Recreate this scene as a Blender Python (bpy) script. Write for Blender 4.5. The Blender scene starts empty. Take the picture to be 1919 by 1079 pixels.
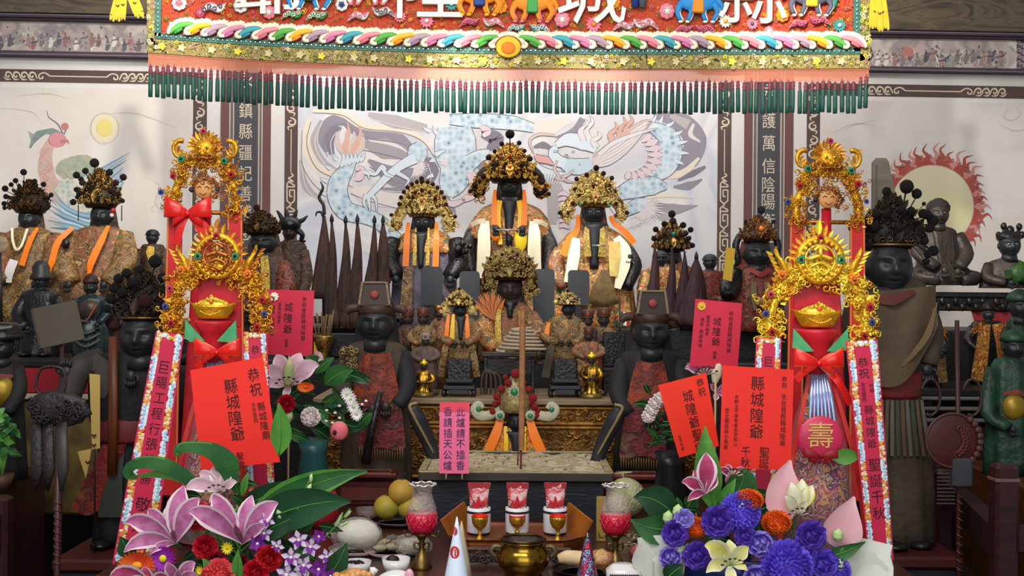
import bpy, math, random
from math import sin, cos, pi, sqrt, hypot, atan2
from mathutils import Vector, Matrix, noise
from mathutils.geometry import tessellate_polygon

# ---------------------------------------------------------------- camera, world, light, exposure
C = bpy.context.scene.collection
SC = bpy.context.scene
F, CX, CY = 2316.0, 959.5, 539.5            # focal length and centre of the 1919 x 1079 frame, in pixels
ROLL, EYE = 0.008, Vector((0, 0, 1.5))
RV, UV = Vector((cos(ROLL), 0, sin(ROLL))), Vector((-sin(ROLL), 0, cos(ROLL)))
cam = bpy.data.objects.new('camera', bpy.data.cameras.new('camera'))
C.objects.link(cam)
cam.data.sensor_width = 36
cam.data.lens = F / 1919 * 36
cam.data.clip_end = 60
cam.matrix_world = Matrix(((RV.x, UV.x, 0, EYE.x), (RV.y, UV.y, -1, EYE.y), (RV.z, UV.z, 0, EYE.z), (0, 0, 0, 1)))
SC.camera = cam

w = bpy.data.worlds.new('hall_light')
SC.world = w
w.use_nodes = True
w.node_tree.nodes['Background'].inputs[0].default_value = (0.93, 0.96, 1.0, 1)
w.node_tree.nodes['Background'].inputs[1].default_value = 0.24

def area(name, loc, aim, sx, sy, power, col=(1, 1, 1)):
    l = bpy.data.lights.new(name, 'AREA')
    l.shape, l.size, l.size_y, l.energy, l.color = 'RECTANGLE', sx, sy, power, col
    o = bpy.data.objects.new(name, l)
    C.objects.link(o)
    o.location = loc
    o.rotation_euler = (Vector(aim) - Vector(loc)).to_track_quat('-Z', 'Y').to_euler()
def spot(name, loc, aim, power, deg, blend=.6, col=(1, .95, .86), r=.04):
    l = bpy.data.lights.new(name, 'SPOT')
    l.energy, l.spot_size, l.spot_blend, l.color, l.shadow_soft_size = power, math.radians(deg), blend, col, r
    o = bpy.data.objects.new(name, l)
    C.objects.link(o)
    o.location = loc
    o.rotation_euler = (Vector(aim) - Vector(loc)).to_track_quat('-Z', 'Y').to_euler()
area('ceiling_panel_light', (-0.6, 1.2, 3.6), (0, 4.2, 1.0), 3.0, 1.2, 95)
area('daylight_from_open_hall', (0.2, -1.6, 2.2), (0, 4.0, 1.1), 4.0, 2.4, 84, (.95, .98, 1))
area('banner_tube_light', (0, 4.0, 3.15), (0, 4.95, 2.35), 2.6, .08, 12, (1, .97, .92))  # added fill that brightens the banner; no such tube is known here
area('altar_wall_strip_light', (0, 5.45, 2.95), (0, 6.2, 2.2), 3.2, .12, 31, (1, .98, .95))  # added wash hidden behind the banner to brighten the wall, not a known fitting
spot('altar_spot_light', (-.35, 4.2, 3.0), (-.05, 5.5, 1.62), 130, 26)
spot('altar_spot_light', (.35, 4.2, 3.0), (.25, 5.5, 1.5), 90, 28)
spot('shrine_spot_light', (.5, 3.4, 3.2), (1.95, 5.9, 1.75), 165, 36)
spot('shrine_spot_light', (-1.1, 3.4, 3.2), (-2.0, 5.8, 1.85), 140, 38)
spot('tower_spot_light', (.9, 2.3, 3.0), (.9, 3.6, 1.5), 40, 22)
SC.view_settings.view_transform = 'Standard'
SC.view_settings.look = 'None'
SC.view_settings.exposure = 0.07
SC.view_settings.gamma = 1.0
SC.view_settings.use_curve_mapping = False

# ---------------------------------------------------------------- places
def P(x, y, d):
    "the point at depth d that is seen at pixel x, y"
    return EYE + d * ((x - CX) / F * RV - (y - CY) / F * UV + Vector((0, 1, 0)))
def depth_on(x, y, z):
    "how far away the level z is met at pixel x, y"
    return (z - EYE.z) / ((x - CX) / F * RV.z - (y - CY) / F * UV.z)
TABLE = 0.76
WALL_D, WALL_S = 6.2, 0.055
def wall_depth(x):
    return WALL_D / (1 - WALL_S * (x - CX) / F)

# ---------------------------------------------------------------- materials
_M = {}
def S(h):
    if not isinstance(h, str): return tuple(h)
    v = [int(h[i:i+2], 16) / 255 for i in (0, 2, 4)]
    return tuple((c / 12.92 if c <= .04045 else ((c + .055) / 1.055) ** 2.4) for c in v) + (1,)
def M(name, col=None, rough=.6, metal=0, col2=None, ns=25, amt=(.35, .65), bump=0, bs=90, alpha=None, trans=0, ior=1.45, emit=0, stretch=None, spec=.35, coat=0, detail=4, dist=0):
    if name in _M: return _M[name]
    m = _M[name] = bpy.data.materials.new(name)
    m.use_nodes = True
    nt = m.node_tree
    b = nt.nodes['Principled BSDF']
    I = b.inputs
    I['Base Color'].default_value = S(col)
    I['Roughness'].default_value = rough
    I['Metallic'].default_value = metal
    I['Specular IOR Level'].default_value = spec
    if coat: I['Coat Weight'].default_value = coat; I['Coat Roughness'].default_value = .15
    if trans: I['Transmission Weight'].default_value = trans; I['IOR'].default_value = ior
    if alpha is not None: I['Alpha'].default_value = alpha
    if emit: I['Emission Color'].default_value = S(col); I['Emission Strength'].default_value = emit
    def coord():
        t = nt.nodes.new('ShaderNodeTexCoord')
        if not stretch: return t.outputs['Object']
        mp = nt.nodes.new('ShaderNodeMapping')
        mp.inputs['Scale'].default_value = stretch
        nt.links.new(t.outputs['Object'], mp.inputs[0])
        return mp.outputs[0]
    if col2 is not None:
        cols = [col] + (list(col2) if isinstance(col2, (list, tuple)) and isinstance(col2[0], str) else [col2])
        n = nt.nodes.new('ShaderNodeTexNoise')
        n.inputs['Scale'].default_value = ns
        n.inputs['Detail'].default_value = detail
        n.inputs['Distortion'].default_value = dist
        nt.links.new(coord(), n.inputs['Vector'])
        r = nt.nodes.new('ShaderNodeValToRGB')
        e = r.color_ramp.elements
        k = len(cols)
        e[0].position, e[0].color = amt[0], S(cols[0])
        e[1].position, e[1].color = amt[1], S(cols[-1])
        for i in range(1, k - 1):
            x = e.new(amt[0] + (amt[1] - amt[0]) * i / (k - 1)); x.color = S(cols[i])
        nt.links.new(n.outputs['Fac'], r.inputs[0])
        nt.links.new(r.outputs[0], I['Base Color'])
    if bump:
        n = nt.nodes.new('ShaderNodeTexNoise')
        n.inputs['Scale'].default_value = bs
        n.inputs['Detail'].default_value = 3
        nt.links.new(coord(), n.inputs['Vector'])
        bp = nt.nodes.new('ShaderNodeBump')
        bp.inputs['Strength'].default_value = bump
        bp.inputs['Distance'].default_value = .02
        nt.links.new(n.outputs['Fac'], bp.inputs['Height'])
        nt.links.new(bp.outputs[0], I['Normal'])
    return m
def brocade(name, cols, scale=40, rough=.55, metal=.0):
    "woven patterned cloth: patches of several thread colours"
    if name in _M: return _M[name]
    m = M(name, cols[0], rough=rough, metal=metal, bump=.35, bs=scale * 3)
    nt = m.node_tree
    t = nt.nodes.new('ShaderNodeTexCoord')
    n = nt.nodes.new('ShaderNodeTexNoise')
    n.inputs['Scale'].default_value = scale; n.inputs['Detail'].default_value = 2.5; n.inputs['Distortion'].default_value = 2.2
    nt.links.new(t.outputs['Object'], n.inputs['Vector'])
    r = nt.nodes.new('ShaderNodeValToRGB')
    r.color_ramp.interpolation = 'CONSTANT'
    e = r.color_ramp.elements
    while len(e) < len(cols): e.new(.5)
    for i, c in enumerate(cols):
        e[i].position = 0 if i == 0 else .34 + .32 * i / len(cols)
        e[i].color = S(c)
    nt.links.new(n.outputs['Fac'], r.inputs[0])
    nt.links.new(r.outputs[0], nt.nodes['Principled BSDF'].inputs['Base Color'])
    return m

# ---------------------------------------------------------------- mesh builder: coordinates are x across, y away, z DOWN, in frame pixels at the thing's own distance
def sm(pts, n=6):
    "a smooth path through the points"
    if len(pts) < 3: return [Vector(p) for p in pts]
    q = [Vector(p) for p in pts]
    q = [2 * q[0] - q[1]] + q + [2 * q[-1] - q[-2]]
    out = []
    for i in range(1, len(q) - 2):
        a, b, c, d = q[i-1:i+3]
        for j in range(n):
            t = j / n
            out.append(.5 * (2 * b + (c - a) * t + (2 * a - 5 * b + 4 * c - d) * t * t + (3 * b - a - 3 * c + d) * t ** 3))
    out.append(q[-2])
    return out
def lerp(a, b, t): return a + (b - a) * t
def prof(ws, n):
    "n widths read off a short list"
    if not isinstance(ws, (list, tuple)): return [ws] * n
    o = []
    for i in range(n):
        t = i / max(1, n - 1) * (len(ws) - 1)
        j = min(int(t), len(ws) - 2)
        o.append(lerp(ws[j], ws[j+1], t - j))
    return o
_G = {}
def glyph(ch):
    if ch not in _G:
        c = bpy.data.curves.new('g', 'FONT'); c.body = ch; c.size = 1; c.offset = 0.0; c.resolution_u = 2
        o = bpy.data.objects.new('g', c); C.objects.link(o)
        dg = bpy.context.evaluated_depsgraph_get()
        m = bpy.data.meshes.new_from_object(o.evaluated_get(dg), depsgraph=dg)
        vs = [(v.co.x, v.co.y) for v in m.vertices]
        fs = [tuple(p.vertices) for p in m.polygons]
        bpy.data.objects.remove(o); bpy.data.curves.remove(c); bpy.data.meshes.remove(m)
        x0, x1 = min(v[0] for v in vs), max(v[0] for v in vs); y0, y1 = min(v[1] for v in vs), max(v[1] for v in vs)
        s = max(x1 - x0, y1 - y0, .6)
        _G[ch] = ([((a - (x0 + x1) / 2) / s, (b - (y0 + y1) / 2) / s) for a, b in vs], fs)
    return _G[ch]

class MB:
    def __init__(s, x0, z0, k, fn=None):
        s.x0, s.z0, s.k, s.fn = x0, z0, k, fn
        s.v, s.f, s.mi, s.sm, s.mats, s.rot, s.quad = [], [], [], [], [], None, None
    def L(s, p):
        x, y, z = p
        if s.rot:
            cx, cz, a = s.rot
            dx, dz = x - cx, z - cz
            x, z = cx + dx * cos(a) - dz * sin(a), cz + dx * sin(a) + dz * cos(a)
        if s.quad:                                   # a sheet drawn flat as W x H, then laid into four corners
            (a, b, c, d), W_, H_, g = s.quad
            u, v = x / W_, z / H_
            x, z, y = (lerp(lerp(a[i], b[i], u), lerp(d[i], c[i], u), v) if i < 2 else y - g * v - 5 * sin(v * 3.1) * .5 for i in (0, 1, 2))
        if s.fn: return s.fn(x, y, z)
        return ((x - s.x0) * s.k, y * s.k, -(z - s.z0) * s.k)
    def add(s, vs, fs, mat, smooth=True):
        o = len(s.v)
        s.v += [s.L(p) for p in vs]
        if not isinstance(mat, list):
            mat = [mat] * len(fs)
        for f, m in zip(fs, mat):
            if m not in s.mats: s.mats.append(m)
            s.f.append(tuple(o + i for i in f)); s.mi.append(s.mats.index(m)); s.sm.append(smooth)
    def end(s, name, parent=None):
        me = bpy.data.meshes.new(name)
        me.from_pydata(s.v, [], s.f)
        for m in s.mats: me.materials.append(m)
        me.polygons.foreach_set('material_index', s.mi)
        me.polygons.foreach_set('use_smooth', s.sm)
        me.update()
        o = bpy.data.objects.new(name, me)
        C.objects.link(o)
        if parent is not None: o.parent = parent
        return o
    # --- shapes
    def loft(s, rings, mat, cap=(1, 1), closed=True, smooth=True):
        n = len(rings[0]); vs = [p for r in rings for p in r]; fs = []
        for i in range(len(rings) - 1):
            for j in range(n if closed else n - 1):
                a, b = i * n + j, i * n + (j + 1) % n
                fs.append((a, b, b + n, a + n))
        if closed and cap[0]: fs.append(tuple(range(n))[::-1])
        if closed and cap[1]: fs.append(tuple((len(rings) - 1) * n + j for j in range(n)))
        s.add(vs, fs, mat, smooth)
    def lathe(s, cx, cy, pr, mat, n=18, sx=1, sy=1, cap=(1, 1), a0=0, smooth=True):
        s.loft([[(cx + r * sx * cos(a0 + 2 * pi * j / n), cy + r * sy * sin(a0 + 2 * pi * j / n), z) for j in range(n)] for r, z in pr], mat, cap, True, smooth)
    def tube(s, pts, r, mat, n=6, cap=(1, 1), flat=1, smooth=True):
        p = [Vector(q) for q in pts]; rr = prof(r, len(p)); rings = []
        u = None
        for i, q in enumerate(p):
            t = (p[min(i+1, len(p)-1)] - p[max(i-1, 0)])
            t = t.normalized() if t.length > 1e-6 else Vector((0, 0, 1))
            if u is None:
                u = t.cross(Vector((0, 1, 0)))
                if u.length < .1: u = t.cross(Vector((1, 0, 0)))
            u = (u - t * u.dot(t))
            u = u.normalized() if u.length > 1e-6 else t.orthogonal().normalized()
            v = t.cross(u)
            rings.append([q + rr[i] * (u * cos(2 * pi * j / n) + v * flat * sin(2 * pi * j / n)) for j in range(n)])
        s.loft(rings, mat, cap, True, smooth)
    def ell(s, c, r, mat, n=12, m=8, fn=None):
        if not isinstance(r, (tuple, list)): r = (r, r, r)
        rings = []
        for i in range(m + 1):
            b = pi * (i / m) ; b = min(max(b, .02), pi - .02)
            rg = []
            for j in range(n):
                a = 2 * pi * j / n
                d = Vector((sin(b) * cos(a), sin(b) * sin(a), -cos(b)))
                q = 1 if fn is None else fn(d)
                rg.append((c[0] + r[0] * d.x * q, c[1] + r[1] * d.y * q, c[2] + r[2] * d.z * q))
            rings.append(rg)
        s.loft(rings, mat)
    def box(s, c, sz, mat, bev=None, rz=0, smooth=False):
        hx, hy, hz = sz[0] / 2, sz[1] / 2, sz[2] / 2
        b = min(hx, hy, hz) * .25 if bev is None else min(bev, min(hx, hy, hz) * .9)
        rings = []
        def rg(ex, ey, z):
            q = [(-ex, -ey + b), (-ex + b, -ey), (ex - b, -ey), (ex, -ey + b), (ex, ey - b), (ex - b, ey), (-ex + b, ey), (-ex, ey - b)]
            return [(c[0] + x * cos(rz) - y * sin(rz), c[1] + x * sin(rz) + y * cos(rz), c[2] + z) for x, y in q]
        rings = [rg(hx - b, hy - b, -hz), rg(hx, hy, -hz + b), rg(hx, hy, hz - b), rg(hx - b, hy - b, hz)]
        # the inner rings keep their corners
        s.loft(rings, mat, smooth=smooth)
    def prism(s, poly, y0, y1, mat, smooth=False):
        n = len(poly)
        tr = tessellate_polygon([[Vector((x, z, 0)) for x, z in poly]])
        vs = [(x, y0, z) for x, z in poly]; fs = [tuple(t) for t in tr]
        if y1 is not None:
            vs += [(x, y1, z) for x, z in poly]
            fs += [tuple(i + n for i in t) for t in tr]
            fs += [(i, (i + 1) % n, (i + 1) % n + n, i + n) for i in range(n)]
        s.add(vs, fs, mat, smooth)
    def stroke(s, pts, w, mat, y=0, th=0, n=5):
        "a painted or cut band that follows the path"
        p = sm([(a[0], a[1]) + ((0,) if len(a) == 2 else (a[2],)) for a in pts], n)   # (x, z, y)
        ww = prof(w, len(p)); L, R = [], []
        for i, q in enumerate(p):
            t = p[min(i+1, len(p)-1)] - p[max(i-1, 0)]
            l = hypot(t.x, t.y) or 1
            nx, nz = -t.y / l * ww[i] / 2, t.x / l * ww[i] / 2
            L.append((q.x + nx, y + q.z, q.y + nz)); R.append((q.x - nx, y + q.z, q.y - nz))
        if th: 
            s.loft([[a, b, (b[0], b[1] + th, b[2]), (a[0], a[1] + th, a[2])] for a, b in zip(L, R)], mat, smooth=False)
        else: s.loft([[a, b] for a, b in zip(L, R)], mat, closed=False)
    def leaf(s, base, tip, wd, mat, bend=(0, 0, 0), n=8, nrm=(0, -1, 0), cup=.15, edge=None, pk=.45, tipw=0, wave=0):
        "a petal or blade on a bent spine"
        b, t, e = Vector(base), Vector(tip), Vector(bend)
        m = (b + t) / 2 + e; N = Vector(nrm).normalized(); rings = []
        cols = (-1, -.72, 0, .72, 1)
        for i in range(n + 1):
            u = i / n
            q = b * (1-u) ** 2 + m * 2 * u * (1-u) + t * u * u
            tg = (m - b) * (1-u) + (t - m) * u
            sd = tg.cross(N); sd = sd.normalized() if sd.length > 1e-5 else Vector((1, 0, 0))
            nn = sd.cross(tg).normalized()
            x = u / pk if u < pk else 1 - (u - pk) / (1 - pk)
            ww = wd / 2 * max(.06, lerp(sin(min(1, x) * pi / 2), 1, 0)) 
            if u > pk: ww = max(ww, wd / 2 * tipw)
            rings.append([q + sd * c * ww + nn * (abs(c) ** 1.5 * cup * ww + (wave * ww * sin(u * 9) * abs(c) * (1 if c > 0 else -1))) for c in cols])
        k = 5; vs = [p for r in rings for p in r]; fs, ms = [], []
        for i in range(n):
            for j in range(k - 1):
                fs.append((i*k+j, i*k+j+1, i*k+k+j+1, i*k+k+j))
                ms.append(edge if edge and j in (0, 3) else mat)
        s.add(vs, fs, ms)
    def text(s, str_, cx, cz, h, mat, y=0, gap=1.12, sx=1.0, rot=0):
        "characters in a column, the first one centred at cx, cz"
        for i, ch in enumerate(str_):
            if ch == ' ': cz += h * gap * .5; continue
            vs, fs = glyph(ch)
            s.add([(cx + (a * cos(rot) + b * sin(rot)) * h * sx, y, cz - (b * cos(rot) - a * sin(rot)) * h) for a, b in vs], fs, mat, False)
            cz += h * gap
    def bow(s, c, w_, h, mat, tails=((-.5, 1.2), (.45, 1.3)), edge=None, loops=None):
        cx, cy, cz = c
        for (ax, az, q) in (loops or ((-1, -.35, 1), (1, -.35, 1), (-.8, .25, .8), (.8, .25, .8))):
            rings = []
            for i in range(13):
                t = 2 * pi * i / 12
                out = (1 - cos(t)) / 2
                X = cx + ax * w_ * out * q; Z = cz + az * h * out; Y = cy - sin(t) * h * .3 * q - 3
                hw = h * (.1 + .42 * out ** .7) * q
                tw = .25 * ax
                rings.append([(X - tw * hw * .3, Y, Z - hw), (X - tw * hw * .1, Y - hw * .12, Z - hw * .86), (X + tw * hw * .1, Y - hw * .12, Z + hw * .86), (X + tw * hw * .3, Y, Z + hw)])
            k = 4; vs = [p for r in rings for p in r]; fs, ms = [], []
            for i in range(12):
                for j in range(3):
                    fs.append((i*k+j, i*k+j+1, i*k+k+j+1, i*k+k+j)); ms.append(edge if edge and j != 1 else mat)
            s.add(vs, fs, ms)
        for tx, tz in tails:
            s.stroke([(cx, cz, 0), (cx + tx * w_ * .6, cz + tz * h * .45, -4), (cx + tx * w_, cz + tz * h, -2)], [h * .2, h * .36, h * .42], mat, y=cy, th=.6)
        s.ell((cx, cy - 5, cz), (h * .16, h * .2, h * .18), mat, 10, 6)
    def curl(s, c, r, mat, a0=0, turns=1.2, th=.18, n=4, steps=9, up=None, dirn=1, tail=0):
        "a small scroll of wire or foil lying in the picture plane"
        pts = []
        for i in range(steps + 1):
            t = i / steps
            q = r * (1 - .78 * t); a = a0 + dirn * turns * 2 * pi * t
            pts.append((c[0] + q * cos(a), c[1] - r * .25 * t, c[2] + q * sin(a)))
        s.tube(pts, [r * th * .5, r * th, r * th * .9], mat, n)

def props(o, label, cat, group=None, kind=None):
    if label: o['label'] = label
    if cat: o['category'] = cat
    if group: o['group'] = group
    if kind: o['kind'] = kind
    return o
def row(x, level, d):
    "pixel height at which the level is met at depth d"
    return CY - F * ((level - EYE.z) / d - (x - CX) / F * RV.z) / UV.z
class T:
    "a thing: an Empty at its base whose children are the parts"
    def __init__(s, name, label, cat, x, z, d, group=None, fn=None):
        s.zin = z
        if d > 5.34 and 600 < z < 630: z = row(x, 1.33, d)              # the back rows stand on the upper step
        s.x, s.z, s.d, s.k = x, z, d, d / F
        s.o = bpy.data.objects.new(name, None)
        s.o.empty_display_size = .05
        C.objects.link(s.o)
        s.o.location = P(x, z, d)
        props(s.o, label, cat, group)
    def mb(s): return MB(s.x, s.z, s.k)
    def inst(s, name, mesh, c, sc, parent=None, rot=None):
        o = bpy.data.objects.new(name, mesh); C.objects.link(o)
        o.parent = parent or s.o
        k = s.k
        o.location = ((c[0] - s.x) * k, c[1] * k, -(c[2] - s.z) * k)
        o.scale = (sc[0] * k, sc[1] * k, sc[2] * k) if isinstance(sc, (tuple, list)) else (sc * k,) * 3
        if rot: o.rotation_euler = rot
        return o
class Solo(MB):
    "a thing that is one mesh"
    def __init__(s, x, z, d):
        super().__init__(x, z, d / F); s.O = P(x, z, d)
    def done(s, name, label, cat, group=None, kind=None):
        o = s.end(name); o.location = s.O
        return props(o, label, cat, group, kind)
WROT = Matrix.Rotation(-math.atan(WALL_S), 3, 'Z')
class Wall(MB):
    "flat work on the back wall: x, z are frame pixels, y is millimetres off the wall (negative = towards the hall)"
    def __init__(s):
        super().__init__(0, 0, 1, s.w)
        s.org = P(CX, CY, WALL_D)
    def w(s, x, y, z):
        return tuple(WROT @ (P(x, z, wall_depth(x)) + Vector((0, y * (.0003 if y > -20 else .001), 0)) - s.org))
    def end(s, name, parent=None):
        o = super().end(name, parent)
        if parent is None: o.location = s.org; o.rotation_euler.z = math.atan(WALL_S)
        return o
def base(name, label, cat, x, z, level=TABLE, group=None):
    "a thing that stands on a level, its foot at pixel x, z"
    return T(name, label, cat, x, z, depth_on(x, z, level), group)
def bounds_ell(c, r, a): return (c[0] + r[0] * cos(a), c[1] + r[1] * sin(a))
R = random.Random(7)
U = R.uniform
# ---------------------------------------------------------------- colours
WHITE = M('white_plaster', 'dfdad4', .8, col2='d7d1ca', ns=3)
CREAM = M('cream_paint', 'd8c9ae', .7)
BROWN = M('brown_paint', '5f4a45', .7, col2='544440', ns=6)
MAROON_P = M('maroon_paint', '6e4b49', .7)
SLATE = M('slate_paint', '4c4a50', .7)
DARKLINE = M('dark_line_paint', '4a3f4a', .7)
LILAC = M('lilac_paint', '8d7f88', .7)
BLACKWOOD = M('blackened_wood', '151415', .45, col2='211d1c', ns=14, bump=.15)
SOOT = M('sooty_black_skin', '1e2124', .42, col2='292a2b', ns=20, bump=.05)
SOOTBROWN = M('sooty_brown_skin', '2b221f', .45, col2='3a2c26', ns=20)
REDPAPER = M('red_paper', 'e02a22', .6, col2='d8251f', ns=5)
ORANGEPAPER = M('orange_red_paper', 'ef2f14', .6)
ROSEPAPER = M('rose_red_paper', 'c92540', .6)
INK = M('black_ink', '241112', .6)
GOLD = M('gold_foil', 'f0bd2e', .26, 1, col2='d89a1e', ns=60, bump=.3, bs=200)
GOLDY = M('bright_yellow_gold', 'ffdc35', .28, .85)
OLDGOLD = M('old_gold', 'c29a50', .35, .9, col2='6b4a22', ns=90)
REDSATIN = M('red_satin', 'e0201c', .3, bump=.05, coat=.3)
DARKRED = M('dark_red_lacquer', '4a1614', .35, col2='3a1010', ns=10)
REDBROWN = M('red_brown_wood', '38181a', .42, col2='281214', ns=8, stretch=(1, 6, 6))
ORANGE = M('orange_silk', 'f07a10', .45)
YELLOWSILK = M('yellow_silk', 'e8b820', .45)
SCARF = M('cream_silk', 'eee5c4', .5)
GREENLEAF = M('green_leaf', '33682f', .45, col2='24502a', ns=14)
LIGHTLEAF = M('light_green_leaf', '5f9a3c', .45, col2='457f30', ns=14)
DARKLEAF = M('dark_green_leaf', '1f4a2c', .45, col2='17391f', ns=12)

# ---------------------------------------------------------------- the setting
def HL(y0, x):
    "pixel height at x of the level line on the wall that passes (0, y0)"
    z = P(0, y0, wall_depth(0)).z - EYE.z
    a = (x - CX) / F
    return CY - (z / wall_depth(x) - a * RV.z) / UV.z * F
def band(W, x0, x1, ya, yb, y, mat, y2=None, n=2):
    q = [(lerp(x0, x1, i / n)) for i in range(n + 1)]
    W.prism([(x, HL(ya, x)) for x in q] + [(x, HL(yb, x)) for x in q[::-1]], y, y2, mat)
def vband(W, xa, xb, ya, yb, y, mat, y2=None):
    f = lambda x, z: (x - .008 * (z - 200), z)
    W.prism([f(xa, ya), f(xb, ya), f(xb, yb), f(xa, yb)], y, y2, mat)
def st(W, name, n=True):
    return props(W.end(name), None, None, kind='structure')
W = Wall(); W.prism([(-420, -500), (2340, -500), (2340, 1180), (-420, 1180)], 0, 120, WHITE); st(W, 'wall_back')
mb = MB(0, 0, 1, lambda x, y, z: (x, y, z)); mb.box((0, 3.3, -.05), (9, 9, .1), M('floor_tile', '2a2625', .4, col2='322c2a', ns=3)); st(mb, 'floor')
WOODBEAM = M('painted_beam_wood', '453833', .55, col2=['5d4f41', '6d6049', '4a3b36'], ns=2.2, amt=(.3, .7), stretch=(1, 1, 5), dist=3)
k = 0
for x0, x1 in ((-420, 640), (1300, 2340)):
    W = Wall(); band(W, x0, x1, -170, 29, -90, WOODBEAM, 0); k += 1; st(W, 'trim_%d' % k)
    W = Wall(); band(W, x0, x1, 29, 36, -70, DARKLINE, 0); band(W, x0, x1, 31, 32.5, -72, LILAC); band(W, x0, x1, 35, 39, -45, M('brown_purple', '54424b', .7), 0); band(W, x0, x1, 97, 102, -45, M('brown_purple', '54424b'), 0); band(W, x0, x1, 102, 107, -60, DARKLINE, 0); band(W, x0, x1, 103.5, 105, -62, LILAC)
    k += 1; st(W, 'trim_%d' % k)
def scroll_h(W, x, yl, s, mat):
    y0 = HL(yl, x)
    W.stroke([(x, y0), (x + s*10, y0 - 6), (x + s*20, y0 - 3), (x + s*20, y0 + 4), (x + s*14, y0 + 4), (x + s*14, y0)], 2.4, mat, -5)
    for i in range(4):
        q = x + s * (24 + i * 15); y = HL(yl, q)
        W.stroke([(q, y + 5), (q + s*5, y - 5), (q + s*12, y - 6), (q + s*14, y), (q + s*9, y + 3), (q + s*8, y - 1)], [2, 3.4, 2.6, 2], mat, -5)
        W.stroke([(q + s*4, y + 7), (q + s*12, y + 7), (q + s*18, y + 2)], [1, 3, 1], mat, -5)
def trim_h(x0, x1, segs):
    global k
    W = Wall(); band(W, x0, x1, 129, 153, -4, BROWN)
    for a, b in segs:
        W.stroke([(a, HL(141, a)), (b, HL(141, b))], 2, CREAM, -5)
        scroll_h(W, a, 141, -1, CREAM); scroll_h(W, b, 141, 1, CREAM)
    k += 1; st(W, 'trim_%d' % k)
trim_h(-420, 362, [(94, 200)])
trim_h(1535, 2340, [(1697, 1800)])
def trim_v(xa, xb, key):
    global k
    W = Wall(); vband(W, xa, xb, 129 + .0187 * xa, 760, -4, BROWN)
    c, h = (xa + xb) / 2, (xb - xa) / 2
    V = lambda pts, w_=2.2: W.stroke([(x - .008 * (z - 200), z) for x, z in pts], w_, CREAM, -5.5, n=3)
    if not key:
        for i in range(20):
            z = 150 + i * 26; s = 1 if i % 2 else -1
            V([(c + s*2, z), (c - s*7, z + 5), (c - s*6, z + 13), (c + s*3, z + 13), (c + s*4, z + 7), (c - s, z + 6)], [2, 3.4, 3, 2.4, 2])
            V([(c - s*5, z + 16), (c + s*6, z + 18), (c + s*4, z + 24)], [1.5, 3, 1.2])
    else:
        for i in range(3):
            z = 168 + i * 26; s = 1 if i % 2 else -1
            V([(c + s*2, z), (c - s*7, z + 5), (c - s*6, z + 13), (c + s*3, z + 13), (c + s*4, z + 7), (c - s, z + 6)], [2, 3.4, 3, 2.4, 2])
            V([(c - s*5, z + 16), (c + s*6, z + 18), (c + s*4, z + 24)], [1.5, 3, 1.2])
        V([(c, 242), (c, 322)], 1.6)
        def G(pts): 
            for a, b in zip(pts, pts[1:]): V([a, b], 2.4)
        z = 324
        G([(c, z), (c + 5, z + 5), (c - 5, z + 10), (c + 5, z + 16), (c - 5, z + 16)])
        for i in range(9):
            z = 344 + i * 46; s = 1 if i % 2 == 0 else -1
            G([(c, z - 6), (c - 7, z), (c - 7, z + 32), (c, z + 38), (c + 7, z + 32), (c + 7, z + 12), (c - 2, z + 12), (c - 2, z + 24), (c + 3, z + 24)])
            G([(c, z + 38), (c, z + 42)])
            G([(c - 2, z - 2), (c + 7, z + 3), (c + 7, z + 6), (c - 7, z + 6)])
    k += 1; st(W, 'trim_%d' % k)
trim_v(362, 388, False); trim_v(534, 558.5, True); trim_v(1345.5, 1371, True); trim_v(1512, 1537, False)

def frieze(x0, x1, label, seed, cap):
    q = random.Random(seed)
    o = props(bpy.data.objects.new('painted_frieze', None), label, 'painting', 'painted friezes under the beam'); C.objects.link(o)
    o.location = P(CX, CY, WALL_D); o.rotation_euler.z = math.atan(WALL_S)
    W = Wall()
    n = 10
    top = [(lerp(x0, x1, i / n), HL(41, lerp(x0, x1, i / n))) for i in range(n + 1)]
    bot = [(lerp(x0, x1, i / n), HL(96, lerp(x0, x1, i / n))) for i in range(n + 1)]
    e = []
    if cap: e = [(x1 + 10, HL(50, x1)), (x1 + 24, HL(68, x1)), (x1 + 10, HL(88, x1))]
    W.prism(top + e + bot[::-1], -8, 0, M('frieze_ground', 'b9a8a2', .75, col2=['cdbfb2', '9a8f8c', 'c4aea6'], ns=7))
    W.end('painted_ground', o)
    cols = [M('frieze_' + c, c, .75) for c in ('8a7f7d', '6e6a70', 'b08d86', '7d6b62', '9fa39c', 'e2d8cc', 'a8746c', '565a60')]
    W = Wall()
    for i in range(210):
        x = q.uniform(x0 + 4, x1 - 4); z = HL(q.gauss(74, 10), x); z = min(max(z, HL(46, x)), HL(92, x)); m = q.choice(cols); s = q.uniform(2, 7)
        W.stroke([(x, z), (x + q.uniform(-s, s), z + s * .6), (x + q.uniform(-s, s), z + s * 1.4)], [1, q.uniform(1.5, 5), 1], m, -9 - i * .01)
    for i in range(int((x1 - x0) / 15)):
        x = x0 + 10 + i * 15 + q.uniform(-4, 4); z = HL(q.uniform(60, 74), x); m = q.choice(cols)
        W.stroke([(x, z), (x + 1, z + 10), (x - 2, z + 20)], [3, 8, 9, 5], m, -12); W.stroke([(x - 5, z + 8), (x + 6, z + 6), (x + 9, z + 2)], [2, 3, 1], q.choice(cols), -12.5)
        W.stroke([(x, z - 4), (x + .2, z)], [3, 5, 3], cols[3], -12.6)
    if cap: W.stroke([(1690, 103), (1697, 97), (1704, 98), (1710, 106)], [4, 16, 16, 5], M('frieze_red', 'c07f74', .7), -13)
    W.end('painted_figures', o)
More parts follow.
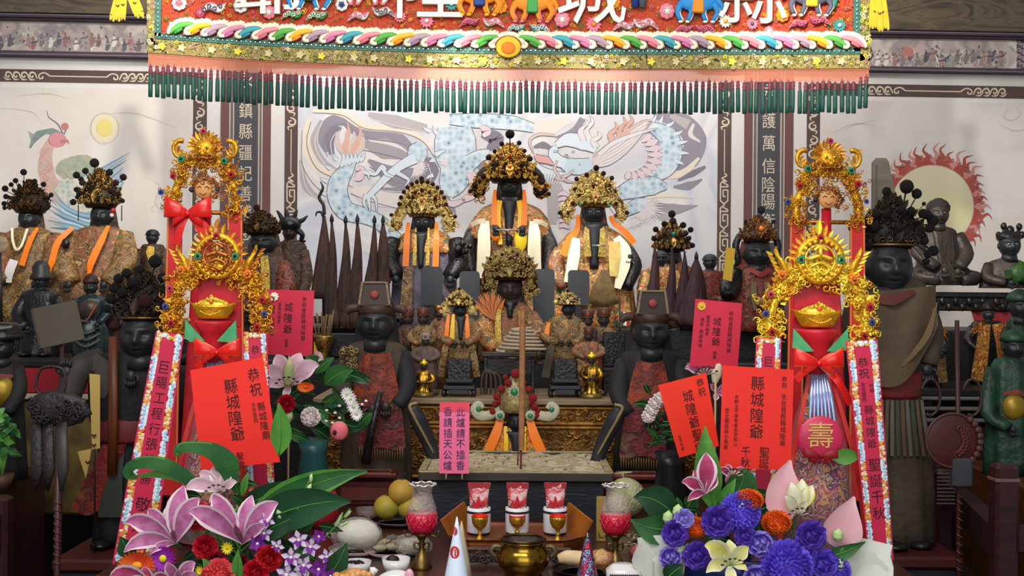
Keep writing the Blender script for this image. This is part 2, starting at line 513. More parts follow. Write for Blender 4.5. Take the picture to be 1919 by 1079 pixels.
frieze(-200, 420, 'long painted frieze of faded figures on the wall above the phoenix painting', 3, 0)
frieze(1560, 1885, 'long painted frieze of marching figures on the wall above the flaming disc painting', 4, 1)
W = Wall(); band(W, 1905, 2340, 39, 98, -7, M('frieze_end', '6b4a50', .7)); 
for i in range(14):
    x = 1908 + (i % 3) * 6; z = 82 + i * 4; W.stroke([(x - 3, z), (x + 2, z - 4), (x + 4, z), (x, z + 2)], 1.6, M('frieze_8', 'b9b2ba'), -9)
k += 1; st(W, 'trim_%d' % k)

def board(xs, chars, cx, zs, label):
    a, b, c, d = xs
    o = props(bpy.data.objects.new('couplet_board', None), label, 'couplet board', 'couplet boards beside the dragon painting'); C.objects.link(o); o.location = P(CX, CY, WALL_D); o.rotation_euler.z = math.atan(WALL_S)
    W = Wall(); vband(W, a, b, 60, 800, -12, MAROON_P, 0); vband(W, c, d, 60, 800, -12, MAROON_P, 0)
    vband(W, b, c, 60, 800, -8, M('grey_mauve_paint', '6e6469', .7), 0)
    for x in (b + 1, b + 8, c - 2, c - 8): vband(W, x, x + 1.6, 60, 800, -13.5, CREAM)
    W.end('frame', o)
    W = Wall(); vband(W, b + 10, c - 10, 60, 800, -14, SLATE, 0); W.end('panel', o)
    for ch, z in zip(chars, zs):
        W = Wall(); W.text(ch, cx - .008 * (z - 200), z, 29, CREAM, -16, sx=.86); W.end('painted_character', o)
board((414, 429.5, 493, 508), '永鎮縣疆記善稽惡', 461, (150, 207, 246, 286, 325, 362, 398, 436), 'dark couplet board with cream characters beside the tower with the smiling face')
board((1395, 1410, 1471, 1487), '永護萬信陰陽衡平', 1441, (172, 226, 268, 311, 346, 378, 414, 452), 'dark couplet board with cream characters beside the paler reddish couplet edge near the flaming disc')

# ---------------------------------------------------------------- paintings on the wall
def scales(name, a, b, c, sc):
    if name in _M: return _M[name]
    m = M(name, a, .7); nt = m.node_tree
    t = nt.nodes.new('ShaderNodeTexCoord'); v = nt.nodes.new('ShaderNodeTexVoronoi'); v.inputs['Scale'].default_value = sc; v.inputs['Randomness'].default_value = .6
    nt.links.new(t.outputs['Object'], v.inputs['Vector'])
    r = nt.nodes.new('ShaderNodeValToRGB'); e = r.color_ramp.elements
    e[0].position, e[0].color = .12, S(a); e[1].position, e[1].color = .75, S(c); x = e.new(.32); x.color = S(b)
    nt.links.new(v.outputs['Distance'], r.inputs[0]); nt.links.new(r.outputs[0], nt.nodes['Principled BSDF'].inputs['Base Color'])
    return m
def wthing(name, label, cat):
    o = props(bpy.data.objects.new(name, None), label, cat); C.objects.link(o); o.location = P(CX, CY, WALL_D); o.rotation_euler.z = math.atan(WALL_S)
    return o
dm = wthing('dragon_mural', 'pale blue dragon among grey clouds painted on the wall behind the crowned deities', 'painting')
W = Wall(); W.prism([(559, 100), (1345, 118), (1340, 760), (557, 760)], -3, 0, M('mural_cloud_ground', 'd8d4d2', .75, col2=['cccacd', 'e2dfdb', 'c8c9d2', 'dcd9d8'], ns=1.6, amt=(.3, .7), dist=1.2)); W.end('ground', dm)
GREYS = [M('cloud_' + c, c, .75) for c in ('a39a9f', '928c95', 'b3abac', 'dcd4cc', 'e3d7c2', '827d88')]
W = Wall()
cl = [([(581, 221), (573, 263), (591, 308), (629, 329), (660, 345)], [8, 20, 22, 16, 3], 4), ([(602, 225), (588, 263), (604, 300), (632, 318)], [6, 13, 13, 3], 2), ([(564, 240), (565, 304), (591, 346), (622, 362)], [6, 12, 14, 3], 3), ([(562, 300), (574, 350), (610, 380)], [4, 16, 3], 2), ([(612, 285), (604, 262), (616, 232), (646, 224), (668, 242), (706, 254), (748, 260), (775, 276)], [6, 16, 22, 24, 24, 28, 22, 4], 1), ([(622, 290), (618, 262), (628, 244), (640, 240)], [10, 18, 16, 4], 5),
      ([(585, 207), (640, 212), (680, 236), (748, 244), (789, 260), (812, 290)], [6, 14, 12, 12, 9, 2], 4), ([(690, 214), (740, 228), (800, 240)], [8, 26, 14], 2), ([(675, 268), (720, 278), (770, 290)], [6, 40, 20], 0), ([(690, 262), (740, 272), (768, 288)], [1, 7, 1], 3), ([(690, 300), (740, 330), (800, 330)], [6, 40, 30], 1), ([(800, 296), (806, 320), (800, 345)], [14, 34, 18], 5), ([(655, 352), (690, 366), (744, 380)], [8, 36, 22], 3), ([(700, 352), (750, 356), (780, 348)], [2, 12, 3], 1),
      ([(640, 450), (700, 470), (750, 460)], [3, 16, 3], 3), ([(905, 248), (930, 262), (915, 280)], [20, 30, 10], 5), ([(895, 300), (905, 315)], [20, 16], 1), ([(838, 366), (846, 400), (830, 430)], [4, 18, 8], 1), ([(985, 232), (1030, 236), (1075, 222)], [20, 34, 6], 3), ([(1040, 258), (1075, 246), (1092, 222)], [3, 14, 12], 1), ([(1000, 276), (1018, 272), (1036, 280)], [5, 14, 6], 5), ([(1022, 340), (1040, 360), (1034, 420)], [14, 36, 16], 2),
      ([(1225, 215), (1275, 228), (1302, 262), (1290, 300), (1262, 316)], [12, 36, 44, 36, 8], 1), ([(1256, 216), (1290, 234)], [8, 20], 2), ([(1300, 232), (1294, 252), (1312, 266)], [5, 9, 3], 3), ([(1194, 335), (1240, 330), (1280, 324), (1310, 296)], [3, 11, 14, 5], 4), ([(1270, 338), (1300, 324), (1322, 312)], [4, 12, 5], 5), ([(1262, 350), (1290, 348), (1316, 336)], [4, 16, 3], 1), ([(1200, 374), (1240, 366), (1298, 371)], [4, 8, 2], 4), ([(1232, 384), (1262, 392), (1308, 385)], [10, 22, 1], 0), ([(1228, 400), (1256, 416), (1250, 440)], [8, 22, 4], 2)]
for i, (p, ww, c) in enumerate(cl): W.stroke(p, ww, GREYS[c], -5 - i * .1, n=8)
for i, (p, ww, c) in enumerate(cl[:14]): W.stroke([(x + 2, z + max(ww) * .3) for x, z in p], 1.5, GREYS[3 if i % 2 else 5], -8.2, n=8)
W.end('clouds', dm)
SCA = scales('dragon_scales', '6f8498', 'a9c0cd', 'd2dde1', 34); PINK = M('dragon_belly', 'dcc6ca', .75); OUT = M('dragon_outline', '62626f', .75); PALE = M('dragon_pale', 'd3dce1', .75); PEACH = M('flame_peach', 'd3a998', .75); DC = M('dragon_cream', 'd9d6d4', .75)
def inked(W, p, ww, mat, y, e=2.6): W.stroke(p, [a + e for a in ww], OUT, y + .3, n=8); W.stroke(p, ww, mat, y, n=8)
W = Wall()
for i, (p, ww) in enumerate([([(664, 298), (650, 318), (635, 342), (633, 367), (648, 394), (685, 405), (716, 420), (740, 450)], [12, 26, 36, 38, 36, 28, 26, 30]), ([(842, 224), (890, 226), (956, 230), (1000, 240)], [18, 26, 26, 16]), ([(852, 238), (853, 262), (854, 290), (856, 318), (846, 348), (838, 366)], [60, 76, 76, 62, 48, 22]), ([(880, 305), (900, 292), (918, 288)], [30, 22, 16]), ([(778, 300), (784, 284), (792, 272)], [30, 38, 22]),
      ([(1221, 237), (1250, 256), (1256, 288), (1242, 314), (1211, 327), (1180, 338)], [18, 38, 44, 40, 30, 16]), ([(1150, 368), (1185, 354), (1225, 348), (1250, 350)], [18, 36, 34, 8]), ([(1165, 400), (1195, 384), (1212, 376)], [16, 26, 10])]): inked(W, p, ww, SCA, -9 - i * .4)
W.end('dragon_body', dm)
W = Wall()
for i in range(10):
    t = i / 9; a = lerp(-.95, 1.9, t); x, z = 1190 + 40 * cos(a), 288 + 36 * sin(a) + 6 * t; inked(W, [(x - 13 * cos(a) - 4, z - 8 * sin(a)), (x, z), (x + 12 * cos(a), z + 8 * sin(a))], [4, 13, 6], PINK, -12.4 - i * .06, 1.6)
for i in range(7): inked(W, [(1044 + i * .5, 366 + i * 10), (1056, 362 + i * 10), (1068, 368 + i * 10)], [3, 9, 3], PINK, -12.8 - i * .04, 1.4)
for p, ww in (([(866, 376), (884, 364), (890, 340), (880, 324)], [8, 18, 22, 14]), ([(832, 376), (850, 382), (872, 374)], [6, 12, 6]), ([(664, 336), (672, 332), (676, 320), (668, 314)], [5, 16, 18, 8]), ([(900, 236), (912, 246), (906, 256)], [6, 18, 6])): inked(W, p, ww, PINK, -12.2, 1.4)
W.end('belly_plates', dm)
W = Wall()
for i, (p, ww) in enumerate([([(778, 296), (752, 310), (727, 330), (706, 352), (690, 368)], [20, 16, 14, 12, 10]), ([(745, 324), (756, 330), (766, 338), (758, 350)], [8, 7, 5, 1]), ([(690, 366), (692, 382), (694, 398)], [9, 5, 1]), ([(686, 364), (682, 380), (690, 394)], [7, 5, 1]), ([(692, 362), (704, 374), (706, 396)], [7, 5, 1]), ([(682, 322), (690, 326), (692, 336)], [8, 6, 1]), ([(690, 322), (704, 326), (716, 312), (724, 318)], [7, 6, 7, 3]), ([(716, 312), (724, 326), (738, 332)], [7, 6, 3]), ([(816, 290), (832, 282)], [10, 4])]): inked(W, p, ww, PALE, -13 - i * .06, 1.8)
for cx_, cz_, r, a0, n in ((778, 314, 26, -.8, 14), (1208, 392, 36, -1, 18), (838, 300, 16, 1.6, 8), (1185, 410, 24, .4, 8)):
    for i in range(n): a = a0 + i * .2; W.stroke([(cx_, cz_), (cx_ + r * .5 * cos(a), cz_ + r * .45 * sin(a)), (cx_ + r * cos(a + .12), cz_ + r * .85 * sin(a + .12))], [5, 3.4, .6], DC if i % 3 else PINK, -14 - i * .01, n=4)
W.end('claws_and_fur', dm)
W = Wall(); FCE = M('dragon_face', 'bfd2da', .75)
inked(W, [(1108, 306), (1088, 312), (1066, 310), (1050, 300)], [20, 30, 28, 12], FCE, -13); inked(W, [(1042, 272), (1065, 262), (1095, 268), (1116, 282)], [10, 24, 28, 10], PALE, -12.6); inked(W, [(1060, 306), (1044, 300), (1036, 286), (1042, 276)], [18, 22, 16, 10], PALE, -13.2)
inked(W, [(1002, 290), (1010, 297), (1024, 300), (1036, 308)], [4, 13, 13, 4], M('dragon_tongue', 'dba3a0', .75), -13.8); inked(W, [(1056, 330), (1034, 326), (1012, 316), (1004, 304)], [14, 14, 12, 4], PALE, -13.4)
for x, z, r in ((1040, 284, 4), (1062, 292, 5), (1074, 284, 4), (1086, 308, 3)): W.curl((x, -14.4, z), r, OUT, x, 1.3, .12, 4, 9)
for i in range(10): a = 1.2 + i * .18; x = 1010 + i * 6; W.stroke([(x, 322 + i % 3), (x + 6 * cos(a), 332), (x + 12 * cos(a), 346)], [6, 4, .6], PALE, -13.9, n=4); W.stroke([(x + 3, 326), (x + 8 * cos(a) + 2, 340)], [1, .4], OUT, -14.2, n=3)
for p in ([(1040, 254), (1010, 252), (993, 264), (1000, 288)], [(1076, 318), (1060, 330), (1040, 334), (1066, 340)], [(1044, 300), (1040, 320), (1060, 338), (1080, 342)]): inked(W, p, [3, 5, 5, 1], M('mane_beige', 'd0bdb4', .75), -14.4, 1.4)
W.end('dragon_head', dm)
W = Wall(); ms = [PALE, M('mane_beige'), DC, M('mane_peach', 'cdb3a6', .75)]
for i in range(12): inked(W, [(1112, 312 - i * 1.5), (1142 + i * 2, 304 - i * 4.5), (1172 + i * 3, 284 - i * 5), (1196 + i * 2.4, 262 - i * 3.2)], [6, 9, 6, .8], ms[i % 4], -14 - i * .06, 1.2)
for x, z, L in ((1094, 262, 40), (1104, 262, 46), (1150, 268, 40), (1166, 262, 44), (1178, 256, 42), (1118, 276, 30)): inked(W, [(x, z), (x - 6, z - L * .4), (x + 6, z - L * .7), (x + 2, z - L)], [12, 10, 6, .8], PEACH if x > 1140 else DC, -14.9, 1.2)
inked(W, [(1122, 290), (1150, 268), (1190, 252), (1234, 240)], [8, 8, 7, 1], DC, -15.4, 1.4)
for x, z, dx, dz in ((1250, 236, 14, -10), (1262, 252, 18, -8), (1270, 268, 20, -4), (1272, 286, 20, 2), (1266, 302, 16, 8), (1222, 228, 8, -14), (1236, 230, 6, -14), (620, 316, -10, -8), (614, 340, -14, -8), (612, 364, -12, -6), (632, 300, -8, -12), (806, 246, -14, -10), (814, 300, -10, 4), (812, 328, -14, 8), (820, 250, -10, -14)): inked(W, [(x, z), (x + dx * .6, z + dz * .4), (x + dx, z + dz)], [8, 5, .6], PALE, -12.1, 1.2)
W.end('mane_and_spines', dm)
W = Wall()
for i, (x, q, L) in enumerate(((640, -8, 44), (650, 4, 64), (656, -6, 50), (662, 2, 44), (668, 8, 58), (676, 4, 40), (682, -2, 34))): W.stroke([(658 + (x - 660) * .3, 292), (x - 4, 276), (x + q, 262 - L * .2), (x + q * .3, 290 - L)], [9, 11, 6, .8], PEACH if i % 3 else M('mane_beige'), -13 - i * .1, n=6)
for i in range(6): inked(W, [(640 + i * 7, 312 - i * 2), (645 + i * 7, 296), (640 + i * 9, 286)], [7, 6, 1], PALE, -14, 1.2)
W.end('tail_flame', dm)

ph = wthing('phoenix_mural', 'phoenix with pink neck and blue wing painted on the pale wall above two crowned deities', 'painting')
W = Wall(); W.prism([(-420, 157), (360, 168), (356, 700), (-420, 700)], -3, 0, M('mural_sand_ground', 'dcd3ca', .75, col2=['d6cbc1', 'dcd4ce', 'd1c5bc'], ns=1.8)); W.end('ground', ph)
FE = scales('phoenix_scales', '8aa8a2', 'a9b9ae', 'd7cbbb', 40)
W = Wall(); W.stroke([(118, 262), (100, 262), (88, 285), (86, 315), (96, 345), (130, 375)], [10, 16, 22, 30, 30, 50], M('phoenix_neck', 'd0a79c', .75, col2='b9a89a', ns=20), -6, n=8)
for i in range(22):
    z = 275 + i * 4; W.stroke([(88 + U(-12, 12), z), (84 + U(-16, 16), z + 9)], [2.6, .5], M('phoenix_feather', 'c58f88', .75), -7)
W.end('neck', ph)
W = Wall(); W.ell((108, -8, 262), (17, 1, 14), M('phoenix_pink', 'cf8d92', .75), 14, 8); W.stroke([(114, 266), (126, 264), (130, 270)], [8, 5, 1], M('phoenix_beak', 'b57a78', .75), -9.2); W.ell((122, -9, 237), (7, 1.5, 7), M('phoenix_comb', 'c0776f', .75), 12, 6)
for i in range(6): W.stroke([(118 - i * 3, 252), (96 - i * 5, 243 + i), (72 - i * 3, 256 + i * 4), (52 + i * 2, 246 + i * 5)], [4, 6, 4, 1], M('phoenix_crest', '6f8580', .75, col2='8a9690'), -7.5 - i * .1, n=6)
W.stroke([(118, 250), (108, 232), (92, 220), (88, 206)], [2.4, 2, 1.6, .8], OUT, -8); W.stroke([(120, 252), (124, 244)], 2, OUT, -8)
W.end('head', ph)
W = Wall(); W.stroke([(110, 345), (150, 370), (200, 390)], [30, 60, 30], FE, -6.4, n=8)
W.stroke([(112, 330), (124, 318), (160, 312), (190, 330)], [20, 40, 44, 10], M('phoenix_wing_green', '8fa08a', .75, col2='b7ab97', ns=30), -7, n=8)
BLUES = [M('phoenix_' + c, c, .75) for c in ('7fa3b8', '9db9c6', '5f86a0', 'c5d3d6')]
for i in range(9): W.stroke([(150 + i * 5, 330 + i * 6), (185 + i * 4, 318 + i * 5), (215 + i * 2, 302 + i * 5), (243 - i * 3, 286 + i * 7)], [1, 5, 3, .8], BLUES[i % 4], -8 - i * .05, n=6)
for i in range(11): W.stroke([(100 - i % 3 * 5, 356 + i * 7), (130 + i, 392 + i * 4), (170 + i * 2, 400 + i * 5), (200 + i * 3, 380 + i * 7)], [.8, 7, 5, 1.2], BLUES[i % 4], -9 - i * .05, n=6)
W.end('wing', ph)
W = Wall(); W.ell((196, -5, 240), (15, .6, 17), M('painted_sun_yellow', 'dccb7c', .75), 20, 8); W.ell((196, -4, 240), (26, .5, 28), M('painted_sun_glow', 'ddd0b2', .75), 24, 8)
W.stroke([bounds_ell((196, 241), (27, 29), i * .35) for i in range(19)], 1.2, M('painted_sun_line', 'b8a8a0', .75), -6); W.end('sun_disc', ph)
W = Wall()
for p in ([(0, 203), (40, 206), (66, 214), (80, 236)], [(190, 215), (250, 212), (300, 228), (330, 240)], [(30, 180), (90, 176), (130, 186)], [(270, 330), (300, 350), (290, 380), (310, 400)]): W.stroke(p, [.6, 2.4, .6], M('faint_cloud_line', 'bfb2a9', .75), -5, n=8)
for p in ([(210, 212), (255, 213)], [(290, 400), (284, 390), (296, 382)]): W.stroke(p, [1, 5, 1], M('faint_pink', 'd6bdb3', .75), -4.6)
W.end('cloud_lines', ph)
fh = wthing('flaming_disc_mural', 'pale yellow disc ringed by red flames painted on the wall behind the seated Buddha', 'painting')
W = Wall(); W.prism([(1538, 187), (2340, 200), (2340, 700), (1536, 700)], -3, 0, M('mural_sand_ground')); W.end('ground', fh)
cx, cz, r0 = 1745, 387, 78
W = Wall(); W.prism([bounds_ell((cx, cz), (r0, r0), i * 2 * pi / 48) for i in range(48)], -6, -4, M('painted_disc', 'd9ceb2', .75, col2='ddd3a0', ns=3)); W.end('disc', fh)
FL = M('painted_flame', 'b0584e', .75, col2='a84a42', ns=12); FL2 = M('painted_flame_pale', 'c98a80', .75)
W = Wall(); W.stroke([bounds_ell((cx + 2, cz), (r0 + 7, r0 + 7), i * 2 * pi / 40) for i in range(41)], 16, FL2, -7, n=3); W.stroke([bounds_ell((cx + 2, cz), (r0 + 5, r0 + 5), i * 2 * pi / 40) for i in range(41)], 9, FL, -8, n=3)
for i in range(44):
    a = i * 2 * pi / 44 + U(-.04, .04); L = U(24, 40) + (8 if sin(a) < -.5 else 0)
    f = lambda q, da: (cx + 2 + (r0 + q) * cos(a + da), cz + (r0 + q) * sin(a + da))
    W.stroke([f(4, -.03), f(L * .4, .06), f(L * .7, -.01), f(L, .07)], [13, 8, 4, .6], FL if i % 3 else FL2, -9 - i * .02, n=5)
    W.curl((f(16, .1)[0], -10, f(16, .1)[1]), 4, FL, a, 1.2, .3, 4, 8)
W.end('flames', fh)
W = Wall()
for p in ([(1890, 205), (1880, 218), (1895, 226), (1912, 216), (1905, 200)], [(1640, 225), (1600, 235), (1580, 246)], [(1870, 230), (1900, 245), (1930, 240)], [(1560, 250), (1600, 232), (1640, 236)]): W.stroke(p, [.8, 2, .8], M('faint_cloud_line'), -5, n=8)
W.end('cloud_lines', fh)

# ---------------------------------------------------------------- embroidered banner
BD = 4.95
bn = T('altar_banner', 'embroidered red altar banner with white characters, padded waves and green tassel fringe', 'banner', 953, 60, BD)
def sag(x):
    t = (x - 953) / 676
    return 24 - 24 * t * t * (1.0 if t < 0 else .2)
def strip(mb, x0, x1, za, zb, y, mat, n=40, y2=None, wob=0):
    q = [lerp(x0, x1, i / n) for i in range(n + 1)]
    f = lambda x: y + wob * sin(x * .021) * 1.0
    rings = [[(x, f(x), za + sag(x)), (x, f(x), zb + sag(x))] + ([(x, f(x) + y2, zb + sag(x)), (x, f(x) + y2, za + sag(x))] if y2 else []) for x in q]
    mb.loft(rings, mat, closed=bool(y2), smooth=False)
BRED = M('banner_red', 'c2161c', .6, col2=['b31518', 'a8541f', 'cc1b1c', '9a6a28', 'c2161c'], ns=85, amt=(.34, .66), bump=.4, bs=160)
BFLOR = brocade('banner_gold_floral', ['2a251a', '9a8632', '6f702c', 'b8a454', '4a4822', 'c0b070', '675828', '98704a'], 34)
BGRN = M('banner_green_trim', '3f7a68', .5, col2='2c5a50', ns=40)
mb = bn.mb(); strip(mb, 292, 1611, -180, 70, 0, BRED, y2=3); mb.end('panel', bn.o)
mb = bn.mb(); strip(mb, 276, 1630, 77, 104, -3, BFLOR, y2=5)
for a, b in ((276, 292), (1611, 1630)):
    mb.loft([[(a, -3, -180), (b, -3, -180), (b, 2, -180), (a, 2, -180)], [(a, -3, 90 + sag(a)), (b, -3, 90 + sag(b)), (b, 2, 90 + sag(b)), (a, 2, 90 + sag(a))]], BFLOR, smooth=False)
mb.end('floral_border', bn.o)
BF = [M('banner_bloom_' + c, c, .6) for c in ('e3cf3f', 'd2c08a', 'cfa08a', '7f8f3c', 'dcd9b0')]
mb = bn.mb()
for i in range(330):
    x = U(278, 1628); z = U(80, 102) + sag(x)
    if i > 250: x = R.choice((U(277, 291), U(1612, 1629))); z = U(-60, 90)
    m = R.choice(BF); r = U(1.6, 3.2)
    mb.curl((x, -4, z), r * 1.6, m, U(0, 6), 1.3, .32, 4, 7)
for i in range(26):
    x = 300 + i * 51 + U(-9, 9); z = 91 + sag(x)
    for j in range(5): a = j * 1.257; mb.leaf((x, -6, z), (x + 8 * cos(a), -7, z + 8 * sin(a)), 6, BF[0] if i % 3 == 0 else BF[1], n=3)
mb.end('border_blossoms', bn.o)
mb = bn.mb(); strip(mb, 291, 1611, 66, 77, -5, BGRN, y2=4)
for a, b in ((291, 303), (1598, 1611)): mb.loft([[(a, -5, -180), (b, -5, -180), (b, -1, -180), (a, -1, -180)], [(a, -5, 72 + sag(a)), (b, -5, 72 + sag(b)), (b, -1, 72 + sag(b)), (a, -1, 72 + sag(a))]], BGRN, smooth=False)
SEQ = M('silver_sequin', 'dfe8e4', .15, .9)
for i in range(150):
    x = 296 + i * 8.74; mb.ell((x, -6, 71.5 + sag(x)), (2.6, 1, 2.6), SEQ, 6, 4)
for i in range(12):
    for x in (297, 1604.5): mb.ell((x, -6, -18 + i * 8), (2.4, 1, 2.6), SEQ, 6, 4)
mb.end('sequin_trim', bn.o)
WC = [M('wave_' + c, c, .55, bump=.15, bs=300) for c in ('f2b92a', 'b79aa6', 'd98aa6', '48a6ae', 'e78f97', '5fb04a')]
WC2 = [M('wave_deep_' + c, c, .55) for c in ('e88a18', '957a90', 'c56a98', '2f7f98', 'd26878', '3d8f3a')]
CRM = M('wave_cream', 'eee0c4', .6, bump=.15, bs=300)
for side in (-1, 1):
    n = 19 if side < 0 else 20
    for i in range(n):
        p = bn.mb()
        x = 953 + side * (48 + i * 31.6)
        s = -side                      # crest leans towards the middle
        ci = (5, 4, 3, 2, 1, 0)[i % 6]
        q = lambda dx, dz: (x + s * dx, dz + sag(x))
        b = 66
        p.tube([(a, -7 - i % 2, c) for a, c in sm([q(-20, b), q(-14, b - 12), q(-2, b - 21), q(14, b - 25), q(30, b - 26)], 3)], [4, 6, 7, 6, 4], CRM, 6, flat=.5)
        p.tube([(a, -10, c) for a, c in sm([q(-14, b), q(-8, b - 8), q(4, b - 15), q(18, b - 18), q(30, b - 19)], 3)], [2, 4.6, 6.4, 5, 2.5], WC[ci], 6, flat=.5)
        p.tube([(a, -11, c) for a, c in sm([q(-7, b), q(0, b - 5), q(9, b - 9)], 3)], [2, 4.2, 2], WC2[ci], 6, flat=.5)
        p.tube([(a, -12, c) for a, c in sm([q(22, b - 11), q(14, b - 5), q(17, b), q(24, b)], 3)], [2, 3.6, 4, 3], CRM, 6, flat=.5)
        for j in range(5): p.ell((q(-14 + j * 9, 0)[0], -8, q(0, b - 15 - j * 4 + (j > 2) * (j - 2) * 3)[1] - 4), (4, 2, 3.4), CRM, 6, 4)
        p.end('embroidered_wave', bn.o)
p = bn.mb()
p.tube([(953 + 30 * cos(a), -9, 90 + 24 * sin(a) * 1.05) for a in [pi + i * pi / 10 for i in range(11)]], 5, CRM, 6, flat=.5)
p.ell((953, -9, 90), (24, 3, 20), WC[0], 16, 8); p.ell((953, -11, 92), (14, 3, 12), M('wave_sun', 'ee7d14', .6), 14, 8); p.end('embroidered_sun', bn.o)
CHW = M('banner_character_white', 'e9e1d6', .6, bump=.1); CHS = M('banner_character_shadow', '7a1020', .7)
for ch, x, zb in (('爺', 504, 32), ('隍', 806, 38), ('城', 1108, 46), ('縣', 1408, 44)):
    mb = bn.mb(); h = 128
    vs, fs = glyph(ch); z0 = zb - h / 2
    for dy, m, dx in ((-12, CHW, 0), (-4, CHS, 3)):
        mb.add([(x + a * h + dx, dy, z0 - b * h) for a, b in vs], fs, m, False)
    n = len(vs)
    ed = {}
    for f in fs:
        for a, b in zip(f, f[1:] + f[:1]): ed[(a, b)] = ed.get((a, b), 0) + 1
    rim = [e for e in ed if (e[1], e[0]) not in ed]
    mb.add([(x + a * h, -12, z0 - b * h) for a, b in vs] + [(x + a * h, -3, z0 - b * h) for a, b in vs], [(a, b, b + n, a + n) for a, b in rim], CHW, False)
    mb.end('embroidered_character', bn.o)
# beasts whose legs show below the frame's edge, ridden along between the characters
BC = {c: M('banner_' + c, h, .6, bump=.15, bs=300) for c, h in dict(blue='2a86c8', teal='2f8f86', orange='ec8a1e', white='e9e4da', dark='5a5a6a', green='3f9a4a', pink='e2788a', navy='233f86', yellow='f0c02a', mauve='a03a58').items()}
def beast(x, z, a, b, sad, tail):
    p = bn.mb()
    p.ell((x, -9, z - 36), (36, 7, 18), BC[a], 14, 8); p.ell((x - 34, -10, z - 60), (14, 6, 16), BC[a], 10, 6)
    for dx, kx in ((-30, -8), (-17, 5), (16, -6), (30, 7)):
        p.tube(sm([(x + dx, -9, z - 34), (x + dx + kx, -10, z - 18), (x + dx - 2, -10, z - 2)], 3), [8, 5, 4], BC[a], 6, flat=.6)
        p.tube(sm([(x + dx + 5, -9, z - 34), (x + dx + kx + 4, -10, z - 18), (x + dx + 3, -10, z - 2)], 3), [3, 2, 1.6], BC[b], 5, flat=.6)
        p.ell((x + dx - 2, -10, z), (5, 3, 3), BC[b], 8, 4)
    p.box((x, -14, z - 32), (22, 6, 34), BC[sad], 3); p.tube([(x + 34, -9, z - 44), (x + 46, -9, z - 30), (x + 42, -9, z - 12)], [6, 5, 2], BC[tail], 6)
    p.end('embroidered_beast', bn.o)
for a in ((580, 22, 'blue', 'white', 'green', 'teal'), (690, 12, 'white', 'pink', 'navy', 'dark'), (898, 30, 'orange', 'yellow', 'navy', 'orange'), (997, 42, 'orange', 'pink', 'green', 'orange'), (1306, 40, 'blue', 'white', 'orange', 'blue'), (1518, 26, 'dark', 'white', 'yellow', 'teal')): beast(*a)
p = bn.mb()
for dx, m in ((-7, 'navy'), (7, 'dark')): p.tube([(1196 + dx, -9, -40), (1196 + dx, -9, 14)], [12, 6], BC[m], 8, flat=.5)
p.end('embroidered_rider', bn.o)
def bloom(x, z, r, a, b, kind):
    p = bn.mb()
    if kind == 'rose':
        for i in range(8): t = i * pi / 4; p.ell((x + r * .62 * cos(t), -6, z + r * .62 * sin(t)), (r * .42, 2.5, r * .42), BC[a], 8, 5)
        for i in range(5): t = i * 1.257; p.curl((x + r * .3 * cos(t), -9, z + r * .3 * sin(t)), r * .3, BC[b], t, 1.2, .25)
        p.ell((x, -8, z), (r * .3, 3, r * .3), BC[b], 8, 5)
    elif kind == 'daisy':
        for i in range(12): t = i * pi / 6; p.leaf((x, -6, z), (x + r * cos(t), -8, z + r * sin(t)), r * .45, BC[a], n=4)
        p.ell((x, -9, z), (r * .3, 3, r * .3), BC[b], 8, 5)
    else:
        q = 1 if kind == 'cloud' else -1
        p.tube(sm([(x - r * q, -6, z + r * .45), (x - r * .3 * q, -7, z - r * .1), (x + r * .5 * q, -7, z + r * .1), (x + r * q, -6, z - r * .4)], 4), [1.5, r * .28, r * .3, 1], BC[a], 6, flat=.4)
        for i in range(4): p.curl((x + (i - 1.5) * r * .4 * q, -11, z + .1 * r * (-1) ** i), r * .24, BC[b], i, 1.2, .25)
        p.stroke([(x - r * q, z + r * .45), (x - r * .3 * q, z - r * .4), (x + r * .5 * q, z - r * .2), (x + r * q, z - r * .4)], 1.8, BC['pink'], -8)
    p.end('embroidered_blossom' if kind in ('rose', 'daisy') else 'embroidered_cloud', bn.o)
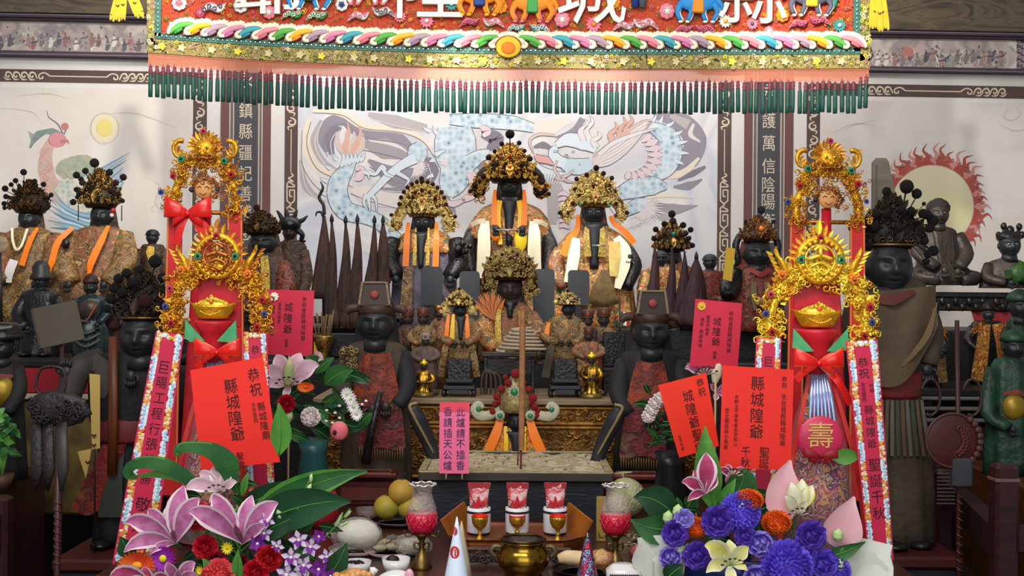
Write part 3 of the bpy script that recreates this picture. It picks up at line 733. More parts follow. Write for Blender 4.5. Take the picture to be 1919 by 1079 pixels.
for a in ((337, 12, 14, 'white', 'pink', 'rose'), (452, 16, 14, 'white', 'dark', 'rose'), (400, 21, 24, 'white', 'dark', 'cloud'), (376, 30, 10, 'mauve', 'pink', 'rose'), (505, 28, 13, 'pink', 'white', 'rose'), (641, 13, 12, 'white', 'navy', 'rose'), (548, 32, 20, 'green', 'white', 'cloud'), (594, 34, 20, 'green', 'white', 'cloud'), (672, 34, 20, 'white', 'pink', 'cloud'), (720, 26, 22, 'white', 'dark', 'cloud2'),
          (750, 34, 12, 'pink', 'orange', 'daisy'), (800, 42, 14, 'pink', 'white', 'daisy'), (846, 10, 13, 'teal', 'white', 'daisy'), (938, 14, 13, 'orange', 'yellow', 'rose'), (880, 44, 18, 'mauve', 'pink', 'cloud'), (925, 44, 20, 'white', 'pink', 'cloud2'), (966, 54, 18, 'teal', 'white', 'cloud'), (1012, 54, 20, 'teal', 'white', 'cloud2'), (1053, 37, 15, 'pink', 'white', 'rose'), (1112, 46, 15, 'pink', 'orange', 'daisy'),
          (1150, 4, 12, 'orange', 'yellow', 'rose'), (1168, 48, 20, 'white', 'pink', 'cloud'), (1210, 44, 24, 'white', 'pink', 'cloud2'), (1249, 20, 15, 'pink', 'white', 'rose'), (1280, 54, 18, 'mauve', 'pink', 'cloud'), (1322, 54, 20, 'mauve', 'pink', 'cloud2'), (1358, 38, 13, 'white', 'yellow', 'daisy'), (1408, 42, 12, 'pink', 'dark', 'daisy'), (1465, 26, 13, 'orange', 'yellow', 'rose'), (1495, 42, 18, 'mauve', 'pink', 'cloud'), (1535, 36, 20, 'mauve', 'pink', 'cloud2'), (1571, 44, 13, 'teal', 'white', 'daisy'), (1440, 56, 10, 'pink', 'white', 'rose')): bloom(*a)
mb = bn.mb()
for i in range(420):
    x = U(306, 1595); z = U(-10, 54) + sag(x) * .6
    mb.curl((x, -4, z), U(3, 5), R.choice((BC['yellow'], BC['green'], BC['pink'], M('vine_gold', 'a08028', .6))), U(0, 6), 1.1, .2, 4, 6)
mb.end('embroidered_vines', bn.o)
# knotted netting and tassels
net = _M.get('orange_netting') or M('orange_netting', 'bf7458', .7)
nt = net.node_tree; b_ = nt.nodes['Principled BSDF']
tc = nt.nodes.new('ShaderNodeTexCoord'); ms = []
for ang in (.9, -.9):
    mp = nt.nodes.new('ShaderNodeMapping'); mp.inputs['Rotation'].default_value = (0, ang, 0); nt.links.new(tc.outputs['Object'], mp.inputs[0])
    wv = nt.nodes.new('ShaderNodeTexWave'); wv.bands_direction = 'X'; wv.inputs['Scale'].default_value = 62; nt.links.new(mp.outputs[0], wv.inputs[0]); ms.append(wv)
mx = nt.nodes.new('ShaderNodeMath'); mx.operation = 'MAXIMUM'
nt.links.new(ms[0].outputs['Fac'], mx.inputs[0]); nt.links.new(ms[1].outputs['Fac'], mx.inputs[1])
rp = nt.nodes.new('ShaderNodeMapRange'); rp.inputs[1].default_value = .3; rp.inputs[2].default_value = .62; rp.inputs[3].default_value = .12; rp.inputs[4].default_value = 1; nt.links.new(mx.outputs[0], rp.inputs[0]); nt.links.new(rp.outputs[0], b_.inputs['Alpha'])
mb = bn.mb(); strip(mb, 278, 1629, 102, 128, 0, net, 60); strip(mb, 278, 1629, 100, 107, -1, M('salmon_braid', 'b96a52', .7), 60); mb.end('netting', bn.o)
TG, TR = M('tassel_green', '1d5044', .6, col2='163f36', ns=60, stretch=(8, 8, 1)), M('tassel_maroon', '5c2430', .6, col2='86404a', ns=400)
tm = MB(0, 0, 1, lambda x, y, z: (x, y, -z))
tm.lathe(0, 0, [(.6, -30), (.8, -26), (3.2, -24), (3.8, -22), (2.8, -20), (3.8, -18), (4, -15), (3, -13), (4, -11), (3.4, -9)], TR, 8)
tm.lathe(0, 0, [(2.6, -10), (3.8, -8), (4.1, 4), (4.3, 18), (4.2, 34), (1, 34.5)], TG, 8)
tm = tm.end('tassel'); TM = tm.data; bpy.data.objects.remove(tm)
rest = bn.mb()
NT = 119
for i in range(NT):
    x = 283 + i * (1341 / (NT - 1)) + U(-1.2, 1.2); z = 152 + sag(x) + U(-2, 2) - (8 if x > 1610 else 0)
    if x > 600 and x < 1300: z += 2
    if i % 6 == 5:
        rest.lathe(x, 1, [(.6, z-30), (.8, z-26), (2.6, z-24), (2.9, z-22), (2, z-20), (2.9, z-18), (3, z-15), (2.2, z-13), (3, z-11), (2.6, z-9)], TR, 8); rest.lathe(x, 1, [(2.6, z-10), (3.8, z-8), (4.1, z+4), (4.3, z+18), (4.2, z+34), (1, z+34.5)], TG, 8)
    else: bn.inst('tassel', TM, (x, U(-2, 2), z), 1, rot=(0, U(-.03, .03), 0))
o = rest.end('tassel_row', bn.o); o['kind'] = 'stuff'
YTAG = M('yellow_ribbon', 'dcb62c', .6, col2='cfa51e', ns=20); TAGM = M('tag_mark', '4a3a12', .7)
def tags(x, z, label, ends):
    t = T('yellow_ribbon_rosette', label, 'ribbon', x, -40, BD - .04, 'yellow ribbons at the banner ends')
    for i, (ex, ez, w_) in enumerate(ends):
        mb = t.mb(); mb.stroke([(x, -42, 0), (lerp(x, ex, .5), lerp(-42, ez, .5), -3 - i * 2), (ex, ez, -3 - i * 2)], [w_ * .7, w_, w_], YTAG, th=1)
        for j in range(4):
            ax = ex + (j - 1.5) * w_ * .24; mb.stroke([(ax, ez - 1, -3.2 - i * 2), (ax + (ex - x) * .08, ez + 8 + j % 2 * 3, -3.2 - i * 2)], [w_ * .26, w_ * .16], YTAG, th=.8)
        for q in (.45, .75): 
            bx, bz = lerp(x, ex, q), lerp(-42, ez, q); mb.stroke([(bx - 3, bz - 2, -5 - i * 2), (bx, bz + 1, -5 - i * 2), (bx + 3, bz - 2, -5 - i * 2)], 2, TAGM)
        mb.end('ribbon_tail', t.o)
    mb = t.mb(); mb.ell((x, -4, -44), (16, 7, 12), YTAG, 12, 6); mb.end('knot', t.o)
tags(236, 0, 'yellow ribbon tags hanging at the banner corner above the phoenix painting', ((218, 30, 22), (232, 28, 12), (262, 24, 20)))
tags(1642, 0, 'yellow ribbon tags hanging at the banner corner near the flaming disc painting', ((1638, 44, 20), (1655, 46, 22), (1648, 50, 10)))
# ---------------------------------------------------------------- altar furniture
GOLDWOOD = M('carved_gilt_wood', '8a5e22', .42, .35, col2='4a3014', ns=26, bump=.6, bs=70)
PALEWOOD = M('worn_pale_wood', '8f7a5c', .6, col2='75634a', ns=12, stretch=(1, 8, 8))
def worldbox(name, label, cat, x0, x1, y0, y1, z0, z1, mat, bev=.008, kind=None, group=None):
    mb = MB(0, 0, 1, lambda x, y, z: (x, y, z)); c = ((x0 + x1) / 2, (y0 + y1) / 2, z0)
    mb.box((0, 0, (z1 - z0) / 2), (x1 - x0, y1 - y0, z1 - z0), mat, bev)
    o = mb.end(name); o.location = c
    return props(o, label, cat, group, kind)
class WT:
    "a thing built in metres about its base"
    def __init__(s, name, label, cat, loc, group=None):
        s.o = bpy.data.objects.new(name, None); C.objects.link(s.o); s.o.location = loc; props(s.o, label, cat, group)
    def mb(s): return MB(0, 0, 1, lambda x, y, z: (x, y, z))
# tiers behind the altar
worldbox('altar_step', 'long black step carrying the back row of crowned deities', 'altar', -2.6, 2.6, 5.345, 6.0, 0, 1.33, BLACKWOOD)
worldbox('altar_step', 'lower black step carrying the dark spirit tablets', 'altar', -1.15, 1.15, 5.06, 5.34, 0, 1.2, BLACKWOOD)
# carved altar cabinet with the shelf of small figures
t = WT('carved_altar_table', 'carved gilded altar table with a worn shelf behind the sand burner', 'altar', (0, 4.8, 0))
mb = t.mb(); mb.box((0, 0, 1.08), (1.46, .5, .022), PALEWOOD, .004); mb.end('shelf_top', t.o)
mb = t.mb(); mb.box((0, .02, .53), (1.42, .44, 1.07), DARKRED, .01); mb.end('body', t.o)
CARVE = M('carving_gold', 'b07e30', .4, .5, col2='7a5220', ns=40)
for nm, za, zb, seed in (('frieze_carving', 1.058, 1.0, 1), ('panel_carving', .985, .8, 2)):
    mb = t.mb(); mb.box((0, -.212, (za + zb) / 2), (1.4, .03, za - zb), GOLDWOOD, .006)
    for zz in (za, zb): mb.box((0, -.222, zz), (1.42, .03, .012), CARVE, .004)
    q = random.Random(seed)
    for i in range(55 if seed == 1 else 104):
        x = -.68 + i * 1.36 / (54 if seed == 1 else 103); z = q.uniform(zb + .012, za - .012); s = q.choice((-1, 1)); r = q.uniform(.014, .024)
        mb.tube([(x + r * (1 - .8 * u) * cos(s * (1 + 7 * u)), -.229 - .008 * u, z + r * .8 * (1 - .8 * u) * sin(s * (1 + 7 * u))) for u in [j / 8 for j in range(9)]], [.002, .005, .003], CARVE, 4)
    mb.end(nm, t.o)
# long front table
TABLEWOOD = M('front_table_wood', '30130c', .32, col2=['401a10', '200d0a'], ns=5, stretch=(1, 6, 6), coat=.2)
t = WT('offering_table', 'long dark red lacquered offering table under the burner and the bouquets', 'table', (0, 3.55, 0))
mb = t.mb(); mb.box((0, 0, TABLE - .02), (2.12, 1.98, .04), TABLEWOOD, .008); mb.end('table_top', t.o)
mb = t.mb(); mb.box((0, 0, TABLE - .1), (2.0, 1.86, .12), DARKRED, .01); mb.end('apron', t.o)
for sx in (-1, 1):
    for sy in (-1, 1): mb = t.mb(); mb.box((sx * .96, sy * .88, .31), (.08, .08, .62), DARKRED, .01); mb.end('leg', t.o)
# ---------------------------------------------------------------- statue builders (frame pixels)
DPOM, MPOM = M('black_pompom', '17110f', .9, bump=.6, bs=300), M('maroon_pompom', '3a1714', .9, bump=.6, bs=300)
RPOM = M('red_pompom', '8f1a1a', .85, bump=.5, bs=300)
def pommesh(mat):
    mb = MB(0, 0, 1, lambda x, y, z: (x, y, z)); q = random.Random(5)
    mb.ell((0, 0, 0), 1, mat, 14, 9, fn=lambda d: 1 + .1 * (noise.noise(d * 6)))
    o = mb.end('pompom'); m = o.data; bpy.data.objects.remove(o); return m
PM = {m: pommesh(m) for m in (DPOM, MPOM, RPOM)}
GLINT = M('crown_gilt', 'dcae48', .32, .6, col2='a87428', ns=120)
PALEGILT = M('pale_gilt', 'ecd68c', .32, .55, col2='c4a050', ns=120)
DULLGILT = M('sooty_gilt', '6a4a22', .42, .8, col2='2c1d12', ns=80)
DARKGILT = M('black_gilt', '33261a', .5, .5, col2='1a1410', ns=80)
REDGEM, GREENGEM, BLUEGEM, ORANGEGEM = M('red_bead', 'a81818', .3, coat=.5), M('green_bead', '1f7a4a', .3, coat=.5), M('blue_bead', '3a4a86', .35, coat=.4), M('orange_bead', 'e0701a', .35, coat=.4)
EYEW = M('painted_eye_white', 'b9b6ac', .4); LIPDARK = M('dark_lip', '14100f', .5)
def head(t, cx, cz, rx, rz, mat, cy=0, eyes=True, turn=0, name='face', eyem=None, drape=None):
    def fn(d):
        x, y, z = d.x, d.y, d.z
        q = 1.0
        if y < .25:
            g = lambda a, b, s, tt: math.exp(-((x - a) / s) ** 2 - ((z - b) / tt) ** 2)
            q += .24 * g(0, .08, .14, .22) + .05 * g(0, .18, .2, .09)       # nose
            q -= .14 * (g(-.36, -.1, .2, .12) + g(.36, -.1, .2, .12))        # eye hollows
            q += .08 * (g(-.36, -.3, .3, .09) + g(.36, -.3, .3, .09))        # brows
            q += .06 * (g(-.5, .22, .2, .2) + g(.5, .22, .2, .2))            # cheeks
            q += .09 * g(0, .42, .24, .06) - .09 * g(0, .5, .26, .035) + .06 * g(0, .56, .2, .05) + .07 * g(0, .8, .25, .15)
        q -= .12 * max(0, z) ** 2 * abs(x)
        return q
    mb = t.mb(); mb.ell((cx, cy, cz), (rx, rx * 1.0, rz), mat, 64 if rx > 24 else 40, 48 if rx > 24 else 30, fn)
    for s in (-1, 1): mb.ell((cx + s * rx * .98, cy + rx * .1, cz + rz * .05), (rx * .12, rx * .2, rz * .26), mat, 8, 6)
    mb.tube([(cx, cy, cz + rz * .7), (cx, cy + 1, cz + rz * 1.25)], [rx * .66, rx * .8], mat, 14)
    o = mb.end(name, t.o)
    if drape:                                                             # cloth that falls behind the head to the shoulders
        mb = t.mb(); mb.lathe(cx, cy + rx * .75, [(rx * 1.0, cz - rz * .9), (rx * 1.2, cz), (rx * 1.35, cz + rz * .8), (rx * 1.75, cz + rz * 1.5), (rx * 1.9, cz + rz * 2)], drape, 24, 1, .5); mb.end('headdress_drape', t.o)
    if eyes:
        for s in (-1, 1):
            e = t.mb(); e.ell((cx + s * rx * .35, cy - rx * .84, cz - rz * .09), (rx * .17, rx * .1, rz * .055), eyem or EYEW, 10, 6); e.ell((cx + s * rx * .35, cy - rx * .92, cz - rz * .09), (rx * .06, rx * .04, rz * .05), LIPDARK, 6, 4); e.end('eye', o)
    return o
def robe(t, rings, mat, folds=9, amp=.05, name='robe', n=44, ph=0, parent=None):
    "rings: (z, centre x, half width, half depth, centre y); the last one meets what the statue stands on"
    rings = [((t.z,) + tuple(r[1:]) if abs(r[0] - t.zin) < 1.5 else r) for r in rings]
    q = sm([(r[1], r[4] if len(r) > 4 else 0, r[0]) for r in rings], 4)
    W1, D1 = prof([r[2] for r in rings], len(q)), prof([r[3] for r in rings], len(q))
    mb = t.mb(); rr = []
    for i, c in enumerate(q):
        u = i / (len(q) - 1); ring = []
        for j in range(n):
            a = 2 * pi * j / n
            f = 1 + amp * (.3 + u) * (sin(folds * a + ph + 1.2 * sin(u * 3)) + .5 * sin((folds * 2 + 1) * a + u * 5))
            ring.append((c.x + W1[i] * cos(a) * f, c.y + D1[i] * sin(a) * f, c.z + amp * 3 * sin(a * 3)))
        rr.append(ring)
    mb.loft(rr, mat)
    return mb.end(name, parent or t.o)
def sleeve(t, pts, radii, mat, name='sleeve', flat=.8):
    mb = t.mb(); mb.tube(sm([(p[0], p[2], p[1]) for p in pts], 4), radii, mat, 14, flat=flat); return mb.end(name, t.o)
def hand(t, c, size, mat, s=1, down=True):
    mb = t.mb(); x, y, z = c; k = 1 if down else -1
    mb.ell((x, y, z), (size * .42, size * .26, size * .45), mat, 10, 8)
    for i, L in enumerate((.5, .62, .58, .44)):
        bx = x + (i - 1.5) * size * .21; bz = z + k * size * .36
        mb.tube(sm([(bx, y, bz), (bx + s * .02 * size, y - size * .2, bz + k * size * L * .5), (bx - s * size * .03, y - size * .02 + size * .1, bz + k * size * L * .95)], 3), [size * .11, size * .1, size * .075], mat, 6)
    mb.tube(sm([(x - s * size * .36, y, z - k * size * .1), (x - s * size * .62, y - size * .12, z + k * size * .1), (x - s * size * .56, y - size * .22, z + k * size * .4)], 3), [size * .13, size * .11, size * .08], mat, 6)
    return mb.end('hand', t.o)
def ribbon(t, pts, wd, mat, name='ribbon', th=1.2):
    mb = t.mb(); mb.stroke(pts, wd, mat, th=th, n=5); return mb.end(name, t.o)
def beard(t, cx, za, zb, wd, mat, cy):
    mb = t.mb(); rr = []
    for i in range(9):
        u = i / 8; ww = wd / 2 * (lerp(1.7, 1, u / .3) if u < .3 else lerp(1.1, .6, u)); z = lerp(za, zb, u); rr.append([(cx + ww * cos(a) * (1 + .08 * sin(7 * a)), cy - 2 * sin(u * 2.4) + wd * .22 * sin(a), z) for a in [2 * pi * j / 16 for j in range(16)]])
    mb.loft(rr, mat); return mb.end('beard', t.o)
def crown(t, cx, zt, zb, wd, mat, mat2, cy=0, poms=(), pm=DPOM, n=80, gems=(), seed=1, flare=1.15, wings=0, rod=True, curl=.1, medal=None, full=0):
    q = random.Random(seed); h = zb - zt; r0 = wd / 2
    mb = t.mb()
    mb.lathe(cx, cy, [(r0 * .7, zb + h * .03), (r0 * .74, zb + h * .0), (r0 * .86, zb - h * .1), (r0 * .86, zb - h * .12)], mat2, 22)
    pr = [(r0 * .92, zb - h * .1), (r0 * lerp(.9, flare, .6), zb - h * .22), (r0 * .9, zb - h * .42), (r0 * .72, zb - h * .62), (r0 * .46, zb - h * .82), (r0 * .24, zb - h * .95), (r0 * .06, zt)]
    if full: pr = [(r0 * a, zb - h * b) for a, b in ((.96, .1), (1.04, .2), (1.08, .38), (.98, .58), (.74, .78), (.42, .93), (.1, 1))]
    mb.lathe(cx, cy, pr, mat2, 22, 1, .8)
    ob = mb.end('crown', t.o)
    mb = t.mb()
    def surf(u, a):
        i = u * (len(pr) - 1); j = min(int(i), len(pr) - 2); f = i - j
        r = lerp(pr[j][0], pr[j+1][0], f); z = lerp(pr[j][1], pr[j+1][1], f)
        return (cx + r * sin(a) * 1.03, cy - r * cos(a) * .86, z)
    for i in range(n):
        u = q.random() ** .8 * .97; a = q.uniform(-1.75, 1.75); p = surf(u, a); rr = wd * q.uniform(.5, 1.15) * curl * .8
        mb.curl((p[0], p[1] - 1, p[2]), rr, mat, q.uniform(0, 6), q.uniform(.6, 1.5), .26, 4, 6, dirn=q.choice((-1, 1)))
    for i in range(n):
        p = surf(q.random() * .97, q.uniform(-1.6, 1.6)); s = wd * q.uniform(.015, .034); mb.ell((p[0], p[1] - 2, p[2]), s, mat, 6, 4)
    for i in range(9):                                                    # upright leaf points round the band
        a = (i - 4) * .33; p = surf(.06, a); mb.leaf((p[0], p[1] - 1, zb - h * .06), (p[0] + sin(a) * wd * .05, p[1] - 3, zb - h * .26), wd * .12, mat, n=3)
    mb.leaf((cx, cy - r0 * 1.15, zb - h * .1), (cx, cy - r0 * .75, zb - h * .5), wd * .16, mat, bend=(0, -3, 0), n=6, cup=.4)
    for i in range(11):                                                   # flame points along the outline
        a = lerp(-1.45, 1.45, i / 10); p = surf(.25 + .62 * max(0, cos(a)), a * .95)
        mb.leaf(p, (p[0] + sin(a) * wd * .1, p[1] - 2, p[2] - h * .16), wd * .09, mat, n=3)
    mb.end('filigree', ob)
    if medal:
        mb = t.mb(); y = cy - r0 * 1.2; z = zb - h * .5
        for j in range(9): a = j * 2 * pi / 9; mb.leaf((cx, y, z), (cx + wd * .2 * cos(a), y - 1, z + wd * .2 * sin(a)), wd * .12, mat, n=3)
        mb.ell((cx, y - 2, z), (wd * .08, 3, wd * .08), medal, 10, 6); mb.end('medallion', ob)
    if gems:
        for g in gems: mb = t.mb(); mb.ell((g[0], cy - r0 * 1.12 + abs(g[0] - cx) * .4, g[1]), g[2], g[3], 8, 6); mb.end('bead', ob)
    if wings:
        for s in (-1, 1):
            mb = t.mb(); wx, wz = cx + s * wings, zb + h * .2
            for j in range(26):
                a, r = q.uniform(0, 6.28), q.uniform(0, wd * .2); mb.curl((wx + r * cos(a), cy - 2 - q.uniform(0, 4), wz + r * sin(a) * 1.2), wd * q.uniform(.06, .1), mat, a, 1.2, .26, 4, 7)
            mb.tube(sm([(cx + s * r0 * .75, cy + 2, zb - h * .35), (cx + s * lerp(r0, wings, .5), cy + 1, zb - h * .1), (wx, cy, wz)], 3), [wd * .16, wd * .15, wd * .12], mat2, 8)
            for j in range(30): u = q.random(); mb.curl((lerp(cx + s * r0 * .75, wx, u) + q.uniform(-5, 5), cy - wd * .12, lerp(zb - h * .35, wz, u) + q.uniform(-6, 6)), wd * q.uniform(.05, .08), mat, q.uniform(0, 6), 1.2, .26, 4, 6)
            mb.ell((wx, cy, wz), (wd * .16, wd * .1, wd * .2), mat2, 10, 6); mb.end('side_ornament', ob)
    for p in poms:
        x, z, r = p[:3]
        mm = p[3] if len(p) > 3 else pm
        yy = cy - r0 * 1.0 + abs(x - cx) * .5 + (p[4] if len(p) > 4 else 0)
        o = t.inst('pompom', PM[mm], (x, yy, z), r, ob)
        if rod and r > 2.5:
            st_ = t.mb(); ax = cx + (x - cx) * .55; az = zb - h * .35 + (z - (zb - h * .35)) * .45
            st_.tube([(ax, yy + 2, az), (x, yy + r * .3, z + (r * .6 if z < az else 0))], max(.7, r * .13), mat2, 5); st_.end('pompom_stalk', ob)
    return ob
def ringpoms(cx, zt, zb, wd, n, r, a0=-1.15, a1=1.15, k=1.12):
    return [(cx + wd / 2 * k * 1.15 * sin(lerp(a0, a1, i / (n - 1))), zb - h_ * lerp(.05, 1.03, max(0, cos(lerp(a0, a1, i / (n - 1)))) ** .9), r * (1 + .25 * (i == n // 2))) for i in range(n) for h_ in (zb - zt,)]
BRO_GOLD = brocade('brown_gold_brocade', ['5a4526', '8a6a34', '3a2a1c', '7a5a2a', '9a6a40', '5a6a4a', '83402c', 'a8843e'], 15)
BRO_RUST = brocade('rust_brocade', ['6a4a34', '9a4a34', '7d5c30', '504a38', 'a05a44', '80703c', '4a3226', 'b88a60'], 14)
BRO_ORANGE = brocade('orange_brocade', ['b8522a', 'c88a3a', '7a8a5a', 'cc6a2c', 'd8b878', '8a3a24', 'c07a3c', '4f6a48'], 16)
BRO_DARK = brocade('dark_brocade', ['2a1e1a', '4a3226', '1c1614', '5a4228', '33201c', '60392c'], 20)
BRO_RED = brocade('faded_red_brocade', ['5f201a', '7a3024', '4a1c18', '6a4426', '8a3a2a', '3a1a16'], 13)
BRO_YEL = brocade('yellow_brocade', ['c8a032', 'e0bc4a', '9a7a2a', 'd4b04c', 'b88a2c'], 26)
GREYROBE = M('grey_lavender_cloth', '6f6670', .7, col2='57505a', ns=16, bump=.3, bs=60)
BROWNROBE = M('dull_brown_cloth', '4c3f30', .75, col2='382e25', ns=7, bump=.3, bs=40)
DARKROBE = M('near_black_cloth', '151416', .7, col2='1f1c1b', ns=9, bump=.2, bs=40)
BRONZE = M('dark_bronze', '4a423a', .45, .3, col2='38322c', ns=12, bump=.2, bs=50)
BLACKARM = M('lacquered_black_armour', '151417', .28, col2='23201f', ns=20, bump=.2, bs=90)

# ---------------------------------------------------------------- seated deities of the back row
G_ROW = 'crowned deities of the back row'
# the two under the phoenix
t = T('deity_statue', 'crowned black-faced deity with white cord necklace beneath the phoenix neck', 'statue', 55, 618, 5.68, G_ROW)
robe(t, [(426, 55, 22, 16), (440, 55, 46, 24), (480, 57, 60, 32), (540, 58, 68, 40), (618, 58, 72, 44)], BRO_GOLD, 8, .05)
head(t, 54, 410, 19, 24, SOOT, -4, eyes=False, drape=BRO_DARK)
crown(t, 56, 342, 398, 72, DULLGILT, DARKGILT, -2, [(57, 326, 6), (39, 341, 5), (29, 348, 4.5), (15, 355, 6), (17, 370, 5), (13, 383, 5), (14, 391, 4), (74, 342, 5), (88, 347, 5), (100, 366, 4.5), (78, 383, 4), (37, 375, 4), (93, 391, 4), (48, 352, 4)], DPOM, 90, seed=11)
ribbon(t, [(34, 428, -32), (38, 450, -40), (46, 468, -44), (56, 462, -44), (63, 430, -34)], 4, SCARF, 'necklace', 3)
ribbon(t, [(82, 428, -34), (72, 455, -46), (60, 498, -52)], [6, 10, 11], ORANGE)
ribbon(t, [(44, 488, -46), (38, 510, -52), (37, 530, -52)], [16, 17, 9], M('white_paper', 'd8d2cc', .7), 'paper_slip')
sleeve(t, [(14, 446, 0), (4, 490, -30), (22, 530, -50)], [20, 24, 17], BRO_RUST); sleeve(t, [(98, 446, 0), (112, 490, -30), (92, 530, -50)], [20, 24, 17], BRO_RUST)
hand(t, (26, -66, 532), 16, SOOT, 1); hand(t, (90, -66, 532), 16, SOOT, -1)
t = T('deity_statue', 'tall crowned black-faced deity in faded brocade beside the phoenix wing', 'statue', 184, 612, 5.46, G_ROW)
robe(t, [(424, 186, 24, 16), (436, 186, 48, 24), (470, 184, 60, 32), (530, 182, 66, 40), (612, 182, 68, 44)], BRO_RUST, 8, .06)
head(t, 190, 404, 20, 23, SOOT, -4, eyes=False, drape=BRO_DARK)
crown(t, 188, 322, 388, 74, OLDGOLD, DARKGILT, -2, [(188, 309, 8.5), (168, 323, 6), (148, 330, 6.5), (158, 338, 5), (212, 325, 6.5), (234, 333, 6.5), (222, 344, 6, MPOM), (148, 357, 5), (155, 365, 6), (216, 358, 6, MPOM), (226, 364, 4.5), (218, 373, 4), (233, 377, 4.5), (141, 380, 6), (192, 375, 4), (150, 371, 4), (160, 345, 5, MPOM)], DPOM, 100, [(220, 396, 5, REDGEM), (218, 405, 4, M('pale_bead', 'd8c8b0', .4))], seed=12)
for x in (148, 229):
    mb = t.mb(); mb.tube([(x, -8, 385), (x, -8, 414)], 1, DARKGILT, 5); mb.end('hanging_bead_string', t.o)
ribbon(t, [(213, 424, -34), (205, 452, -48), (190, 490, -56), (185, 515, -56)], [6, 12, 14, 6], ORANGE)
ribbon(t, [(146, 428, -32), (124, 455, -44), (116, 490, -52), (110, 510, -52)], [8, 12, 12, 6], ORANGE)
sleeve(t, [(140, 442, 0), (128, 490, -30), (150, 530, -48)], [20, 24, 18], BRO_GOLD); sleeve(t, [(230, 442, 0), (242, 490, -30), (216, 530, -48)], [20, 24, 18], BRO_GOLD)
hand(t, (150, -64, 534), 16, SOOT, 1); hand(t, (214, -64, 534), 16, SOOT, -1)
mb = t.mb(); mb.ell((138, -44, 458), (8, 6, 10), BLACKARM, 10, 6); mb.end('shoulder_mask', t.o)
# plaque cut by the frame
t = T('round_wooden_plaque', 'pale round wooden plaque on a post at the edge of the altar', 'plaque', 2, 618, 5.3)
mb = t.mb(); mb.ell((-2, 0, 458), (17, 4, 17), PALEWOOD, 24, 8); mb.end('disc', t.o)
mb = t.mb(); mb.tube([(-2, 2, 474), (2, 2, 618)], 3, BLACKWOOD, 8); mb.ell((2, 2, 616), (14, 12, 4), BLACKWOOD, 14, 6); mb.end('post', t.o)
def small_figure(name, label, cx, zh, r, zb, hw, d, rb, skin=SOOT, hat=None, grp=None, scarf=None, yaw=0, eyes=False, cap=None):
    t = T(name, label, 'statue', cx, zb, d, grp)
    robe(t, [(zh + r * .9, cx, r * .7, r * .6), (zh + r * 1.35, cx, hw * .8, hw * .5), (lerp(zh + r, zb, .4), cx, hw, hw * .62), (zb - 3, cx, hw * 1.02, hw * .7), (zb, cx, hw, hw * .68)], rb, 7, .06)
    head(t, cx, zh, r * .8, r, skin, -r * .2, eyes=eyes)
    if cap is not None:
        mb = t.mb(); mb.ell((cx, -r * .1, zh - r * .5), (r * .9, r * .9, r * .62), cap, 14, 8); mb.lathe(cx, -r * .1, [(r * .95, zh - r * .25), (r * 1.02, zh - r * .35), (r * .95, zh - r * .48)], cap, 16); mb.end('cap', t.o)
    if scarf: ribbon(t, [(cx + r * .2, zh + r * 1.2, -hw * .62), (cx + r * .1, zh + r * 2, -hw * .75), (cx + r * .3, zh + r * 3.2, -hw * .78)], [r * .8, r * 1.1, r * .7], scarf)
    for s in (-1, 1):
        sleeve(t, [(cx + s * hw * .75, zh + r * 1.6, 0), (cx + s * hw * .98, lerp(zh, zb, .5), -hw * .4), (cx + s * hw * .3, lerp(zh, zb, .58), -hw * .8)], [hw * .3, hw * .34, hw * .22], rb)
        hand(t, (cx + s * hw * .18, -hw * .95, lerp(zh, zb, .57)), r * .5, skin, s)
    return t
small_figure('attendant_statue', 'small black-capped figure with yellow scarf beside the tower with red bow', 285, 445, 14, 614, 28, 5.64, BRO_DARK, cap=BLACKARM, scarf=BRO_YEL, grp='small attendants of the back row')
def ringpoms(cx, zt, zb, wd, n, r, a1=1.35, k=1.2):
    o = []
    for i in range(n):
        a = lerp(-a1, a1, i / (n - 1)); o.append((cx + wd / 2 * k * sin(a), zb - (zb - zt) * (.05 + 1.0 * max(0, cos(a)) ** .8), r * (1 + .2 * (i * 2 == n - 1))))
    return o
# ---- the dark pair beside the couplet board
t = T('deity_statue', 'black-faced deity in maroon robe with sooty pompom crown beside the cream couplet board', 'statue', 490, 614, 5.45, G_ROW)
robe(t, [(474, 492, 20, 14), (490, 492, 42, 22), (530, 490, 50, 30), (614, 490, 54, 36)], BRO_DARK, 8, .06)
head(t, 492, 455, 25, 24, SOOT, -4, eyes=False, drape=BRO_DARK)
crown(t, 489, 398, 440, 70, DULLGILT, DARKGILT, -3, [(487, 391, 6), (470, 404, 4), (508, 404, 4), (458, 420, 4), (520, 418, 4)] , MPOM, 90, seed=13)
ribbon(t, [(500, 480, -30), (504, 510, -38), (505, 560, -40)], [14, 16, 16], BRO_YEL, 'lappet')
sleeve(t, [(460, 496, 0), (446, 540, -26), (470, 580, -42)], [17, 20, 14], M('plum_cloth', '4a2a30', .6, col2='37202a', ns=20)); sleeve(t, [(524, 496, 0), (540, 540, -26), (514, 580, -42)], [17, 20, 14], BRO_RED)
hand(t, (478, -56, 582), 15, SOOT, 1); hand(t, (508, -56, 582), 15, SOOT, -1)
t = T('attendant_statue', 'dark attendant with horned black hat behind the rose-red paper and the maroon deity', 'statue', 548, 614, 5.6)
robe(t, [(450, 546, 14, 12), (462, 546, 26, 16), (520, 548, 30, 22), (614, 548, 32, 24)], BRO_DARK, 6, .07)
head(t, 542, 436, 13, 16, SOOTBROWN, -2, eyes=False)
mb = t.mb(); mb.ell((542, -2, 420), (22, 18, 16), BLACKARM, 14, 8)
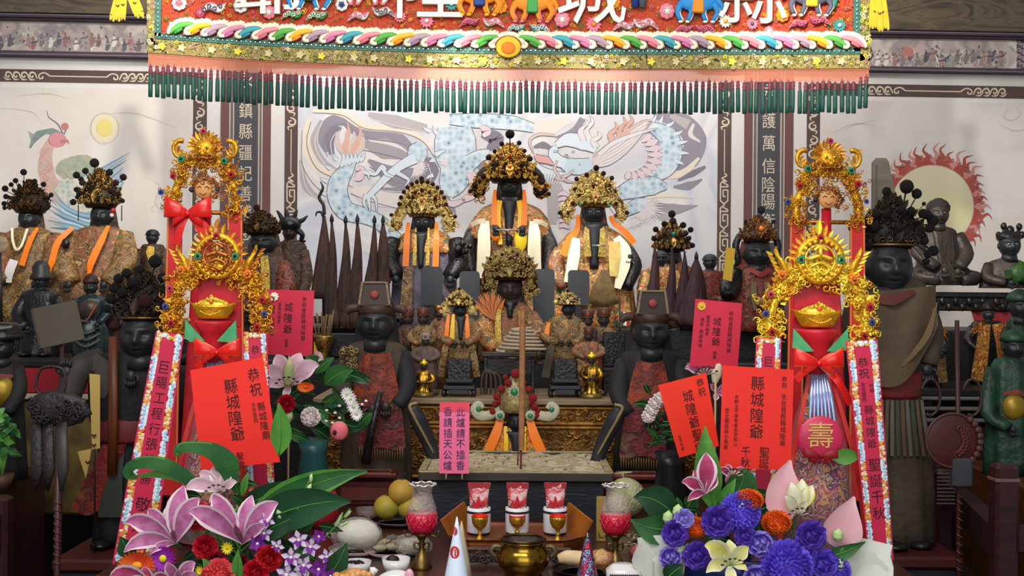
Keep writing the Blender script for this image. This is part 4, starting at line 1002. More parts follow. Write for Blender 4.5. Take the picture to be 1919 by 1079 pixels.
for a, b in ((-20, -14), (-6, -22), (12, -18), (28, 4)): mb.tube(sm([(542 + a * .6, -4, 416), (542 + a * .9, -5, 410 + b * .5), (542 + a * 1.2, -5, 402 + b * .5)], 3), [5, 4, 1.5], BLACKARM, 6)
mb.tube(sm([(556, -4, 430), (566, -4, 440), (564, -2, 450), (572, -2, 452)], 3), [6, 5, 4, 2], BLACKARM, 6); mb.end('horned_hat', t.o)
sleeve(t, [(566, 470, 0), (574, 520, -10), (566, 560, -26)], [12, 14, 9], BRO_DARK); sleeve(t, [(526, 470, 0), (520, 520, -10), (532, 560, -26)], [12, 14, 9], BRO_DARK)
# ---- furled flags and halberd in the rack
FLAGM = M('old_brown_flag_silk', '3a251d', .65, col2=['2a1b18', '4c2e22', '34231e'], ns=9, bump=.3, bs=50, stretch=(3, 3, .6))
FLAGM2 = M('old_maroon_flag_silk', '42262a', .65, col2=['30191d', '543234'], ns=9, bump=.3, bs=50, stretch=(3, 3, .6))
t = WT('flag_rack', 'low black wooden rack holding the furled flags beside the dragon painting', 'rack', tuple(P(662, 612, 5.24)))
t.o.location.z = 1.2
mb = t.mb(); mb.box((0, .0, .05), (.42, .16, .1), BLACKWOOD, .01); mb.end('rack_base', t.o)
mb = t.mb(); mb.box((0, .0, .16), (.42, .05, .03), BLACKWOOD, .006); 
for s in (-1, 1): mb.box((s * .19, 0, .12), (.025, .05, .1), BLACKWOOD, .004)
mb.end('rack_rail', t.o)
def flag(x, zt, wd, lean, lab, mat, d, grp, zb=622, spear=True):
    t = T('furled_flag', lab, 'flag', x, zb, d, grp)
    mb = t.mb(); mb.tube([(x + lean, 0, zt - 4), (x, 0, zb)], 2, BLACKWOOD, 6); po = mb.end('flag_pole', t.o)
    if spear: mb = t.mb(); mb.lathe(x + lean, 0, [(.4, zt - 14), (3.6, zt - 6), (4, zt), (2, zt + 4), (3, zt + 6)], BLACKARM, 8); mb.end('spear_tip', po)
    rr = []
    for i in range(12):
        u = i / 11; w_ = wd * (.1 + .9 * u ** .8) / 2; z = lerp(zt + 2, zb - 8, u); c = x + lean * (1 - u) + 1.5 * sin(u * 7)
        rr.append([(c + w_ * cos(a) * (1 + .16 * sin(5 * a + u * 4)), w_ * .55 * sin(a) * (1 + .16 * sin(7 * a)), z + 3 * cos(a) * u) for a in [2 * pi * j / 20 for j in range(20)]])
    mb = t.mb(); mb.loft(rr, mat); mb.end('furled_cloth', t.o); return t
GF = 'furled flags by the dragon painting'
for x, zt, wd, ln, lab in ((622, 414, 30, -2, 'brown furled flag next to the wavy halberd in the rack'), (646, 416, 32, 0, 'brown furled flag third from the halberd side of the rack'), (666, 414, 34, 2, 'brown furled flag in the middle of the rack behind the fringed shoulder'), (690, 416, 32, 10, 'brown furled flag second from the gold-crowned deity'), (712, 416, 46, 4, 'brown furled flag nearest the gold-crowned deity')):
    flag(x, zt, wd, ln, lab, FLAGM, 5.2 if x % 4 else 5.24, GF)
t = T('halberd', 'black halberd with wavy blade and hooked side prong wrapped in brown cloth', 'halberd', 606, 622, 5.22)
mb = t.mb(); mb.tube([(604, 0, 400), (606, 0, 622)], 2.2, BLACKWOOD, 8); mb.end('shaft', t.o)
mb = t.mb(); mb.tube(sm([(598, 0, 340), (603, 0, 352), (596, 0, 370), (604, 0, 384), (606, 0, 402)], 5), [.8, 2.6, 3, 3, 3.4], BLACKARM, 8)
mb.tube(sm([(604, 0, 405), (600, 0, 398), (592, 0, 398), (590, 0, 406)], 4), [3, 2.4, 2, .8], BLACKARM, 6); mb.end('wavy_blade', t.o)
mb = t.mb(); rr = []
for i in range(12):
    u = i / 11; w_ = (2 + 24 * u) * (1 - .1 * u); rr.append([(606 + w_ * cos(a) * (1 + .15 * sin(4 * a)), w_ * .5 * sin(a), lerp(404, 560, u)) for a in [2 * pi * j / 18 for j in range(18)]])
mb.loft(rr, FLAGM); mb.end('wrapping_cloth', t.o)
# ---- the three brightly lit deities in front of the dragon
G3 = 'crowned deities before the dragon painting'
t = T('deity_statue', 'black-faced deity with bright domed gold crown and orange ribbons beside the flags', 'statue', 792, 614, 5.46, G3)
robe(t, [(432, 794, 20, 14), (442, 794, 44, 22), (480, 794, 56, 30), (560, 794, 60, 36), (614, 794, 62, 38)], GREYROBE, 9, .06)
robe(t, [(428, 794, 20, 18), (438, 794, 40, 26), (452, 794, 54, 31), (468, 795, 68, 34), (474, 795, 66, 32)], BRO_ORANGE, 11, .05, 'cape')
head(t, 792, 419, 19, 21, SOOT, -14, drape=BRO_DARK)
crown(t, 792, 342, 406, 72, PALEGILT, OLDGOLD, -8, ringpoms(792, 346, 404, 74, 13, 4) + ringpoms(792, 362, 404, 50, 7, 3.2) + [(791, 338, 4.5), (733, 404, 3.6), (852, 406, 3.6), (775, 372, 3), (808, 372, 3), (792, 360, 3)], MPOM, 150, [(792, 380, 3, REDGEM)], seed=14, wings=50, full=1)
beard(t, 790, 436, 502, 16, SOOT, -32)
for x in (766, 818): ribbon(t, [(x, 418, -26), (x + (1 if x > 790 else -1), 450, -42), (x + (0 if x > 790 else -3), 500, -46)], [6, 11, 12], ORANGE)
for x in (780, 804): ribbon(t, [(x, 428, -30), (x, 460, -41), (x - 1, 498, -44)], [3, 6, 7], BRO_YEL, 'lappet')
ribbon(t, [(768, 500, -44), (766, 540, -48), (764, 600, -50)], [16, 20, 22], BRO_GOLD, 'lappet')
for s, x in ((-1, 740), (1, 850)): sleeve(t, [(x, 452, -6), (x + s * 10, 490, -26), (x - s * 8, 520, -40)], [18, 20, 14], BLACKARM, 'armoured_sleeve')
hand(t, (846, -54, 524), 17, SOOT, -1); hand(t, (746, -54, 524), 17, SOOT, 1)
mb = t.mb()
for i in range(16): mb.ell((868 + U(-14, 14), -46 + U(-6, 6), 466 + U(-9, 9)), U(4, 7), BLACKARM, 7, 5)
mb.end('shoulder_dragon', t.o)
t = T('deity_statue', 'central long-bearded black deity with tallest crown and white scarves', 'statue', 954, 610, 5.72, G3)
robe(t, [(384, 955, 22, 16), (396, 955, 52, 26), (440, 954, 72, 36), (520, 953, 78, 42), (610, 953, 82, 46)], BRO_RUST, 9, .05)
robe(t, [(378, 955, 24, 20), (390, 955, 52, 30), (410, 954, 68, 37), (436, 953, 79, 41), (448, 953, 78, 38)], BRO_ORANGE, 12, .05, 'cape')
head(t, 953, 354, 20, 22, SOOT, -14, drape=BRO_DARK)
crown(t, 953, 276, 342, 92, GLINT, DARKGILT, -8, [(953, 258, 8.5, DPOM), (938, 275, 4.5), (970, 273, 4.5), (914, 299, 5.5), (990, 301, 5.5), (925, 288, 4), (980, 287, 4), (904, 333, 5.5), (1000, 327, 5), (888, 349, 5), (880, 360, 4), (1018, 357, 5), (1026, 364, 4), (897, 342, 4), (1010, 342, 4), (930, 312, 4), (976, 312, 4), (953, 300, 3.6, RPOM), (940, 328, 4), (966, 328, 4)], MPOM, 190, [(953, 318, 4, ORANGEGEM), (936, 300, 3, REDGEM), (970, 300, 3, REDGEM)], seed=15, wings=58, flare=1.08, curl=.08)
beard(t, 953, 372, 462, 20, SOOT, -36)
for s in (-1, 1):
    ribbon(t, [(953 + s * 27, 358, -34), (953 + s * 28, 386, -44), (953 + s * 27, 424, -50)], [5, 9, 11], ORANGE)
    ribbon(t, [(953 + s * 18, 378, -38), (953 + s * 22, 404, -46), (953 + s * 16, 460, -50)], [10, 12, 8], YELLOWSILK)
    ribbon(t, [(953 + s * 44, 416, -42), (953 + s * 46, 440, -54), (953 + s * 46, 470, -58), (953 + s * 49, 522, -60)], [14, 22, 24, 22], SCARF, 'scarf')
    ribbon(t, [(953 + s * 70, 424, -36), (953 + s * 58, 418, -44), (953 + s * 44, 416, -46)], [8, 9, 8], SCARF, 'scarf')
    sleeve(t, [(953 + s * 66, 436, -6), (953 + s * 76, 470, -26), (953 + s * 66, 520, -40)], [14, 16, 12], BLACKARM, 'dark_sleeve')
    hand(t, (953 + s * 24, -58, 432), 16, SOOT, s)
mb = t.mb(); mb.tube([(930, -64, 434), (972, -64, 434)], 1.8, M('silver_rod', 'b0a8a0', .3, .8), 6); mb.end('rod', t.o)
mb = t.mb(); mb.ell((974, -54, 452), (12, 6, 22), M('yellow_fan', 'f0d020', .5), 14, 10); mb.end('fan', t.o)
mb = t.mb(); mb.ell((928, -56, 446), (8, 4, 9), ORANGE, 10, 6); mb.end('orange_tassel', t.o)
t = T('deity_statue', 'bearded black deity in red-orange cape with bright gold crown near the meander border', 'statue', 1112, 610, 5.46, G3)
robe(t, [(428, 1112, 22, 16), (440, 1112, 50, 26), (480, 1112, 66, 34), (540, 1112, 72, 40), (610, 1112, 76, 44)], BRO_ORANGE, 9, .06)
robe(t, [(424, 1112, 24, 20), (436, 1112, 46, 28), (456, 1113, 66, 35), (480, 1115, 76, 40), (492, 1115, 76, 38)], BRO_ORANGE, 11, .05, 'cape')
head(t, 1110, 400, 20, 23, SOOT, -12, drape=BRO_RUST)
crown(t, 1111, 326, 388, 74, PALEGILT, OLDGOLD, -8, [(1112, 319, 5.5, DPOM), (1095, 331, 4.5), (1126, 328, 4.5), (1077, 338, 4.5), (1142, 336, 4.5), (1075, 357, 4.5), (1148, 360, 4), (1138, 350, 3.6), (1081, 366, 3.6), (1070, 383, 4), (1151, 383, 4), (1047, 400, 4, DPOM), (1172, 399, 4, DPOM), (1090, 371, 3.4, RPOM), (1132, 371, 3.4, RPOM), (1107, 352, 3.4), (1062, 400, 3), (1150, 405, 3.4, RPOM)], MPOM, 160, [(1084, 386, 3.5, GREENGEM), (1136, 388, 3.5, GREENGEM), (1111, 372, 3, REDGEM)], seed=16, wings=52, full=1)
beard(t, 1110, 418, 504, 27, SOOT, -36)
ribbon(t, [(1080, 404, -26), (1078, 430, -40), (1064, 452, -46), (1052, 480, -48)], [6, 10, 14, 14], ORANGE); ribbon(t, [(1140, 406, -26), (1146, 420, -38), (1166, 436, -42), (1184, 456, -40)], [6, 9, 12, 10], ORANGE)
ribbon(t, [(1076, 448, -46), (1072, 480, -52), (1064, 530, -54)], [14, 22, 20], SCARF, 'scarf'); ribbon(t, [(1150, 446, -46), (1164, 470, -52), (1162, 500, -54), (1152, 540, -54)], [14, 24, 24, 12], SCARF, 'scarf')
for s in (-1, 1): ribbon(t, [(1110 + s * 14, 426, -40), (1110 + s * 15, 450, -47), (1110 + s * 13, 482, -50)], [8, 12, 14], M('yellow_black_brocade', 'c9a83a', .5, col2='6b5a20', ns=170), 'lappet')
ribbon(t, [(1146, 454, -54), (1146, 480, -57), (1144, 518, -58)], [20, 22, 14], M('pale_yellow_cloth', 'dccb7a', .6, col2='c9a050', ns=18), 'cloth_panel')
sleeve(t, [(1172, 470, -6), (1182, 500, -24), (1168, 540, -38)], [16, 18, 12], BLACKARM, 'dark_sleeve'); sleeve(t, [(1050, 470, -6), (1040, 500, -24), (1056, 540, -38)], [14, 16, 12], BRO_RUST)
mb = t.mb(); [mb.tube(sm([(1124 + i * .5, -58, 506), (1108 + i * 2.2, -62, 540), (1098 + i * 3.4, -60, 574 - abs(i - 8) * .8)], 3), [1.6, 2.4, 1.4], M('straw_brown', '7a623c', .8, col2='5c482c', ns=40), 5) for i in range(17)]; mb.end('straw_tassel', t.o)
hand(t, (1174, -50, 482), 16, SOOT, -1); hand(t, (1060, -56, 546), 16, SOOT, 1)
mb = t.mb(); mb.tube([(1104, -62, 462), (1130, -62, 462)], 1.4, M('silver_rod'), 6); mb.end('rod', t.o)
# ---- front central deity
t = T('deity_statue', 'brown-faced deity with wide beige-gold crown below the central bearded deity', 'statue', 954, 676, 5.1)
robe(t, [(566, 955, 22, 16), (580, 954, 40, 26), (620, 953, 50, 34), (676, 953, 56, 38)], BRO_RUST, 9, .07)
head(t, 955, 542, 21, 25, SOOTBROWN, -10, eyes=False, drape=BRO_DARK)
crown(t, 954, 466, 524, 82, M('beige_gilt', 'b59a5e', .45, .6, col2='7a6236', ns=90), DULLGILT, -8, [(918, 486, 3, DPOM), (990, 486, 3, DPOM), (940, 478, 3, DPOM), (968, 478, 3, DPOM), (930, 500, 3, DPOM), (978, 500, 3, DPOM)], DPOM, 230, seed=17, wings=40, full=1, curl=.075, rod=False)
beard(t, 955, 564, 594, 15, BLACKARM, -32)
for s in (-1, 1): ribbon(t, [(955 + s * 20, 580, -34), (955 + s * 22, 610, -42), (955 + s * 19, 656, -46)], [8, 11, 11], BRO_YEL, 'lappet'); sleeve(t, [(955 + s * 36, 592, -4), (955 + s * 48, 622, -24), (955 + s * 26, 652, -44)], [17, 20, 14], BRO_ORANGE if s < 0 else BRO_RUST); hand(t, (955 + s * 16, -56, 652), 14, SOOTBROWN, s)
mb = t.mb()
for i in range(16): a = -2.4 + i * .1; mb.leaf((926, -30, 600), (926 + 44 * cos(a) - 8, -36, 606 + 60 * sin(a)), 7, [ORANGE, M('salmon_feather', 'b8785e', .7), M('brown_feather', '6d4e38', .7)][i % 3], n=4)
mb.end('feather_fan', t.o)
# ---- dark spirit tablets
GT = 'dark spirit tablets before the bright deities'
for x, za, zb_, w_, dd, lab in ((808, 500, 572, 40, 5.3, 'dark rounded tablet before the deity with bright domed crown'), (879, 508, 612, 38, 5.25, 'dark rounded tablet just beside the wide beige-gold crown and small yellow-ribboned deity'), (1018, 504, 612, 40, 5.25, 'dark rounded tablet between the wide beige-gold crown and the red-caped deity'), (1083, 506, 572, 40, 5.3, 'dark rounded tablet in front of the red-caped bearded deity')):
    t = T('spirit_tablet', lab, 'tablet', x, 670, dd, GT)
    mb = t.mb(); r = 7; pl = [(x - w_/2, zb_)] + [(x - w_/2 + r - r * cos(a), za + r - r * sin(a)) for a in (0, .5, 1.1, 1.57)] + [(x + w_/2 - r + r * cos(a), za + r - r * sin(a)) for a in (1.57, 1.1, .5, 0)] + [(x + w_/2, zb_)]
    mb.prism(pl, -4, 4, M('slate_lacquer', '33363a', .5, col2='2b2d31', ns=8)); mb.end('tablet_panel', t.o)
    mb = t.mb(); mb.box((x, 0, (zb_ + 670) / 2), (14, 7, 670 - zb_), BLACKWOOD, 1.5); mb.box((x, 0, 666), (w_ * .8, 18, 10), BLACKWOOD, 2); mb.end('tablet_stand', t.o)
# ---- group behind the rose paper: pompom deity among maroon flags
t = T('deity_statue', 'deity with red and gold pompom crown half hidden by maroon flags', 'statue', 1256, 614, 5.74, G_ROW)
robe(t, [(490, 1256, 20, 14), (506, 1256, 40, 22), (560, 1256, 48, 30), (614, 1256, 50, 32)], BRO_RUST, 8, .06)
head(t, 1256, 482, 18, 22, SOOT, -4, eyes=False, drape=BRO_DARK)
crown(t, 1256, 420, 470, 66, OLDGOLD, DARKGILT, -3, [(1253, 403, 7, DPOM), (1255, 416, 6.5), (1240, 421, 5.5, DPOM), (1225, 431, 5.5, DPOM), (1275, 423, 6, DPOM), (1290, 431, 5.5, DPOM), (1281, 438, 4.6), (1222, 448, 5, DPOM), (1232, 446, 4.6), (1287, 447, 4.6), (1294, 460, 5, DPOM), (1283, 464, 4), (1240, 440, 4.6), (1270, 440, 4.4)], MPOM, 90, [(1256, 440, 4, GREENGEM)], seed=18)
sleeve(t, [(1220, 516, 0), (1210, 560, -20), (1230, 590, -36)], [17, 20, 14], BRO_ORANGE); sleeve(t, [(1290, 516, 0), (1302, 560, -20), (1284, 590, -36)], [17, 20, 14], BRO_RUST)
hand(t, (1236, -48, 592), 14, SOOT, 1); hand(t, (1278, -48, 592), 14, SOOT, -1)
GF2 = 'maroon furled flags before the pompom crown'
for x, zt, wd, ln, zb, lab in ((1222, 462, 34, 4, 618, 'maroon furled flag shading the small black-faced attendant'), (1256, 468, 28, 2, 618, 'maroon furled flag straight below the pompom crown'), (1276, 474, 32, 6, 618, 'maroon furled flag between the pompom crown and the hooded staff'), (1296, 484, 66, 8, 618, 'widest maroon furled flag beside the small green-hatted attendant')):
    flag(x, zt, wd, ln, lab, FLAGM2, 5.32, GF2, zb, spear=(x == 1296))
small_figure('attendant_statue', 'small black-faced attendant in orange robe standing partly behind a maroon flag', 1236, 486, 15, 614, 34, 5.45, BRO_ORANGE, cap=M('greenish_cap', '2a302c', .5))
small_figure('attendant_statue', 'small attendant with tall dark green hat near the yellow tablet', 1329, 492, 15, 614, 32, 5.4, BRO_RED, cap=M('greenish_cap'))
small_figure('attendant_statue', 'small attendant with a dark oval hat behind the rose-red paper and orange garland', 1302, 520, 12, 616, 26, 5.55, BRO_DARK, cap=BLACKARM)
t = T('deity_statue', 'black-faced deity with rusty medallion crown holding a yellow tablet', 'statue', 1416, 620, 5.3, G_ROW)
robe(t, [(500, 1416, 22, 16), (514, 1416, 42, 24), (560, 1416, 50, 32), (620, 1416, 54, 36)], BRO_RED, 9, .06)
head(t, 1417, 476, 26, 27, SOOT, -4, eyes=False, drape=BRO_RED)
crown(t, 1417, 408, 452, 64, M('rusty_gilt', '8a5a2a', .42, .6, col2='4a2a1c', ns=90), M('rusty_lacquer', '4a2418', .5, col2='2c1812', ns=40), -2, [(1418, 395, 7), (1392, 416, 3), (1444, 416, 4)], DPOM, 110, seed=19, medal=ORANGEGEM, flare=1.2)
ribbon(t, [(1400, 505, -30), (1418, 514, -36), (1436, 505, -30)], [8, 10, 8], M('faded_red_collar', '8a2a2a', .6), 'collar')
for s in (-1, 1): ribbon(t, [(1417 + s * 12, 528, -36), (1417 + s * 13, 555, -42), (1417 + s * 10, 580, -44)], [9, 11, 6], M('khaki_lappet', '6a5a38', .6), 'lappet')
mb = t.mb(); mb.ell((1417, -46, 566), (12, 5, 9), BRO_GOLD, 12, 6); mb.end('breast_badge', t.o)
sleeve(t, [(1380, 512, -2), (1362, 540, -26), (1356, 556, -40)], [18, 20, 14], BLACKARM, 'dark_sleeve'); sleeve(t, [(1452, 512, -2), (1462, 545, -24), (1440, 556, -46)], [17, 19, 12], BRO_RED)
hand(t, (1354, -54, 540), 15, SOOT, 1); hand(t, (1432, -58, 556), 16, SOOT, -1)
mb = t.mb(); mb.prism([(1350, 466), (1366, 468), (1360, 528), (1344, 524)], -60, -55, M('gold_tablet', 'c9a42a', .5)); mb.end('yellow_tablet', t.o)
for s in (-1, 1):
    mb = t.mb(); mb.tube(sm([(1417 + s * 32, -2, 440), (1417 + s * 40, -2, 460), (1417 + s * 36, -4, 490), (1417 + s * 44, -4, 500)], 3), [6, 7, 6, 2], BLACKARM, 6); mb.end('crown_streamer', t.o)
# ---- Buddha and bodhisattva on the carved stand
t = WT('carved_stand', 'black carved wooden stand with red cloth under the seated Buddha', 'table', tuple(P(1800, 540, 5.55)))
ox = t.o.location.x; t.o.location.z = 1.33
mb = t.mb(); mb.box((0, 0, .155), (.72, .3, .025), BLACKWOOD, .006); mb.end('stand_top', t.o)
mb = t.mb(); mb.box((0, -.13, .115), (.66, .03, .06), BLACKARM, .006)
for i in range(22): mb.ell((-.31 + i * .0295, -.15, .115 + .012 * (-1) ** i), (.015, .012, .02), BLACKARM, 7, 5)
mb.end('carved_apron', t.o)
for sx in (-1, 1):
    for sy in (-1, 1): mb = t.mb(); mb.tube(sm([(sx * .32, sy * .12, .14), (sx * .335, sy * .13, .08), (sx * .31, sy * .12, .0)], 4), [.026, .02, .024], BLACKWOOD, 8); mb.end('leg', t.o)
mb = t.mb(); mb.prism([(0.0, .09), (.2, .09), (.17, .0), (.1, .02), (.03, .0)], -.13, -.125, M('red_altar_cloth', '8a2028', .7))
mb.v = [(x, y, z) for x, y, z in mb.v]; mb.end('red_cloth', t.o)
t = T('buddha_statue', 'dark bronze seated Buddha in front of the flaming disc', 'statue', 1763, 534, 5.5)
robe(t, [(424, 1757, 14, 12), (432, 1758, 32, 20), (460, 1760, 40, 27), (495, 1762, 44, 34), (510, 1763, 60, 44), (524, 1764, 66, 50), (534, 1764, 62, 46)], BRONZE, 10, .05)
def curls(d):
    return 1 + .05 * sin(d.x * 28) * sin(d.z * 28)
head(t, 1754, 402, 19, 24, BRONZE, -10, eyem=M('bronze_glint', 'c0a878', .3, .6))
mb = t.mb(); mb.ell((1755, -5, 390), (22, 21, 17), M('bronze_hair', '2c2724', .6, bump=.5, bs=220), 24, 16, curls); mb.ell((1756, -4, 377), (11, 11, 6), M('bronze_hair'), 14, 8); mb.end('curled_hair', t.o)
for s in (-1, 1): sleeve(t, [(1758 + s * 34, 440, -4), (1758 + s * 44, 475, -20), (1760 + s * 20, 502, -48)], [13, 15, 11], BRONZE); mb = t.mb(); mb.tube(sm([(1763 + s * 20, -16, 516), (1763 + s * 56, -34, 522), (1763 + s * 22, -54, 526)], 4), [15, 13, 10], BRONZE, 10, flat=.6); mb.end('folded_leg', t.o)
hand(t, (1750, -60, 508), 15, BRONZE, 1); hand(t, (1774, -60, 510), 15, BRONZE, -1)
for i in range(5): ribbon(t, [(1740 + i * 9, 434, -22), (1742 + i * 8, 460, -31), (1746 + i * 7, 492, -38)], [1.6, 2.4, 1.6], BRONZE, 'robe_fold', 2)
t = T('bodhisattva_statue', 'dark statue with topknots and green bundle beside the bronze Buddha', 'statue', 1886, 540, 5.45)
robe(t, [(484, 1886, 13, 11), (492, 1886, 34, 20), (515, 1886, 44, 30), (540, 1886, 50, 34)], M('grey_bronze', '544e48', .5, .2, col2='403a36', ns=12, bump=.2, bs=40), 8, .05)
head(t, 1888, 460, 20, 24, SOOT, -8, turn=1)
mb = t.mb(); mb.ell((1888, -4, 445), (23, 21, 13), BLACKARM, 18, 10)
for x, z, r in ((1878, 424, 6), (1907, 425, 6), (1890, 432, 8), (1868, 440, 5), (1912, 440, 6)): mb.ell((x, -5, z), (r, r, r * 1.2), BLACKARM, 10, 6); mb.tube([(x, -5, z + 4), (lerp(x, 1888, .3), -5, 444)], [3, 5], BLACKARM, 6)
mb.end('topknot_hair', t.o)
GB = M('green_silk', '3a5a2a', .45, col2='2c4a22', ns=14, bump=.2, bs=30)
mb = t.mb(); mb.ell((1896, -40, 512), (26, 14, 20), GB, 16, 10, lambda d: 1 + .14 * sin(7 * d.x + 5 * d.z)); mb.leaf((1876, -50, 520), (1860, -56, 508), 18, GB); mb.end('green_bundle', t.o)
for s in (-1, 1): sleeve(t, [(1886 + s * 34, 498, -4), (1886 + s * 42, 520, -20), (1890 + s * 22, 530, -44)], [11, 13, 10], BRONZE); hand(t, (1892 + s * 17, -54, 530), 13, SOOT, s)
# ---- tall board behind the great guard
t = T('name_board', 'tall tapered grey-brown wooden board leaning behind the black pompom crown', 'board', 1650, 1279, 4.7)
mb = t.mb(); mb.prism([(1627, 1279), (1628, 304), (1635, 296), (1653, 296), (1658, 303), (1675, 380), (1690, 560), (1690, 1279)], 0, 9, M('weathered_board', '5a5346', .6, col2='4b453b', ns=5, stretch=(1, 1, 7))); mb.end('board_panel', t.o)
mb = t.mb(); mb.stroke([(1633, 1270), (1634, 308)], 3, M('board_edge', '453f36', .6), -1.5); mb.end('edge_moulding', t.o)
# ---------------------------------------------------------------- small figures on the carved altar's shelf
SHELF = 1.091
def shelfz(x, d): return row(x, SHELF, d)
GSM = 'small deities of the altar shelf'
t = T('small_deity_statue', 'small gold-crowned deity with yellow ribbons on a black stepped seat', 'statue', 861, 640, 4.8, GSM)
robe(t, [(590, 861, 14, 10), (600, 861, 30, 16), (625, 861, 36, 20), (655, 861, 30, 22), (690, 861, 24, 20), (700, 861, 22, 18)], BRO_GOLD, 7, .07)
head(t, 862, 582, 12, 13, SOOT, -6, eyes=False)
crown(t, 860, 544, 574, 46, PALEGILT, DULLGILT, -6, [(842, 560, 2.6), (878, 560, 2.6), (861, 541, 3)], MPOM, 90, seed=21, wings=26)
for x, m in ((850, YELLOWSILK), (841, ORANGE), (875, ORANGE)): ribbon(t, [(x, 588, -14), (x - (861 - x) * .1, 612, -22), (x - (861 - x) * .2, 638, -24)], [5, 8, 9], m)
beard(t, 864, 592, 636, 12, SOOT, -18)
for s in (-1, 1): ribbon(t, [(861 + s * 20, 634, -22), (861 + s * 28, 665, -26), (861 + s * 34, 704, -24)], [10, 12, 13], BRO_GOLD, 'lappet'); sleeve(t, [(861 + s * 26, 606, -2), (861 + s * 32, 628, -14), (861 + s * 12, 642, -26)], [10, 11, 8], BRO_RUST); hand(t, (861 + s * 7, -32, 642), 9, SOOT, s)
def seat(cx, d, za, w_, lab):
    zb = shelfz(cx, d); t = T('stepped_seat', lab, 'seat', cx, zb, d, 'stepped black seats on the altar shelf')
    mb = t.mb(); mb.box((cx, 0, za + 22), (w_ * .72, 40, 44), BLACKARM, 2); mb.end('seat_block', t.o)
    for i, (q, zz) in enumerate(((.82, za + 40), (.95, za + 52))): mb = t.mb(); mb.box((cx, -4 - i * 4, zz), (w_ * q, 44 + i * 6, 7), M('worn_black_lacquer', '2c2c30', .35), 1.5); mb.end('step_edge', t.o)
    mb = t.mb(); mb.box((cx, -4, (za + 56 + zb - 12) / 2), (w_ * .86, 44, zb - 12 - za - 56), BLACKWOOD, 2); mb.box((cx, -28, (za + 60 + zb - 14) / 2), (w_ * .6, 4, 14), M('worn_black_lacquer'), 1); mb.end('base_block', t.o)
    for s in (-1, 1):
        for y in (-24, 14): mb = t.mb(); mb.tube([(cx + s * w_ * .42, y, zb - 14), (cx + s * w_ * .46, y - 2, zb - 5), (cx + s * w_ * .43, y, zb)], [5, 3.6, 4.6], BLACKARM, 7); mb.end('leg', t.o)
seat(861, 4.68, 672, 62, 'black stepped seat under the small deity with yellow ribbons')
t = T('small_deity_statue', 'small deity in olive brown robe with bead crown beside the coiled incense', 'statue', 1060, 640, 4.8, GSM)
robe(t, [(590, 1060, 14, 10), (600, 1058, 32, 16), (630, 1058, 40, 22), (660, 1058, 34, 22), (690, 1058, 26, 20), (700, 1058, 24, 18)], BRO_GOLD, 7, .07)
head(t, 1064, 580, 12, 13, SOOT, -6, eyes=False)
crown(t, 1062, 548, 572, 44, PALEGILT, DARKGILT, -6, [(1046, 560, 2.6), (1080, 562, 2.6), (1062, 545, 3)], MPOM, 80, [(1040, 566, 5, M('pale_gilt'))], seed=22)
for s in (-1, 1): ribbon(t, [(1058 + s * 16, 628, -24), (1058 + s * 28, 660, -28), (1058 + s * 36, 706, -24)], [9, 13, 15], M('olive_cloth', '4a4232', .7), 'lappet'); sleeve(t, [(1058 + s * 28, 608, -2), (1058 + s * 36, 630, -14), (1058 + s * 12, 640, -26)], [10, 12, 8], BRO_GOLD); hand(t, (1058 + s * 7, -32, 640), 9, SOOT, s)
ribbon(t, [(1028, 604, -16), (1024, 622, -22), (1026, 640, -22)], [6, 9, 6], ORANGE)
seat(1058, 4.68, 672, 60, 'black stepped seat under the small deity in olive brown robe')
GP = 'pairs of small red-capped officials'
def official(cx, zh, r, hw, d, rb, lab, hat, zb=None, grp=None):
    zb = zb or shelfz(cx, d)
    t = T('official_statue', lab, 'statue', cx, zb, d, grp)
    robe(t, [(zh + r * .85, cx, r * .7, r * .6), (zh + r * 1.4, cx, hw * .8, hw * .5), (zh + r * 3, cx, hw, hw * .7), (zb, cx, hw * .95, hw * .7)], rb, 7, .07)
    head(t, cx, zh, r * .8, r, SOOTBROWN, -3, eyes=False)
    mb = t.mb(); mb.lathe(cx, -2, [(r * .95, zh - r * .45), (r * 1.0, zh - r * .6), (r * .9, zh - r * 1.1), (r * 1.05, zh - r * 1.7), (r * .7, zh - r * 1.8), (r * .1, zh - r * 1.9)], hat, 14); mb.ell((cx, -2 - r * .95, zh - r * 1.1), (r * .3, 1.6, r * .4), M('hat_badge', '8a3a34', .5), 8, 5); mb.end('official_hat', t.o)
    for s in (-1, 1): sleeve(t, [(cx + s * hw * .75, zh + r * 1.8, 0), (cx + s * hw * 1.02, zh + r * 3, -hw * .4), (cx + s * hw * .3, zh + r * 3.8, -hw * .8)], [hw * .28, hw * .34, hw * .22], rb); hand(t, (cx + s * hw * .17, -hw * .95, zh + r * 3.9), r * .55, SOOTBROWN, s)
    return t
HATR = M('brown_red_hat', '4a2a20', .5, col2='5c3a2a', ns=60)
official(764, 598, 12, 22, 4.98, BRO_DARK, 'small red-hatted official nearest the great red-aproned guard by the furled flags', HATR, grp=GP)
official(792, 598, 12, 22, 4.87, BRO_GOLD, 'small red-hatted official between the dark tablet and the small yellow-ribboned deity', HATR, grp=GP)
official(822, 588, 9, 14, 5.0, BRO_RUST, 'tiny gilt-crowned official peeping over beside the small yellow-ribboned deity', OLDGOLD, grp=GP)
official(1100, 602, 12, 22, 4.85, BRO_DARK, 'small brown-hatted official beside the small deity in olive brown robe', HATR, grp=GP)
official(1130, 600, 13, 24, 4.96, BRO_GOLD, 'small brown-hatted official above the tall black chair', HATR, grp=GP)
